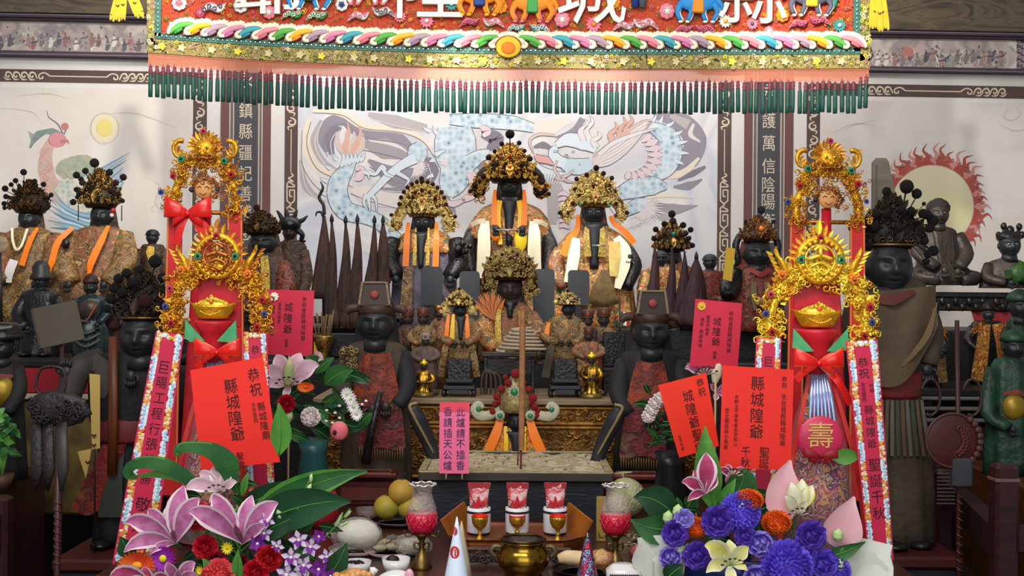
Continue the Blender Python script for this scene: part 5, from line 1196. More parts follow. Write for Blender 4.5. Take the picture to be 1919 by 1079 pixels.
def sitter(cx, zh, r, d, rb, lab, zb, cap):
    t = official(cx, zh, r, r * 2.4, d, rb, lab, cap, zb)
    mb = t.mb(); mb.ell((cx, -r * 1.6, zb - r * .8), (r * 3, r * 1.4, r * .9), rb, 14, 8); mb.end('folded_legs', t.o)
PINKGREY = M('pink_grey_robe', '6d5a52', .65, col2='54443f', ns=20, bump=.3, bs=60)
sitter(797, 640, 9, 4.7, PINKGREY, 'small seated monk in pinkish grey robe behind the gilt figurine near the red-aproned guard', shelfz(797, 4.7), M('pale_cap', '8a8074', .5))
sitter(1102, 630, 10, 4.72, BRO_RUST, 'small seated figure in red-brown robe behind the taller gilt figurine', shelfz(1102, 4.72), HATR)
GILT = M('bright_gilt_figurine', 'c49430', .3, .9, col2='4a3412', ns=40, amt=(.42, .58))
def figurine(cx, zh, r, hw, d, lab, grp):
    zb = shelfz(cx, d); t = T('gilt_figurine', lab, 'figurine', cx, zb, d, grp)
    mb = t.mb(); mb.lathe(cx, 0, [(hw * 1.1, zb - 9), (hw * 1.3, zb - 6), (hw * 1.35, zb)], M('gilt_base', '8a7440', .4, .7), 16); mb.end('lotus_base', t.o)
    robe(t, [(zh + r * .8, cx, r * .6, r * .5), (zh + r * 1.5, cx, hw * .9, hw * .5), (zh + r * 3.2, cx, hw, hw * .7), (zb - 16, cx, hw * .75, hw * .6), (zb - 8, cx, hw * 1.05, hw * .8)], GILT, 6, .1)
    head(t, cx, zh, r * .8, r, SOOTBROWN, -2, eyes=False)
    mb = t.mb(); mb.ell((cx, -2, zh - r * .7), (r, r, r * .6), GOLDY, 12, 7); mb.ell((cx, -2, zh - r * 1.2), (r * .5, r * .5, r * .5), GOLDY, 10, 6); mb.end('gilt_cap', t.o)
    for s in (-1, 1): sleeve(t, [(cx + s * hw * .8, zh + r * 1.8, 0), (cx + s * hw * 1.2, zh + r * 3.2, -hw * .3), (cx + s * hw * .4, zh + r * 3.8, -hw * .8)], [hw * .3, hw * .32, hw * .2], GILT); hand(t, (cx + s * hw * .25, -hw, zh + r * 3.8), r * .7, SOOTBROWN, s)
figurine(794, 686, 8, 15, 4.62, 'shorter gilt figurine on the shelf beside the guard with the shoulder ornament', 'gilt figurines on the altar shelf')
figurine(1108, 674, 9, 15, 4.62, 'taller slim gilt figurine between the black stepped seat and the tall black chair', 'gilt figurines on the altar shelf')
t = T('black_chair', 'tall black lacquered chair front on the shelf near the black-bearded red-skirted guard', 'chair', 1151, shelfz(1151, 4.75), 4.75); zb = t.z
mb = t.mb(); mb.box((1151, 14, 655), (42, 6, 66), BLACKARM, 2); mb.end('backrest', t.o)
mb = t.mb(); mb.box((1151, 0, 692), (44, 32, 7), M('worn_black_lacquer'), 2); mb.end('seat', t.o)
for s in (-1, 1):
    for y in (-12, 12): mb = t.mb(); mb.box((1151 + s * 18, y, (695 + zb) / 2), (6, 6, zb - 695), BLACKARM, 1); mb.end('leg', t.o)
mb = t.mb(); mb.box((1151, -11, 718), (36, 3, 34), BLACKWOOD, 1); mb.end('front_panel', t.o)
t = T('small_black_table', 'low black table with brown tassels hanging under the red-brown feathered deity', 'table', 954, shelfz(954, 4.8), 4.8); zb = t.z
mb = t.mb(); mb.box((954, 0, 664), (104, 44, 8), M('worn_black_lacquer'), 2); mb.end('table_top', t.o)
mb = t.mb(); mb.box((954, -14, 686), (92, 6, 30), BLACKWOOD, 1); mb.end('apron', t.o)
for s in (-1, 1):
    for y in (-16, 16): mb = t.mb(); mb.box((954 + s * 44, y, (668 + zb) / 2), (7, 7, zb - 668), BLACKWOOD, 1); mb.end('leg', t.o)
for i in range(5):
    x = 904 + i * 8; mb = t.mb(); mb.tube(sm([(912, -26, 690), (x, -30, 704), (x - 2 + i, -28, 744)], 4), [2, 2.4, 2], M('brown_cord', '4a3a32', .8), 5); mb.end('hanging_cord', t.o)
# opera-crowned figure just behind the burner
t = T('small_deity_statue', 'small figure with red pompom crown and pearl wings behind the incense stick', 'statue', 964, row(964, TABLE, 4.49), 4.49)
ORC = brocade('orange_flame_brocade', ['e07a1a', 'c8401a', 'e0b030', 'd8651a', '3f8a6a', 'e8a02a'], 22)
robe(t, [(800, 964, 18, 12), (808, 964, 38, 16), (850, 964, 60, 18), (t.z, 964, 64, 20)], ORC, 8, .08)
head(t, 966, 790, 16, 20, M('indigo_black_face', '1c1c26', .45), -8, eyes=False)
beard(t, 966, 806, 842, 22, M('indigo_black_face'), -24)
for s in (-1, 1):
    ribbon(t, [(964 + s * 26, 780, -16), (964 + s * 36, 812, -22), (964 + s * 52, 850, -22)], [12, 18, 18], ORANGE); ribbon(t, [(964 + s * 18, 796, -22), (964 + s * 16, 824, -27), (964 + s * 17, 850, -26)], [6, 8, 8], YELLOWSILK)
mb = t.mb(); mb.lathe(964, -4, [(24, 772), (30, 766), (33, 752), (24, 730), (10, 706), (4, 694)], M('crown_pearl_base', '7a6a4a', .45, .4, col2='b09a66', ns=90), 18); ob = mb.end('crown', t.o)
PEARL = M('pearl_beads', 'd9d2b8', .35, col2='a8a488', ns=260, bump=.5, bs=400)
for s in (-1, 1):
    mb = t.mb(); mb.tube(sm([(964 + s * 26, -10, 762), (964 + s * 44, -12, 776), (964 + s * 66, -12, 778), (964 + s * 76, -12, 766), (964 + s * 68, -12, 756), (964 + s * 60, -12, 764)], 5), [5, 9, 10, 8, 6, 5], PEARL, 8, flat=.5); mb.ell((964 + s * 68, -17, 765), (5, 3, 5), GREENGEM, 8, 6); mb.end('pearl_wing', ob)
    mb = t.mb(); mb.ell((964 + s * 28, -22, 776), (10, 6, 10), PEARL, 10, 6); mb.ell((964 + s * 28, -28, 776), (5, 3, 5), GREENGEM, 8, 6); mb.end('pearl_rosette', ob)
mb = t.mb()
for j in range(10): a = j * .628; mb.leaf((962, -34, 731), (962 + 13 * cos(a), -36, 731 + 13 * sin(a)), 6, PEARL, n=3)
mb.ell((962, -37, 731), (7, 4, 7), GREENGEM, 10, 6); mb.end('pearl_rosette', ob)
for x, z, r in ((964, 698, 9), (950, 715, 7), (978, 716, 7), (938, 727, 7), (990, 728, 7), (930, 742, 7), (997, 744, 8), (926, 756, 6), (1000, 760, 7), (936, 750, 6), (990, 752, 6), (922, 770, 6), (1004, 776, 6), (945, 705, 5), (1006, 768, 5)): t.inst('red_pompom', PM[RPOM], (x, -26 + abs(x - 964) * .3, z), r, ob)
# ---- the seated guards on the table's far end
def guard(cx, zt, lab, hatm, s, belly, staff=None, fringe=True):
    d = 4.38; zb = row(cx, TABLE, d); t = T('guard_statue', lab, 'statue', cx, zb, d, 'red-aproned guards before the altar')
    f = zt + 82
    robe(t, [(f + 30, cx, 26, 20), (f + 44, cx, 54, 30), (f + 90, cx + s * 2, 60, 40), (f + 150, cx + s * 2, 58, 44), (f + 220, cx, 64, 46), (f + 300, cx, 66, 46), (zb, cx, 64, 44)], BROWNROBE if belly else DARKROBE, 9, .05)
    head(t, cx, f, 32, 39, SOOT, -16, eyes=False, drape=DARKROBE)
    mb = t.mb(); mb.lathe(cx, -12, [(30, f - 14), (34, f - 22), (34, f - 32), (31, f - 36)], M('hat_dark', '33201c', .5, col2='472c24', ns=40), 20); ob = mb.end('scholar_hat', t.o)
    mb = t.mb(); mb.loft([[(cx - 29, -40, f - 34), (cx + 29, -40, f - 34), (cx + 27, 10, f - 34), (cx - 27, 10, f - 34)], [(cx - 23, -36, f - 78), (cx + 23, -36, f - 78), (cx + 22, 6, f - 78), (cx - 22, 6, f - 78)]], hatm, smooth=False)
    for q in (-1, 1): mb.stroke([(cx + q * 28, f - 36), (cx + q * 22, f - 78)], 4, PALEWOOD, -41.5, 3)
    mb.stroke([(cx - 22, f - 77), (cx + 22, f - 77)], 3, PALEWOOD, -41, 3); mb.ell((cx, -41, f - 54), (9, 3, 8), M('hat_badge'), 10, 6); mb.end('hat_crown', ob)
    for q in (-1, 1): mb = t.mb(); mb.tube(sm([(cx + q * 30, -12, f - 30), (cx + q * 48, -14, f - 28), (cx + q * 56, -14, f - 20)], 4), [8, 8, 6], M('hat_dark'), 8, flat=.4); mb.end('hat_wing', ob)
    RA = M('guard_apron_red', '6a2017', .6, col2=['8a3a20', '58201c', '7a3218'], ns=14, bump=.35, bs=90)
    mb = t.mb(); rr = []
    for i in range(9):
        u = i / 8; ww = lerp(24, 44, sin(u * 1.4)); z = lerp(f + 50, f + 146, u); rr.append([(cx + 6 * s + ww * (j / 8 - .5) * 2, -44 - 16 * cos((j / 8 - .5) * 2.6) - 8 * u, z + 4 * cos((j / 8 - .5) * 3)) for j in range(9)])
    mb.loft(rr, RA, closed=False); mb.end('apron', t.o)
    RS = M('guard_skirt_red', '5c1a1c', .6, col2=['74282a', '40161a', '6a4632'], ns=16, bump=.4, bs=90)
    mb = t.mb(); rr = []
    for i in range(9):
        u = i / 8; ww = lerp(34, 44, u); z = lerp(f + 140, f + 226, u); rr.append([(cx + 18 * s + ww * (j / 10 - .5) * 2, -58 - 10 * cos((j / 10 - .5) * 2.6) + 3 * sin(j * 2.2) * u, z + 3 * sin(j)) for j in range(11)])
    mb.loft(rr, RS, closed=False); sk = mb.end('skirt_panel', t.o)
    if fringe:
        for i in range(18): x = cx + 18 * s - 40 + i * 4.6; mb = t.mb(); mb.tube([(x, -62, f + 222), (x, -63, f + 246)], [1.8, 1.3], M('bronze_fringe', '6b5330', .6), 4); mb.end('fringe_strand', sk)
    for q in (-1, 1):
        sleeve(t, [(cx + q * 48, f + 56, -4), (cx + q * 60, f + 110, -30), (cx + q * 44 - (18 if q < 0 else 0) * s * 0, f + 150, -60)], [17, 20, 15], DARKROBE if q * s > 0 or not belly else BROWNROBE)
    if belly:
        mb = t.mb()
        for i in range(46): mb.curl((cx - 46 + U(-16, 14), -30 - U(0, 12), f + 62 + U(-16, 22)), U(4, 8), M('bronze_ornament', '8a744a', .4, .7), U(0, 6), 1.3, .3)
        mb.end('shoulder_ornament', t.o)
    hand(t, (cx + (4 if belly else -2), -84, f + 154), 26, SOOTBROWN, 1); hand(t, (cx + (26 if belly else 24), -78, f + 148), 22, SOOTBROWN, -1)
    if staff: mb = t.mb(); mb.tube([(cx + 18, -88, f + 120), (cx + 2, -90, f + 190), (cx - 8, -88, f + 250)], [5, 7, 9], BLACKARM, 8); mb.end('club', t.o)
guard(703, 524, 'black-faced guard in tall hat and red apron behind the white and pink flowers', M('hat_front_brown', '3a2a1e', .5), 1, True, True)
guard(1216, 540, 'black-faced guard in tall hat with long red skirt beside the orange-red paper', M('hat_front_dark', '2a1c18', .5), -1, False)
# ---- left side altar with smaller figures
t = WT('side_altar', 'side altar table with red and cream edge under the helmeted figures', 'table', (-1.98, 5.0, 0))
mb = t.mb(); mb.box((0, 0, 1.195), (1.3, .5, .03), BLACKWOOD, .006); mb.end('table_top', t.o)
mb = t.mb(); mb.box((0, -.22, 1.13), (1.28, .05, .1), M('red_edge_lacquer', 'a0202a', .5), .006); mb.end('red_edge', t.o)
mb = t.mb(); mb.box((0, -.225, 1.068), (1.29, .06, .022), M('cream_edge', 'b9a88a', .6), .004); mb.end('cream_edge', t.o)
mb = t.mb(); mb.box((0, -.2, .83), (1.26, .06, .44), M('olive_gilt_panel', '7a6430', .5, col2='4a3c20', ns=12), .01); mb.end('front_panel', t.o)
for s in (-1, 1): mb = t.mb(); mb.box((s * .6, 0, .59), (.08, .4, 1.18), DARKRED, .01); mb.end('leg', t.o)
def lvl(x, d, l=1.21): return row(x, l, d)
t = T('warrior_statue', 'black helmeted figure behind the tilted grey placard', 'statue', 76, lvl(76, 5.0), 5.0); zb = t.z
robe(t, [(540, 76, 16, 12), (550, 76, 34, 20), (590, 76, 38, 24), (640, 76, 36, 26), (zb, 76, 38, 28)], BLACKARM, 6, .06)
head(t, 77, 526, 14, 17, SOOT, -4, eyes=False)
mb = t.mb(); mb.lathe(77, -4, [(20, 524), (21, 518), (16, 512), (16, 500), (10, 490), (2, 487)], M('helmet_grey', '33322f', .4, .3), 18); mb.end('helmet', t.o)
for s in (-1, 1): sleeve(t, [(76 + s * 28, 556, 0), (76 + s * 38, 590, -16), (76 + s * 16, 612, -34)], [11, 12, 9], BLACKARM); hand(t, (76 + s * 9, -42, 614), 11, SOOT, s); mb = t.mb(); mb.ell((76 + s * 18, -30, zb - 5), (12, 18, 6), BLACKARM, 10, 6); mb.end('boot', t.o)
t = T('warrior_statue', 'black and teal armoured figure standing beside the great robed guard with pompoms', 'statue', 168, lvl(168, 4.95), 4.95); zb = t.z
TEAL = M('dark_teal_lacquer', '2a3a3a', .3, col2='1c2a2a', ns=20)
robe(t, [(552, 170, 14, 12), (562, 170, 30, 18), (590, 170, 26, 18), (600, 170, 22, 16), (616, 170, 30, 22), (640, 170, 34, 24), (zb, 170, 32, 24)], TEAL, 7, .07)
head(t, 170, 538, 13, 15, SOOT, -4, eyes=False)
mb = t.mb(); mb.lathe(170, -3, [(14, 532), (15, 526), (11, 518), (3, 512)], M('rusty_lacquer'), 14); mb.end('small_crown', t.o)
mb = t.mb(); mb.ell((170, -14, 578), (19, 10, 18), M('breastplate', '33332f', .3, col2='6a3a2a', ns=14), 14, 8); mb.tube(sm([(152, -22, 596), (170, -26, 600), (188, -22, 570)], 4), 2, M('copper_trim', '8a5038', .4), 5); mb.end('breastplate', t.o)
for s in (-1, 1): sleeve(t, [(170 + s * 26, 562, 0), (170 + s * 34, 584, -8), (170 + s * 22, 604, -22)], [10, 10, 7], TEAL); hand(t, (170 + s * 20, -26, 608), 11, SOOT, s)
for i in range(3): mb = t.mb(); mb.tube(sm([(146, -20, 612 + i * 12), (170, -30, 624 + i * 12), (194, -20, 612 + i * 12)], 4), 3, M('armour_grey', '4a4c4c', .4), 6); mb.end('skirt_tier', t.o)
t = T('warrior_statue', 'slim dark red figure with gold trim just behind the great robed guard', 'statue', 208, lvl(208, 5.05), 5.05)
robe(t, [(560, 208, 10, 8), (570, 208, 20, 12), (620, 208, 22, 14), (t.z, 208, 24, 16)], M('wine_cloth', '3a1c20', .6), 6, .07); head(t, 208, 548, 10, 13, SOOTBROWN, -3, eyes=False)
ribbon(t, [(206, 622, -16), (211, 645, -20), (209, 664, -18)], [5, 8, 5], OLDGOLD, 'gold_trim')
for s in (-1, 1): sleeve(t, [(208 + s * 17, 576, 0), (208 + s * 22, 600, -8), (208 + s * 8, 616, -18)], [7, 8, 5], M('wine_cloth'))
# tilted placard, held up on a stick
t = T('placard', 'tilted grey-olive placard on a dark stick in front of the helmeted figure', 'sign', 108, row(108, 0.0, 4.45), 4.45); zb = t.z
mb = t.mb(); mb.rot = (104, 608, -.22); mb.box((104, 0, 608), (84, 7, 76), M('placard_olive', '5c5446', .55, col2='524b3e', ns=4), 1.5); mb.end('placard_board', t.o)
mb = t.mb(); mb.rot = (104, 608, -.22); mb.box((104, 2, 571), (88, 9, 4), M('placard_edge', '4a443c', .5), 1); mb.box((61, 2, 608), (4, 9, 76), M('placard_edge'), 1); mb.end('placard_frame', t.o)
mb = t.mb(); mb.tube([(108, 6, 640), (108, 6, zb - 2)], 4, M('dark_stick', '33221c', .5), 8); mb.end('stick', t.o)
mb = t.mb(); mb.box((108, 6, zb - 10), (56, 50, 20), BLACKWOOD, 3); mb.end('stick_base', t.o)
# figure with gold belly cut by the frame
t = T('belly_guard_statue', 'black-hatted figure with golden belly cut off by the picture edge above green leaves', 'statue', 4, row(4, .82, 4.3), 4.3); zb = t.z
robe(t, [(680, 0, 20, 16), (692, 0, 38, 24), (740, 0, 42, 30), (800, 0, 44, 32), (zb, 0, 48, 34)], DARKROBE, 7, .05)
mb = t.mb(); mb.ell((8, -22, 730), (30, 22, 30), M('golden_belly', 'a88a2a', .4, .4, col2='8a6c20', ns=12), 18, 12); mb.end('belly', t.o)
ribbon(t, [(-24, 716, -34), (6, 702, -46), (36, 702, -34)], [6, 8, 6], M('rust_sash', '7a3a2a', .6), 'sash')
head(t, 2, 650, 26, 28, SOOT, -8, eyes=False)
mb = t.mb(); mb.lathe(4, -4, [(36, 636), (38, 628), (32, 624), (38, 610), (24, 604), (2, 603)], BLACKARM, 22); mb.end('hat', t.o)
mb = t.mb(); mb.stroke([(-34, 622), (0, 616), (38, 610)], 4, M('hat_trim', '7a7466', .5), -44, 2); mb.end('hat_trim', t.o)
sleeve(t, [(28, 690, 0), (40, 730, -20), (26, 770, -36)], [16, 18, 13], DARKROBE); hand(t, (20, -46, 774), 16, SOOT, -1)
worldbox('side_table', 'plain brown side table under the black-hatted figure with golden belly', 'table', -2.3, -1.73, 3.9, 4.6, 0, .82, REDBROWN)
t = T('potted_plant', 'small leafy green plant below the golden-bellied figure', 'plant', 6, row(6, .82, 4.1), 4.1); zb = t.z
mb = t.mb(); mb.lathe(4, 0, [(18, zb - 26), (22, zb - 28), (14, zb), (1, zb)], M('brown_pot', '4a2c1c', .6), 14); mb.end('pot', t.o)
for i in range(34):
    a = U(0, 6.28); x = 6 + U(-22, 22); z = 812 + U(-34, 34); mb = t.mb(); mb.leaf((x, U(-20, 8), z), (x + 26 * cos(a), U(-34, 4), z + 22 * sin(a)), U(12, 18), R.choice((GREENLEAF, LIGHTLEAF)), bend=(0, -6, -4), n=5); mb.end('leaf', t.o)
mb = t.mb()
for i in range(6): mb.tube(sm([(4, 0, zb - 26), (6 + U(-14, 14), U(-8, 6), 820), (6 + U(-24, 24), U(-16, 4), 790 + U(-10, 20))], 3), [2, 1.6, 1], LIGHTLEAF, 5)
mb.end('stem', t.o)
# ---- the two great standing guards
POLE = M('pedestal_red', '3c1411', .5, col2='5a1c16', ns=4)
def pedestal(x0, x1, d0, d1, top, lab):
    a, b = P(x0, 0, (d0 + d1) / 2).x, P(x1, 0, (d0 + d1) / 2).x
    t = WT('pedestal', lab, 'pedestal', ((a + b) / 2, (d0 + d1) / 2, 0), 'pedestals of the great standing guards')
    mb = t.mb(); mb.box((0, 0, top / 2 - .02), (b - a - .03, d1 - d0 - .03, top - .04), M('pedestal_black', '1c1c24', .5, col2='24242c', ns=5), .008); mb.end('pedestal_body', t.o)
    mb = t.mb(); mb.box((0, 0, top - .02), (b - a, d1 - d0, .04), POLE, .008); mb.end('pedestal_top', t.o)
pedestal(1600, 1775, 4.0, 4.4, .64, 'black pedestal with red top under the great robed guard near the flaming disc')
pedestal(150, 310, 3.95, 4.4, .62, 'black pedestal with red top under the great robed guard beside the tilted placard')
d = 4.2
t = T('great_guard_statue', 'great standing black-faced guard in brown robe with huge black pompom crown', 'statue', 1672, row(1672, .64, d), d); zb = t.z
robe(t, [(512, 1660, 30, 24), (532, 1664, 66, 36), (580, 1668, 68, 44), (650, 1672, 58, 44), (700, 1672, 48, 38), (735, 1674, 46, 38), (800, 1684, 52, 42), (900, 1690, 58, 44), (zb, 1692, 60, 44)], BROWNROBE, 9, .045)
head(t, 1656, 500, 42, 52, SOOT, -20, eyes=False, drape=DARKROBE)
crown(t, 1660, 372, 464, 108, M('sooty_crown', '3a2c20', .5, .4, col2='241a14', ns=80), M('sooty_crown_dark', '1c1512', .6, .2), -10, [(1676, 354, 13), (1698, 366, 9.5), (1640, 363, 8.5), (1604, 420, 11), (1586, 428, 9), (1596, 440, 9), (1734, 414, 11), (1727, 428, 9), (1722, 404, 9), (1712, 402, 9), (1736, 470, 10), (1724, 476, 8), (1590, 412, 8), (1665, 396, 8), (1686, 398, 8), (1622, 428, 9), (1708, 432, 9), (1640, 404, 8), (1625, 404, 8), (1660, 430, 8), (1714, 384, 4), (1716, 452, 8), (1612, 462, 8), (1720, 490, 7)], DPOM, 130, seed=31, flare=1.2)
mb = t.mb()
for i in range(9): a = -1.2 + i * .3; mb.curl((1660 + 46 * sin(a), -16 - 44 * cos(a), 452), 6, M('crown_trim_bronze', '8a6a3a', .4, .7), 3.6, .9, .2)
mb.tube([(1660 + 46 * sin(a), -14 - 44 * cos(a), 460) for a in [-1.4 + i * .28 for i in range(11)]], 2.4, M('crown_trim_bronze'), 5); mb.end('crown_rim', t.o)
mb = t.mb(); rr = []
for i in range(12):
    u = i / 11; rr.append([(lerp(lerp(1606, 1734, v), lerp(1634, 1738, v), u), -44 - 14 * sin(v * 3) - 4 * sin(u * 5 + v * 9), lerp(548 - 14 * v, lerp(720, 604, v ** 1.5) + 20 * sin(v * 3), u)) for v in [j / 10 for j in range(11)]])
mb.loft(rr, M('olive_drape', '5c4c36', .7, col2='4b3d2c', ns=5, bump=.2, bs=20), closed=False); mb.end('shoulder_drape', t.o)
ribbon(t, [(1738, 566, -40), (1716, 620, -62), (1690, 656, -66), (1668, 682, -62)], [4, 12, 10, 5], M('drape_fold', '70593c', .65), 'drape_edge')
ribbon(t, [(1612, 560, -48), (1650, 560, -66), (1690, 545, -64)], [10, 22, 8], M('worn_red_patch', '5c2a24', .65), 'red_lining')
mb = t.mb(); mb.lathe(1674, 0, [(47, 694), (51, 698), (51, 738), (48, 744)], M('red_waist_cloth', '581c1c', .6, col2='702420', ns=10), 24, 1, .86); mb.end('waist_band', t.o)
for i in range(9): x = 1640 + i * 9; ribbon(t, [(x, 746, -40), (x + (x - 1676) * .12, 790, -46), (x + (x - 1676) * .3 + 3, 848, -48)], [5, 7, 6], [M('skirt_strip_green', '3f4632', .7), M('skirt_strip_brown', '5a4632', .7), M('skirt_strip_grey', '5f5a50', .7)][i % 3], 'skirt_strip')
mb = t.mb(); mb.ell((1660, -52, zb - 7), (26, 26, 9), BLACKARM, 14, 8); mb.end('boot', t.o); mb = t.mb(); mb.ell((1712, -40, zb - 7), (22, 22, 9), BLACKARM, 14, 8); mb.end('boot', t.o)
sleeve(t, [(1722, 556, 0), (1738, 620, -14), (1728, 680, -30)], [20, 22, 16], BROWNROBE); hand(t, (1722, -40, 690), 26, SOOT, -1); sleeve(t, [(1606, 556, 0), (1590, 610, -14), (1604, 660, -36)], [20, 22, 16], BROWNROBE); hand(t, (1606, -46, 668), 26, SOOT, 1)
t = T('great_guard_statue', 'great standing black-robed guard with pompom crown holding a brown staff', 'statue', 240, row(240, .62, d), d); zb = t.z
robe(t, [(650, 262, 30, 24), (668, 254, 72, 38), (720, 246, 82, 46), (780, 238, 70, 46), (830, 236, 50, 40), (900, 232, 48, 40), (zb, 226, 52, 42)], DARKROBE, 9, .045)
head(t, 268, 630, 38, 46, SOOT, -20, eyes=False, drape=DARKROBE)
crown(t, 268, 512, 598, 104, M('sooty_crown'), M('sooty_crown_dark'), -10, [(300, 490, 12), (276, 505, 8), (250, 512, 9), (232, 522, 9), (222, 540, 9), (215, 560, 9), (285, 563, 13, MPOM), (240, 548, 9), (262, 530, 9), (312, 520, 9), (318, 545, 9), (208, 578, 8), (225, 608, 9, M and MPOM), (248, 576, 7), (300, 582, 7), (320, 575, 8)], DPOM, 120, seed=32, flare=1.2)
mb = t.mb(); mb.tube([(268 + 42 * sin(a), -14 - 40 * cos(a), 594) for a in [-1.4 + i * .28 for i in range(11)]], 2.6, M('crown_trim_bronze'), 5); mb.end('crown_rim', t.o)
sleeve(t, [(188, 680, 0), (158, 690, -30), (146, 724, -40), (142, 742, -44)], [28, 26, 24, 22], M('grey_brown_cuff', '3a332e', .65, col2='2c2724', ns=9)); hand(t, (140, -52, 694), 26, SOOT, 1, down=False)
sleeve(t, [(320, 690, 0), (332, 760, -24), (300, 800, -44)], [26, 28, 20], DARKROBE); hand(t, (262, -64, 700), 24, SOOT, -1)
ribbon(t, [(180, 668, -30), (210, 700, -44), (202, 742, -44)], [20, 44, 10], M('grey_lapel', '49443d', .65, col2='3a3531', ns=8), 'lapel')
mb = t.mb(); mb.lathe(236, -2, [(54, 782), (58, 788), (57, 820), (54, 826)], M('red_waist_cloth'), 24, 1, .84); mb.end('waist_band', t.o)
mb = t.mb(); rr = [[(lerp(lerp(206, 250, v), lerp(150, 208, v), u), -46 - 10 * sin(v * 3.1), lerp(826, 940 + 16 * sin(v * 3), u)) for v in [j / 8 for j in range(9)]] for u in [i / 9 for i in range(10)]]
mb.loft(rr, M('worn_red_skirt', '6a1c1a', .6, col2=['8a2a20', '4e1816', '7a4426'], ns=14, bump=.3, bs=70), closed=False); mb.end('skirt_panel', t.o)
for i in range(4): ribbon(t, [(208 + i * 11, 838, -44), (206 + i * 11, 890, -52), (206 + i * 11, 960, -50)], [9, 12, 12], M('grey_green_strip', '33382f', .7), 'skirt_strip')
mb = t.mb(); mb.tube([(229, -62, 628), (230, -62, 780), (228, -60, 880)], [8, 9, 9], M('amber_staff', '6a3414', .45, col2='4e240e', ns=6, stretch=(9, 9, 1)), 10, flat=.5); mb.end('staff', t.o)
for x in (206, 256): mb = t.mb(); mb.ell((x, -48, zb - 8), (20, 24, 9), BLACKARM, 12, 8); mb.end('boot', t.o)
# ---------------------------------------------------------------- candy towers with gilt dragon arches
FOIL = M('gilt_plastic_foil', 'f0b62c', .25, .6, col2='d8921c', ns=70, bump=.2, bs=200)
FOILB = M('bright_gilt_foil', 'fbe04a', .25, .5, col2='ecc030', ns=70)
FOILR = M('coppery_foil', 'cf8c3a', .3, .6, col2='a85a26', ns=80)
REDFOIL = M('red_tower_paper', 'c81e2c', .4, col2='b01624', ns=20)
CELLO = M('cellophane', 'cfd8e4', .08, alpha=.1, spec=.9)
GREENBOW = M('green_paper_leaf', '3f9a62', .5, col2='56ab74', ns=30)
def scrollwork(mb, path, wd, n, mats, r=(6, 11), seed=0, th=.24):
    q = random.Random(seed); p = sm(path, 8)
    for i in range(n):
        c = p[q.randrange(len(p))]; mb.curl((c.x + q.gauss(0, wd * .42), -q.uniform(0, 14), c.z + q.gauss(0, wd * .42)), q.uniform(*r), q.choice(mats), q.uniform(0, 6), q.uniform(.6, 1.4), th, 4, 6, dirn=q.choice((-1, 1)))
    mb.tube(p, wd * .34, mats[-1], 8)
    for i in range(n // 2):
        c = p[q.randrange(len(p))]; a = q.uniform(0, 6.28); x, z = c.x + wd * .4 * cos(a), c.z + wd * .4 * sin(a)
        mb.leaf((x, -6, z), (x + r[1] * 1.1 * cos(a), -9, z + r[1] * 1.1 * sin(a) - 4), r[1] * .5, q.choice(mats), n=3)
def flame(mb, x, z, L, a, mat, y=-4, w_=.42):
    mb.leaf((x, y, z), (x + L * cos(a), y - 2, z + L * sin(a)), L * w_, mat, bend=(L * .14 * sin(a), 0, -L * .14 * cos(a)), n=5, cup=.3)
def gem_flower(t, x, z, r, mat, ob, y=-18):
    mb = t.mb()
    for j in range(7): a = j * .9; mb.ell((x + r * .6 * cos(a), y, z + r * .6 * sin(a)), (r * .42, r * .3, r * .42), mat, 7, 5)
    mb.ell((x, y - r * .3, z), (r * .4, r * .4, r * .4), FOILR if mat is ORANGEGEM else INK, 7, 5); mb.end('gem_flower', ob)
GREENFL, PINKFL, BLUEFL, REDFL = M('teal_green_flower', '2a8a5a', .45), M('pink_flower_foil', 'c83a5a', .45), M('blue_violet_flower', '3f4a90', .45), M('red_flower_foil', 'b81c22', .45)
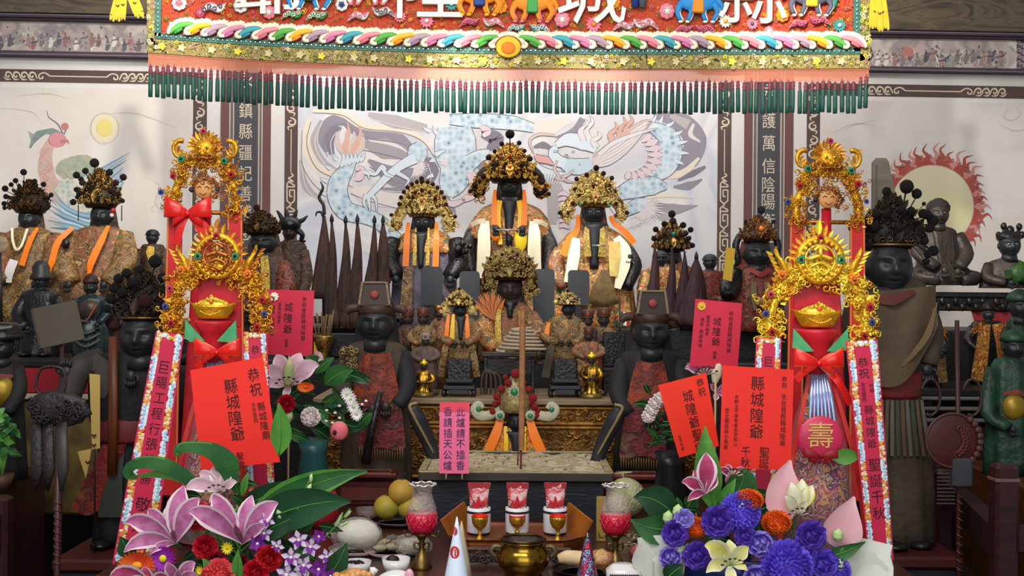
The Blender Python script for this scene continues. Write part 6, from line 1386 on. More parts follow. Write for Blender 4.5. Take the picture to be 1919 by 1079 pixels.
def front_tower(cx, oz, sc, lab, seed, mats, bx=0):
    d = 3.6; zb = row(cx, TABLE, d); t = T('candy_tower', lab, 'offering tower', cx, zb, d, 'gilt dragon-arch candy towers in front')
    X = lambda x: cx + (x - 1528) * sc
    Z = lambda z: 590 + oz + (z - 590) * sc
    g = random.Random(seed)
    for s in (-1, 1):
        mb = t.mb(); scrollwork(mb, [(1528 + s * 84, 0, 640), (1528 + s * 90, 0, 604), (1528 + s * 80, 0, 560), (1528 + s * 62, 0, 528), (1528 + s * 34, 0, 512), (1528, 0, 508)], 31, 190, mats, seed=seed + s)
        for i in range(8): flame(mb, 1528 + s * 88 + U(-8, 8), 596 + i * 6, U(12, 22), (0 if s > 0 else pi) + U(-.8, .8), mats[i % 2])
        for i in range(5): flame(mb, 1528 + s * (62 + i * 4), 508 - i * 7, 22 - i, -pi / 2 + s * (.5 - i * .1), mats[i % 2]); flame(mb, 1528 + s * (68 + i * 4), 510 - i * 8, 16, -pi / 2 + s * 1.1, mats[(i + 1) % 2])
        mb.tube(sm([(1528 + s * 58, -4, 520), (1528 + s * 66, -8, 496), (1528 + s * 78, -8, 478)], 4), [8, 7, 2], mats[0], 6)
        mb.v = [v for v in mb.v]
        remap(mb, t, X, Z); mb.end('dragon_arch', t.o)
    mb = t.mb()
    mb.tube([(1530 + 40 * cos(a), -10, 487 + 40 * sin(a)) for a in [i * pi / 12 for i in range(25)]], 7, mats[0], 8)
    mb.tube([(1530 + 28 * cos(a), -10, 487 + 28 * sin(a)) for a in [i * pi / 12 for i in range(25)]], 2.5, mats[1], 6)
    for i in range(20): a = i * pi / 10; mb.ell((1530 + 35 * cos(a), -17, 487 + 35 * sin(a)), 4, mats[1], 7, 5)
    for i in range(15): a = -pi + .1 + i * (pi - .2) / 14; flame(mb, 1530 + 44 * cos(a), 487 + 44 * sin(a), 17 + (16 if i == 7 else 6 if i in (6, 8) else 0), a, mats[i % 2])
    for p, w_ in (([(1530, 462), (1530, 486)], 9), ([(1508, 486), (1530, 480), (1552, 486)], 8), ([(1518, 470), (1530, 462), (1542, 470)], 7), ([(1512, 500), (1530, 493), (1546, 502), (1538, 514), (1526, 508)], 6)):
        mb.tube([(a, -14, c) for a, c in [(q.x, q.y) for q in sm([(x, z, 0) for x, z in p], 5)]], w_ / 2, mats[1], 6)
    remap(mb, t, X, Z); ro = mb.end('flame_roundel', t.o)
    for x, z, r, m in ((1529, 446, 7, REDFL), (1493, 487, 8, GREENFL), (1567, 487, 8, GREENFL), (1458, 516, 10, ORANGEGEM), (1592, 523, 10, ORANGEGEM), (1437, 552, 7, PINKFL), (1622, 574, 8, REDFL), (1428, 588, 7, BLUEFL), (1626, 602, 7, BLUEFL), (1440, 622, 8, REDFL), (1612, 628, 8, REDFL)): gem_flower(t, X(x), Z(z), r * sc, m, ro)
    # red panels seen through the arch
    mb = t.mb(); mb.box((X(1530), 10, Z(575)), (88 * sc, 3, 110 * sc), REDFOIL, 1); mb.end('red_back_panel', t.o)
    # gold ingot
    mb = t.mb(); rr = []
    for i in range(9):
        u = i / 8; rr.append([(X(1524) + sc * lerp(28, 42, u ** .7) * cos(a) * (1 + .16 * u * abs(cos(a)) ** 3), -16 + sc * lerp(16, 22, u) * sin(a), Z(lerp(612, 586, u)) - sc * 7 * u * abs(cos(a)) ** 4) for a in [2 * pi * j / 28 for j in range(28)]])
    mb.loft(rr, FOIL); ig = mb.end('gold_ingot', t.o)
    mb = t.mb(); mb.ell((X(1524), -18, Z(586)), (34 * sc, 16 * sc, 15 * sc), FOILB, 18, 10)
    for i in range(50): a, r = g.uniform(0, 6.28), g.uniform(0, 1); mb.ell((X(1524 + 34 * r * cos(a)), -24 - 10 * (1 - r), Z(584 - 15 * (1 - r) + 3 * sin(a))), 3 * sc, FOILB, 6, 4)
    mb.ell((X(1524), -34, Z(577)), (5 * sc, 3, 6 * sc), ORANGEGEM, 8, 6); mb.end('gold_heap', ig)
    mb = t.mb()
    for i in range(11): a = i / 10; mb.ell((X(1505 + 38 * a), -40, Z(597 + 7 * sin(pi * a))), 2.2 * sc, FOILB, 6, 4)
    mb.end('bead_swag', ig)
    # red pedestal cup and neck
    mb = t.mb(); mb.lathe(X(1525), -8, [(38 * sc, Z(616)), (40 * sc, Z(622)), (30 * sc, Z(640)), (24 * sc, Z(662)), (22 * sc, Z(690)), (14, Z(700))], REDFOIL, 24); mb.end('red_cup', t.o)
    for s in (-1, 1): mb = t.mb(); mb.prism([(X(1525 + s * 50), Z(614)), (X(1525 + s * 52), Z(650)), (X(1525 + s * 40), Z(658)), (X(1525 + s * 12), Z(656))], -40, -36, GREENBOW); mb.end('paper_leaf', t.o)
    mb = t.mb(); mb.bow((X(1520 + bx), -44, Z(678)), 46 * sc, 34 * sc, REDSATIN, ((-.9, .9), (.9, 1.2), (1.3, 2.2)), edge=M('satin_gold_edge', 'e05a28', .35)); mb.end('satin_bow', t.o)
    # wrapped body
    zt = Z(700)
    mb = t.mb(); mb.lathe(X(1530), 0, [(14, zt), (34, lerp(zt, zb, .25)), (56, lerp(zt, zb, .6)), (72, lerp(zt, zb, .97)), (60, zb - 22)], brocade('wrapped_sweets', ['9a1c2c', 'c23a4a', 'd8a03a', 'b02a7a', '5a1a2a', 'd0b090', 'a8202c', 'b8862a'], 13), 28); bd = mb.end('sweets_body', t.o)
    mb = t.mb(); mb.lathe(X(1530), 0, [(17, zt), (46, lerp(zt, zb, .3)), (66, lerp(zt, zb, .6)), (80, lerp(zt, zb, .98))], CELLO, 28, cap=(0, 0)); mb.end('cellophane_wrap', t.o)
    mb = t.mb()
    for i in range(7): mb.tube(sm([(X(1516 + i * 4), -16 - i % 3, zt - 4), (X(1510 + i * 6), -34, zt + 40), (X(1504 + i * 8), -46, zt + 96)], 4), [2, 4, 1.4], [M('iridescent_film', '9ec4e6', .15, .5), M('iridescent_film_violet', 'b8a8d8', .15, .5)][i % 2], 5)
    mb.end('film_strips', bd)
    for s in (-1, 1): ribbon(t, [(X(1530 + s * 20), zt, -20), (X(1530 + s * 58), lerp(zt, zb, .5), -50), (X(1530 + s * 80), lerp(zt, zb, .95), -50)], [6, 9, 9], M('red_orange_band', 'c83226', .4), 'red_band')
    mb = t.mb(); mb.lathe(X(1530), 0, [(66, zb - 26), (70, zb - 24), (70, zb - 2), (66, zb)], M('drum_red', '9a1c22', .5), 28); mb.end('drum_base', t.o)
    return t, X, Z
def remap(mb, t, X, Z):
    "bring scrollwork drawn about x 1528 to the tower's own place and size"
    k = t.k; mb.v = [((X(v[0] / k + t.x) - t.x) * k, v[1], (t.z - Z(t.z - v[2] / k)) * k) for v in mb.v]
tw, X, Z = front_tower(1528, 0, 1.0, 'bright gilt dragon-arch candy tower with longevity disc behind the purple bouquet', 41, [FOIL, FOILB, FOILB])
mb = tw.mb(); mb.ell((1514, -86, 812), (42, 6, 42), M('pink_longevity_disc', 'c92a52', .4, coat=.3), 28, 10); dk = mb.end('longevity_disc', tw.o)
GC = M('gold_character', 'e8c468', .35, .5)
mb = tw.mb(); mb.text('壽', 1513, 804, 46, GC, -93); mb.end('gold_character', dk)
mb = tw.mb(); mb.bow((1514, -88, 842), 32, 18, M('dark_red_bow', '9a1c22', .4), ((-.4, .8), (.3, .8))); mb.end('small_bow', tw.o)
mb = tw.mb(); mb.leaf((1532, -90, 846), (1586, -92, 844), 30, LIGHTLEAF, bend=(0, -6, -6)); mb.leaf((1528, -88, 848), (1560, -92, 832), 20, LIGHTLEAF); mb.end('paper_leaf', tw.o)
front_tower(404, -14, .93, 'coppery gilt dragon-arch candy tower behind the large tilted red paper', 42, [FOIL, FOILR, FOIL], bx=20)
def back_tower(cx, oz, lab, bowx, pan):
    d = 4.05; zb = row(cx, TABLE, d); t = T('candy_tower', lab, 'offering tower', cx, zb, d, 'taller gilt candy towers behind')
    X = lambda x: x - 378 + cx; Z = lambda z: z + oz
    mats = [FOIL, FOILR, FOIL]
    for s in (-1, 1):
        mb = t.mb(); scrollwork(mb, [(378 + s * 56, 0, 400), (378 + s * 58, 0, 365), (378 + s * 46, 0, 334), (378 + s * 42, 0, 312), (378 + s * 20, 0, 304), (378, 0, 306)], 24, 120, mats, (4, 8), 50 + s)
        for i in range(7): a = -1.2 + i * .3; flame(mb, 378 + s * (44 + 8 * cos(a)), 284 + 16 * sin(a), 16, -pi / 2 + s * (1.4 - i * .35), mats[i % 2])
        mb.tube([(378 + s * (46 + 13 * cos(a)), -5, 280 + 16 * sin(a)) for a in [-2 + i * .35 for i in range(13)]], [5, 4, 2], FOIL, 6)
        remap(mb, t, X, Z); mb.end('dragon_arch', t.o)
    mb = t.mb(); mb.ell((378, -10, 282), (19, 11, 19), FOIL, 20, 12, lambda q: 1 + .12 * sin(q.x * 12) * sin(q.z * 12)); mb.ell((378, -20, 290), (10, 7, 6), FOIL, 12, 8); scrollwork(mb, [(362, 0, 300), (368, 0, 308), (378, 0, 311), (388, 0, 308), (394, 0, 300)], 10, 40, mats, (3, 6), 77); scrollwork(mb, [(358, 0, 290), (360, 0, 274), (378, 0, 266), (396, 0, 274), (398, 0, 290)], 9, 46, mats, (3, 6), 78)
    for i in range(13): a = -pi + i * pi / 12; flame(mb, 378 + 17 * cos(a), 276 + 15 * sin(a), 18 + 5 * (i == 6), a, mats[i % 2])
    for s in (-1, 1): mb.ell((378 + s * 8, -22, 279), (4.4, 3, 3), FOILB, 8, 5); mb.ell((378 + s * 8, -25, 279), (1.6, 1, 1.6), INK, 6, 4); mb.curl((378 + s * 14, -20, 296), 9, FOILR, 1, 1.2, .25, dirn=s); mb.tube([(378 + s * 3, -26, 284), (378 + s * 6, -27, 290)], 2.4, FOIL, 6)
    mb.tube(sm([(366, -22, 300), (378, -24, 297), (390, -22, 300)], 4), 1.6, FOILR, 6)
    remap(mb, t, X, Z); hd = mb.end('dragon_head', t.o)
    for x, z, r, m in ((378, 248, 6, PINKFL), (337, 300, 7, GREENFL), (417, 303, 7, GREENFL), (430, 328, 7, REDFL), (322, 332, 6, REDFL), (300, 362, 6, BLUEFL), (446, 360, 5, BLUEFL)): gem_flower(t, X(x), Z(z), r, m, hd)
    for s in (-1, 1): mb = t.mb(); mb.prism([(X(378 + s * 56 - 14), Z(390)), (X(378 + s * 56 + 14), Z(390)), (X(378 + s * (56 + pan) + 16), zb - 30), (X(378 + s * (56 + pan) - 16), zb - 30)], -2, 1, M('red_cloth_panel', 'd8262a', .5, col2='c21e26', ns=12)); pn = mb.end('red_panel', t.o); mb = t.mb(); [mb.stroke([(X(378 + s * 56 + e * 12), Z(392)), (X(378 + s * (56 + pan) + e * 14), zb - 32)], 2.4, M('panel_gold_edge', 'd88a3a', .45), -3, 1) for e in (-1, 1)]; mb.end('gold_edging', pn)
    FACE = M('fortune_face', 'd99a5a', .5)
    mb = t.mb(); mb.ell((X(377), -6, Z(356)), (17, 7, 17), FACE, 22, 12); fc = mb.end('smiling_face', t.o)
    mb = t.mb(); [mb.stroke([(X(377 + s * 7 - 4), Z(353)), (X(377 + s * 7), Z(350)), (X(377 + s * 7 + 4), Z(353))], 1.3, INK, -13.6) for s in (-1, 1)]; mb.stroke([(X(370), Z(362)), (X(377), Z(366)), (X(384), Z(362))], 1.4, M('mouth_red', 'a02a20', .5), -13.4); mb.end('face_lines', fc)
    mb = t.mb(); scrollwork(mb, [(356, 0, 352), (364, 0, 338), (378, 0, 334), (392, 0, 338), (400, 0, 352), (396, 0, 372)], 12, 60, [FOILR, M('pink_copper', 'c89a7a', .35, .6), FOILR], (3, 6), 60); remap(mb, t, X, Z); mb.end('scrolled_hat', t.o)
    for s in (-1, 1): mb = t.mb(); mb.ell((X(378 + s * 24), -8, Z(356)), 5, M('dark_bead', '33302f', .4), 9, 6); mb.end('ear_bead', t.o)
    mb = t.mb(); mb.bow((X(bowx), -20, Z(402)), 44, 38, REDSATIN, ((-.5, 1.5), (.8, 1.5), (.9, .9))); mb.end('satin_bow', t.o)
    mb = t.mb(); mb.lathe(X(378), 8, [(9, Z(372)), (10, Z(440)), (26, Z(520)), (48, zb - 30), (54, zb - 26), (54, zb)], REDFOIL, 22); mb.end('tower_stem', t.o)
    mb = t.mb(); mb.tube([(X(378 - 56), 4, Z(398)), (X(378 + 56), 4, Z(398))], 4, FOILR, 8); mb.end('cross_bar', t.o)
back_tower(380, 0, 'tall gilt tower with smiling face and big red bow near the phoenix painting', 352, 8)
back_tower(1546, 18, 'tall gilt tower with smiling face and red bow beside the tapered wooden board', 1552, 4)

# ---------------------------------------------------------------- red greeting papers and sashes
def stick(t, x, za, zb, y=3): mb = t.mb(); mb.tube([(x, y, za), (x, y, zb)], 2, M('bamboo_stick', 'c9a878', .6), 6); mb.end('stick', t.o)
def paper(lab, corners, d, mat, cols, deco=None, grp=None, g=6, name='greeting_paper', ink=INK):
    xs = [c[0] for c in corners]; zs = [c[1] for c in corners]
    t = T(name, lab, 'paper sign', sum(xs) / 4, max(zs), d, grp)
    W_, H_ = 100, 100 * hypot(corners[3][0] - corners[0][0], corners[3][1] - corners[0][1]) / hypot(corners[1][0] - corners[0][0], corners[1][1] - corners[0][1])
    q = (corners, W_, H_, g)
    mb = t.mb(); mb.quad = q
    n = 8
    mb.loft([[(0, 0, H_ * i / n), (W_, 0, H_ * i / n), (W_, .8, H_ * i / n), (0, .8, H_ * i / n)] for i in range(n + 1)], mat, smooth=False); sh = mb.end('sheet', t.o)
    for tx, cx, cz, h, gap in cols:
        mb = t.mb(); mb.quad = q; mb.text(tx, cx, cz, h, ink, -1.2, gap, .92); mb.end('calligraphy', sh)
    if deco: deco(t, q, sh)
    if g == 0 and name != 'notice': stick(t, sum(xs) / 4, max(zs) - 90, row(sum(xs) / 4, TABLE, d), 3)
    return t, q, H_
def stick(t, x, za, zb, y=3): mb = t.mb(); mb.tube([(x, y, za), (x, y, zb)], 2, M('bamboo_stick', 'c9a878', .6), 6); mb.end('stick', t.o)
t, q, H = paper('large tilted bright red paper in front of the coppery gilt tower', ((355, 694), (491, 668), (526, 864), (379, 880)), 3.3, M('bright_red_paper', 'ea2a1e', .6), [('恭祝', 84, 20, 17, 1.15), ('縣城隍爺', 52, 30, 19, 1.1), ('聖壽', 51, 122, 10, 1.15), ('全台首邑', 78, 58, 6, 1.12), ('縣城隍廟', 88, 62, 11, 1.12)])
stick(t, 444, 800, row(444, TABLE, 3.3))
t, q, H = paper('upright bright red paper with bold characters beside the longevity disc', ((1352, 685), (1486, 692), (1480, 880), (1347, 876)), 3.25, M('bright_red_paper'), [('縣城隍爺', 50, 22, 20, 1.12), ('聖誕', 62, 118, 15, 1.05), ('千秋', 36, 118, 14, 1.05), ('恭祝', 87, 14, 8, 1.1), ('全台首邑縣城隍廟', 87, 38, 8.4, 1.12), ('本縣主平議會會長李和山', 21, 42, 6, 1.1), ('暨全體委員仝敬獻', 8, 62, 6.6, 1.1)])
stick(t, 1408, 800, row(1408, TABLE, 3.25))
t, q, H = paper('slanted orange-red paper standing in the dim bouquet', ((1232, 722), (1322, 698), (1346, 834), (1272, 857)), 3.75, ORANGEPAPER, [('恭祝', 84, 16, 17, 1.12), ('城隍爺聖誕', 54, 36, 24, 1.12), ('信眾敬獻', 14, 110, 7, 1.2)])
stick(t, 1306, 800, row(1306, TABLE, 3.75))
def daisydeco(mat, cx, cz):
    def f(t, q, sh):
        mb = t.mb(); mb.quad = q
        for j in range(9): a = j * .7; mb.leaf((cx, -2, cz), (cx + 10 * cos(a), -3, cz + 10 * sin(a)), 8, mat, n=3)
        mb.ell((cx, -3, cz), 3.4, mat, 8, 5); mb.end('paper_flower', sh)
    return f
paper('rose red paper with white flower at its corner behind the white lilies', ((499, 543), (588, 544), (585, 668), (494, 664)), 3.95, ROSEPAPER, [('恭祝首邑縣城隍廟', 80, 18, 10, 1.15), ('城隍爺', 48, 35, 19, 1.2), ('聖壽', 46, 106, 8, 1.1), ('臺南市議會', 29, 30, 8, 1.1), ('議員 敬獻敬賀', 16, 36, 8.5, 1.2)], daisydeco(M('white_paper_flower', 'f0ead8', .6), 17, 14), g=0)
paper('rose red paper with yellow flower at its corner near the rusty medallion crown', ((1302, 560), (1390, 568), (1382, 690), (1292, 686)), 3.95, ROSEPAPER, [('恭祝首邑縣城隍廟', 78, 24, 10, 1.15), ('城隍爺', 50, 44, 18, 1.2), ('聖壽', 50, 112, 8, 1.1), ('臺南市議會', 30, 36, 8, 1.1), ('議員 敬獻敬賀', 18, 42, 8.5, 1.2)], daisydeco(M('yellow_paper_flower', 'e0b83a', .6), 14, 14), g=0)
PINKP = M('pink_notice_paper', 'ef6a92', .6); NAVYINK = M('navy_ink', '2c2c5a', .6)
t, q, H = paper('narrow pink notice with navy characters stuck in the sand burner', ((823, 754), (879, 754), (879, 887), (823, 887)), 3.88, PINKP, [('此爐請不插香', 71, 30, 31, 1.16), ('香請插天公爐', 28, 30, 31, 1.16)], name='notice', g=0, ink=NAVYINK)
mb = t.mb(); mb.quad = q; mb.loft([[(0, -.9, 0), (100, -.9, 0)], [(0, -.9, 30), (100, -.9, 30)]], M('notice_red_band', 'e8445a', .6), closed=False); mb.end('red_header_band', t.o)
for x in (836, 866): stick(t, x, 870, 898, 3)
SB = {n_: M('sash_' + n_, c, .55) for n_, c in dict(rose='d42a55', panel='c62348', cloud='d8e6ee', gold='d8a84a', cream='ecd9b4', orange='e07a3a', blue='9cc4dc').items()}
def sash(lab, corners, d, text, seed, chs=30, emblem=True, grp='cloud-bordered celebration sashes'):
    xs = [c[0] for c in corners]; zs = [c[1] for c in corners]; g = random.Random(seed)
    t = T('celebration_sash', lab, 'sash', sum(xs) / 4, max(zs), d, grp)
    W_ = 60; H_ = W_ * hypot(corners[3][0] - corners[0][0], corners[3][1] - corners[0][1]) / (.5 * (hypot(corners[1][0] - corners[0][0], corners[1][1] - corners[0][1]) + hypot(corners[2][0] - corners[3][0], corners[2][1] - corners[3][1])))
    q = (corners, W_, H_, 12)
    def S_(name, par, f): mb = t.mb(); mb.quad = q; f(mb); return mb.end(name, par)
    n = 12
    cl = S_('sash_cloth', t.o, lambda m: m.loft([[(0, 0, H_ * i / n), (W_, 0, H_ * i / n), (W_, 1, H_ * i / n), (0, 1, H_ * i / n)] for i in range(n + 1)], SB['rose'], smooth=False))
    def border(m):
        for s in (-1, 1):
            z = 6
            while z < H_ - 12:
                kind = int(z / 42 + (s > 0)) % 2
                for j in range(5): m.ell((30 + s * (20.5 + g.uniform(-4, 4.5)), -1.4 - .05 * j, z + g.uniform(-5, 5)), (g.uniform(3, 5.4), .8, g.uniform(3, 5)), SB['cloud'] if kind else SB[g.choice(('gold', 'cream', 'orange'))], 8, 4)
                if kind: m.ell((30 + s * 23, -2.2, z), (3, .6, 3.4), SB['blue'], 8, 4)
                z += 7
        for j in range(16): m.ell((30 + g.uniform(-20, 20), -1.5, 7 + g.uniform(-3, 3)), (4.4, .8, 4), SB[g.choice(('cloud', 'gold', 'cream'))], 8, 4)
    S_('cloud_border', cl, border)
    pl = [(15, H_ - 30)] + [(30 - 15 * cos(a), 26 - 14 * sin(a)) for a in [i * pi / 10 for i in range(11)]] + [(45, H_ - 30)]
    def panel(m):
        nn = 10
        m.loft([[(15, -3, lerp(26, H_ - 24, i / nn)), (45, -3, lerp(26, H_ - 24, i / nn)), (45, -.5, lerp(26, H_ - 24, i / nn)), (15, -.5, lerp(26, H_ - 24, i / nn))] for i in range(nn + 1)], SB['panel'], smooth=False)
        m.prism([(30 - 15 * cos(a), 26 - 14 * sin(a)) for a in [i * pi / 10 for i in range(11)]], -3, -.5, SB['panel'])
    pn = S_('centre_panel', cl, panel)
    for tx, cx, cz, h, gap in text: S_('calligraphy', pn, lambda m: m.text(tx, cx, cz, h, INK, -3.6, gap, .95))
    if emblem:
        def emb(m):
            for j in range(26): m.curl((30 + g.uniform(-12, 12), -4, H_ - 16 + g.uniform(-10, 10)), g.uniform(3, 5), SB['gold'] if j % 3 else SB['cream'], g.uniform(0, 6), 1.2, .3)
            m.ell((30, -4, H_ - 16), (8, 2, 9), SB['gold'], 12, 6)
        S_('gold_emblem', cl, emb)
    return t
sash('long rose sash leaning outward beside the coppery gilt tower above the white-edged lilies', ((289, 620), (341, 628), (290, 1060), (214, 1056)), 3.45, [('巨暘工程行張棟', 31, 60, 21, 1.3), ('勝', 30, 258, 18, 1.2), ('敬', 32, 302, 26, 1.2), ('賀', 30, 340, 22, 1.2)], 1)
sash('long rose sash hanging before the great brown-robed guard', ((1581, 640), (1641, 636), (1671, 1046), (1625, 1052)), 3.45, [('恭祝', 28, 46, 21, 1.1), ('全台首邑', 24, 92, 10, 1.05), ('府城', 40, 96, 9, 1.1), ('縣城隍爺', 31, 146, 19, 1.25), ('聖誕千秋', 32, 262, 27, 1.26)], 2)
sash('rose sash mostly hidden behind the bright red paper next to the bright gilt tower', ((1415, 632), (1462, 634), (1450, 960), (1396, 958)), 3.5, [('巨暘工程行', 31, 52, 21, 1.3)], 3, emblem=False)
sash('rose sash mostly hidden behind the large tilted red paper and green leaves', ((452, 622), (497, 624), (520, 950), (468, 952)), 3.5, [('恭祝縣城隍爺', 31, 40, 21, 1.3)], 4, emblem=False)
# ---------------------------------------------------------------- the sand burner
INCW = M('burner_black_wood', '1b1b20', .5, col2=['22222a', '141418'], ns=5, bump=.15, bs=30, stretch=(1, 6, 6))
RIMW = M('burner_rim_wood', '3c362e', .55, col2='2c2822', ns=8)
SAND = M('incense_ash_sand', 'b3a283', .9, col2=['9a8a6a', 'c4b494', 'a89878'], ns=14, bump=.8, bs=45)
SANDDUST = M('ash_dusted_rim', 'a3946f', .8, col2='847654', ns=20)
t = base('sand_incense_burner', 'large black wooden incense burner filled with pale ash sand', 'incense burner', 966, 974, TABLE); d0 = t.d
k = t.k
def bx(x): return x
zt = 886; ztop_m = EYE.z - (zt - CY) / F * d0
mb = t.mb(); z1 = row(966, TABLE, d0)
rr = []
for i, (hw, y0, y1, z) in enumerate(((162, 10, 272, z1), (163, 9, 274, z1 - 10), (166, 6, 276, 906), (172, 2, 282, 898))): rr.append([(966 - hw, y0, z), (966 + hw, y0, z), (966 + hw, y1, z), (966 - hw, y1, z)])
mb.loft(rr, INCW, smooth=False); mb.end('burner_body', t.o)
mb = t.mb(); D = 290
for x, y, sx, sy in ((966, 0, 364, 16), (966, D, 364, 14), (966 - 176, D / 2, 14, D), (966 + 176, D / 2, 14, D)): mb.box((x, y, 893), (sx, sy, 16), RIMW, 2)
mb.end('rim', t.o)
mb = t.mb()
for x, y, sx, sy in ((966, 0, 362, 16), (966, D, 362, 14), (966 - 176, D / 2, 14, D), (966 + 176, D / 2, 14, D)): mb.box((x, y, 884.4), (sx, sy, 3), SANDDUST, 1)
mb.end('dusty_rim_edge', t.o)
mb = t.mb(); rr = []
for i in range(25):
    rr.append([(966 - 170 + 340 * j / 40, 6 + (D - 12) * i / 24, 887 + 5 * noise.noise(Vector((j * .22, i * .25, 3))) + 2.5 * noise.noise(Vector((j * .8, i * .7, 1))) - 4 * math.exp(-((j - 33) / 4) ** 2 - ((i - 8) / 6) ** 2)) for j in range(41)])
mb.loft(rr, SAND, closed=False); sd = mb.end('ash_sand', t.o)
mb = t.mb()
for i in range(60):
    x, y = 966 + U(-150, 150), U(14, 290); mb.tube([(x, y, 885), (x + U(-6, 6), y + U(-5, 5), 883.5)], .8, M('burnt_incense_stub', '54432e', .8), 4)
mb.end('incense_stubs', sd)
for s in (-1, 1):
    mb = t.mb(); y = 170; mb.tube(sm([(966 + s * 162, y, 890), (966 + s * 176, y, 850), (966 + s * 196, y - 10, 805), (966 + s * 208, y - 14, 778)], 5), [13, 15, 17, 12], M('burner_handle_slate', '26262c', .45), 12, flat=.6); hd = mb.end('handle', t.o)
    mb = t.mb(); mb.tube(sm([(966 + s * 164, y - 12, 872), (966 + s * 182, y - 14, 838), (966 + s * 204, y - 20, 796), (966 + s * 212, y - 20, 776), (966 + s * 196, y - 18, 770)], 5), [2, 3, 4, 4, 3], M('handle_gilt_edge', '8a7650', .5, .3), 6); mb.end('gilt_edge', hd)
mb = t.mb()
for p in ([(1010, 930), (1060, 925), (1100, 926)], [(850, 948), (870, 934), (884, 926)], [(1050, 950), (1090, 946)], [(840, 918), (880, 918)]): mb.stroke(p, [.6, 1.4, .6], M('scratch_grey', '4a4a50', .6), 1.5)
mb.end('scratches', t.o)
# incense column and wire spiral standing in the sand
t = T('incense_stick', 'tall thick ridged brown incense stick standing in the ash sand', 'incense', 976, 880, d0 * 1.03)
INC = M('incense_brown', 'a8744a', .8, col2='8e5f3c', ns=60)
mb = t.mb(); pr = []
for i in range(90): z = 574 + i * 3; pr += [(5.4, z), (6.2, z + 1.2), (5.4, z + 2.6)]
mb.lathe(977, 0, pr, INC, 12); mb.end('incense_column', t.o)
mb = t.mb(); mb.tube([(976, 0, 842), (976, 0, 892)], 2, M('incense_stem', '5a2a1c', .7), 8); mb.tube([(971, 2, 846), (970, 2, 872)], 1.4, M('incense_stem'), 6); mb.end('stem', t.o)
t = T('incense_coil', 'grey cone of coiled incense behind the ridged incense stick', 'incense', 980, row(980, SHELF + .15, 4.66), 4.66)
mb = t.mb(); pts = []
for i in range(140): a = i * .3; u = i / 139; r = 16 + 32 * u; pts.append((978 + r * cos(a), r * .5 * sin(a), 614 + 44 * u))
mb.tube(pts, 2.6, M('coil_grey', 'a8947c', .8), 6); mb.end('coil', t.o)
# ---------------------------------------------------------------- offerings on the table
def on(x, z, lv=TABLE): return depth_on(x, z, lv)
# tray with cups and goblets
t = base('offering_tray', 'low octagonal wooden tray with flared amber sides before the burner', 'tray', 968, 1032, TABLE); dt = t.d
TRAYW = M('amber_tray_wood', '8a4a1a', .35, col2='6a3212', ns=6, stretch=(1, 6, 6), coat=.2)
TR_Z = TABLE + .025; zf = row(968, TR_Z, dt)
mb = t.mb(); oc = lambda hw, ya, yb, z: [(968 - hw + 40, ya, z), (968 + hw - 40, ya, z), (968 + hw, ya + 46, z), (968 + hw, yb - 30, z), (968 + hw - 40, yb, z), (968 - hw + 40, yb, z), (968 - hw, yb - 30, z), (968 - hw, ya + 46, z)]
mb.loft([oc(126, 6, 165, 1032), oc(128, 2, 168, 1022), oc(128, 2, 168, zf)], TRAYW, smooth=False); mb.end('tray_floor', t.o)
mb = t.mb(); mb.loft([oc(126, 2, 168, zf + 2), oc(132, -4, 172, zf - 4), oc(129, 0, 170, zf - 4), oc(124, 6, 164, zf)], TRAYW, cap=(0, 0), smooth=False); mb.end('tray_rim', t.o)
for s in (-1, 1): mb = t.mb(); mb.loft([[(968 + s * 128, 40, zf), (968 + s * 92, 166, zf), (968 + s * 88, 162, zf), (968 + s * 123, 40, zf)], [(968 + s * 146, 34, zf - 34), (968 + s * 108, 180, zf - 44), (968 + s * 104, 177, zf - 44), (968 + s * 142, 34, zf - 34)]], M('amber_side_wood', 'a8621c', .35, col2='8a4c14', ns=8), smooth=False); mb.end('flared_side', t.o)
CUPW, CUPB = M('white_cup_enamel', 'd8d6d8', .3), M('black_cup_rim', '1c1c1e', .3)
KT = M('candle_packet_red', 'b83a3a', .3, coat=.3, col2=['c85050', 'e0c8c4', 'a82c30'], ns=22, dist=2); KW = M('candle_packet_white', 'e6dcd6', .3, coat=.3, col2=['e6dcd6', 'd8b8b4'], ns=16)
labs = ('nearest the white paper cone', 'in the middle of the tray behind the brass bowl', 'nearest the red foil cone')
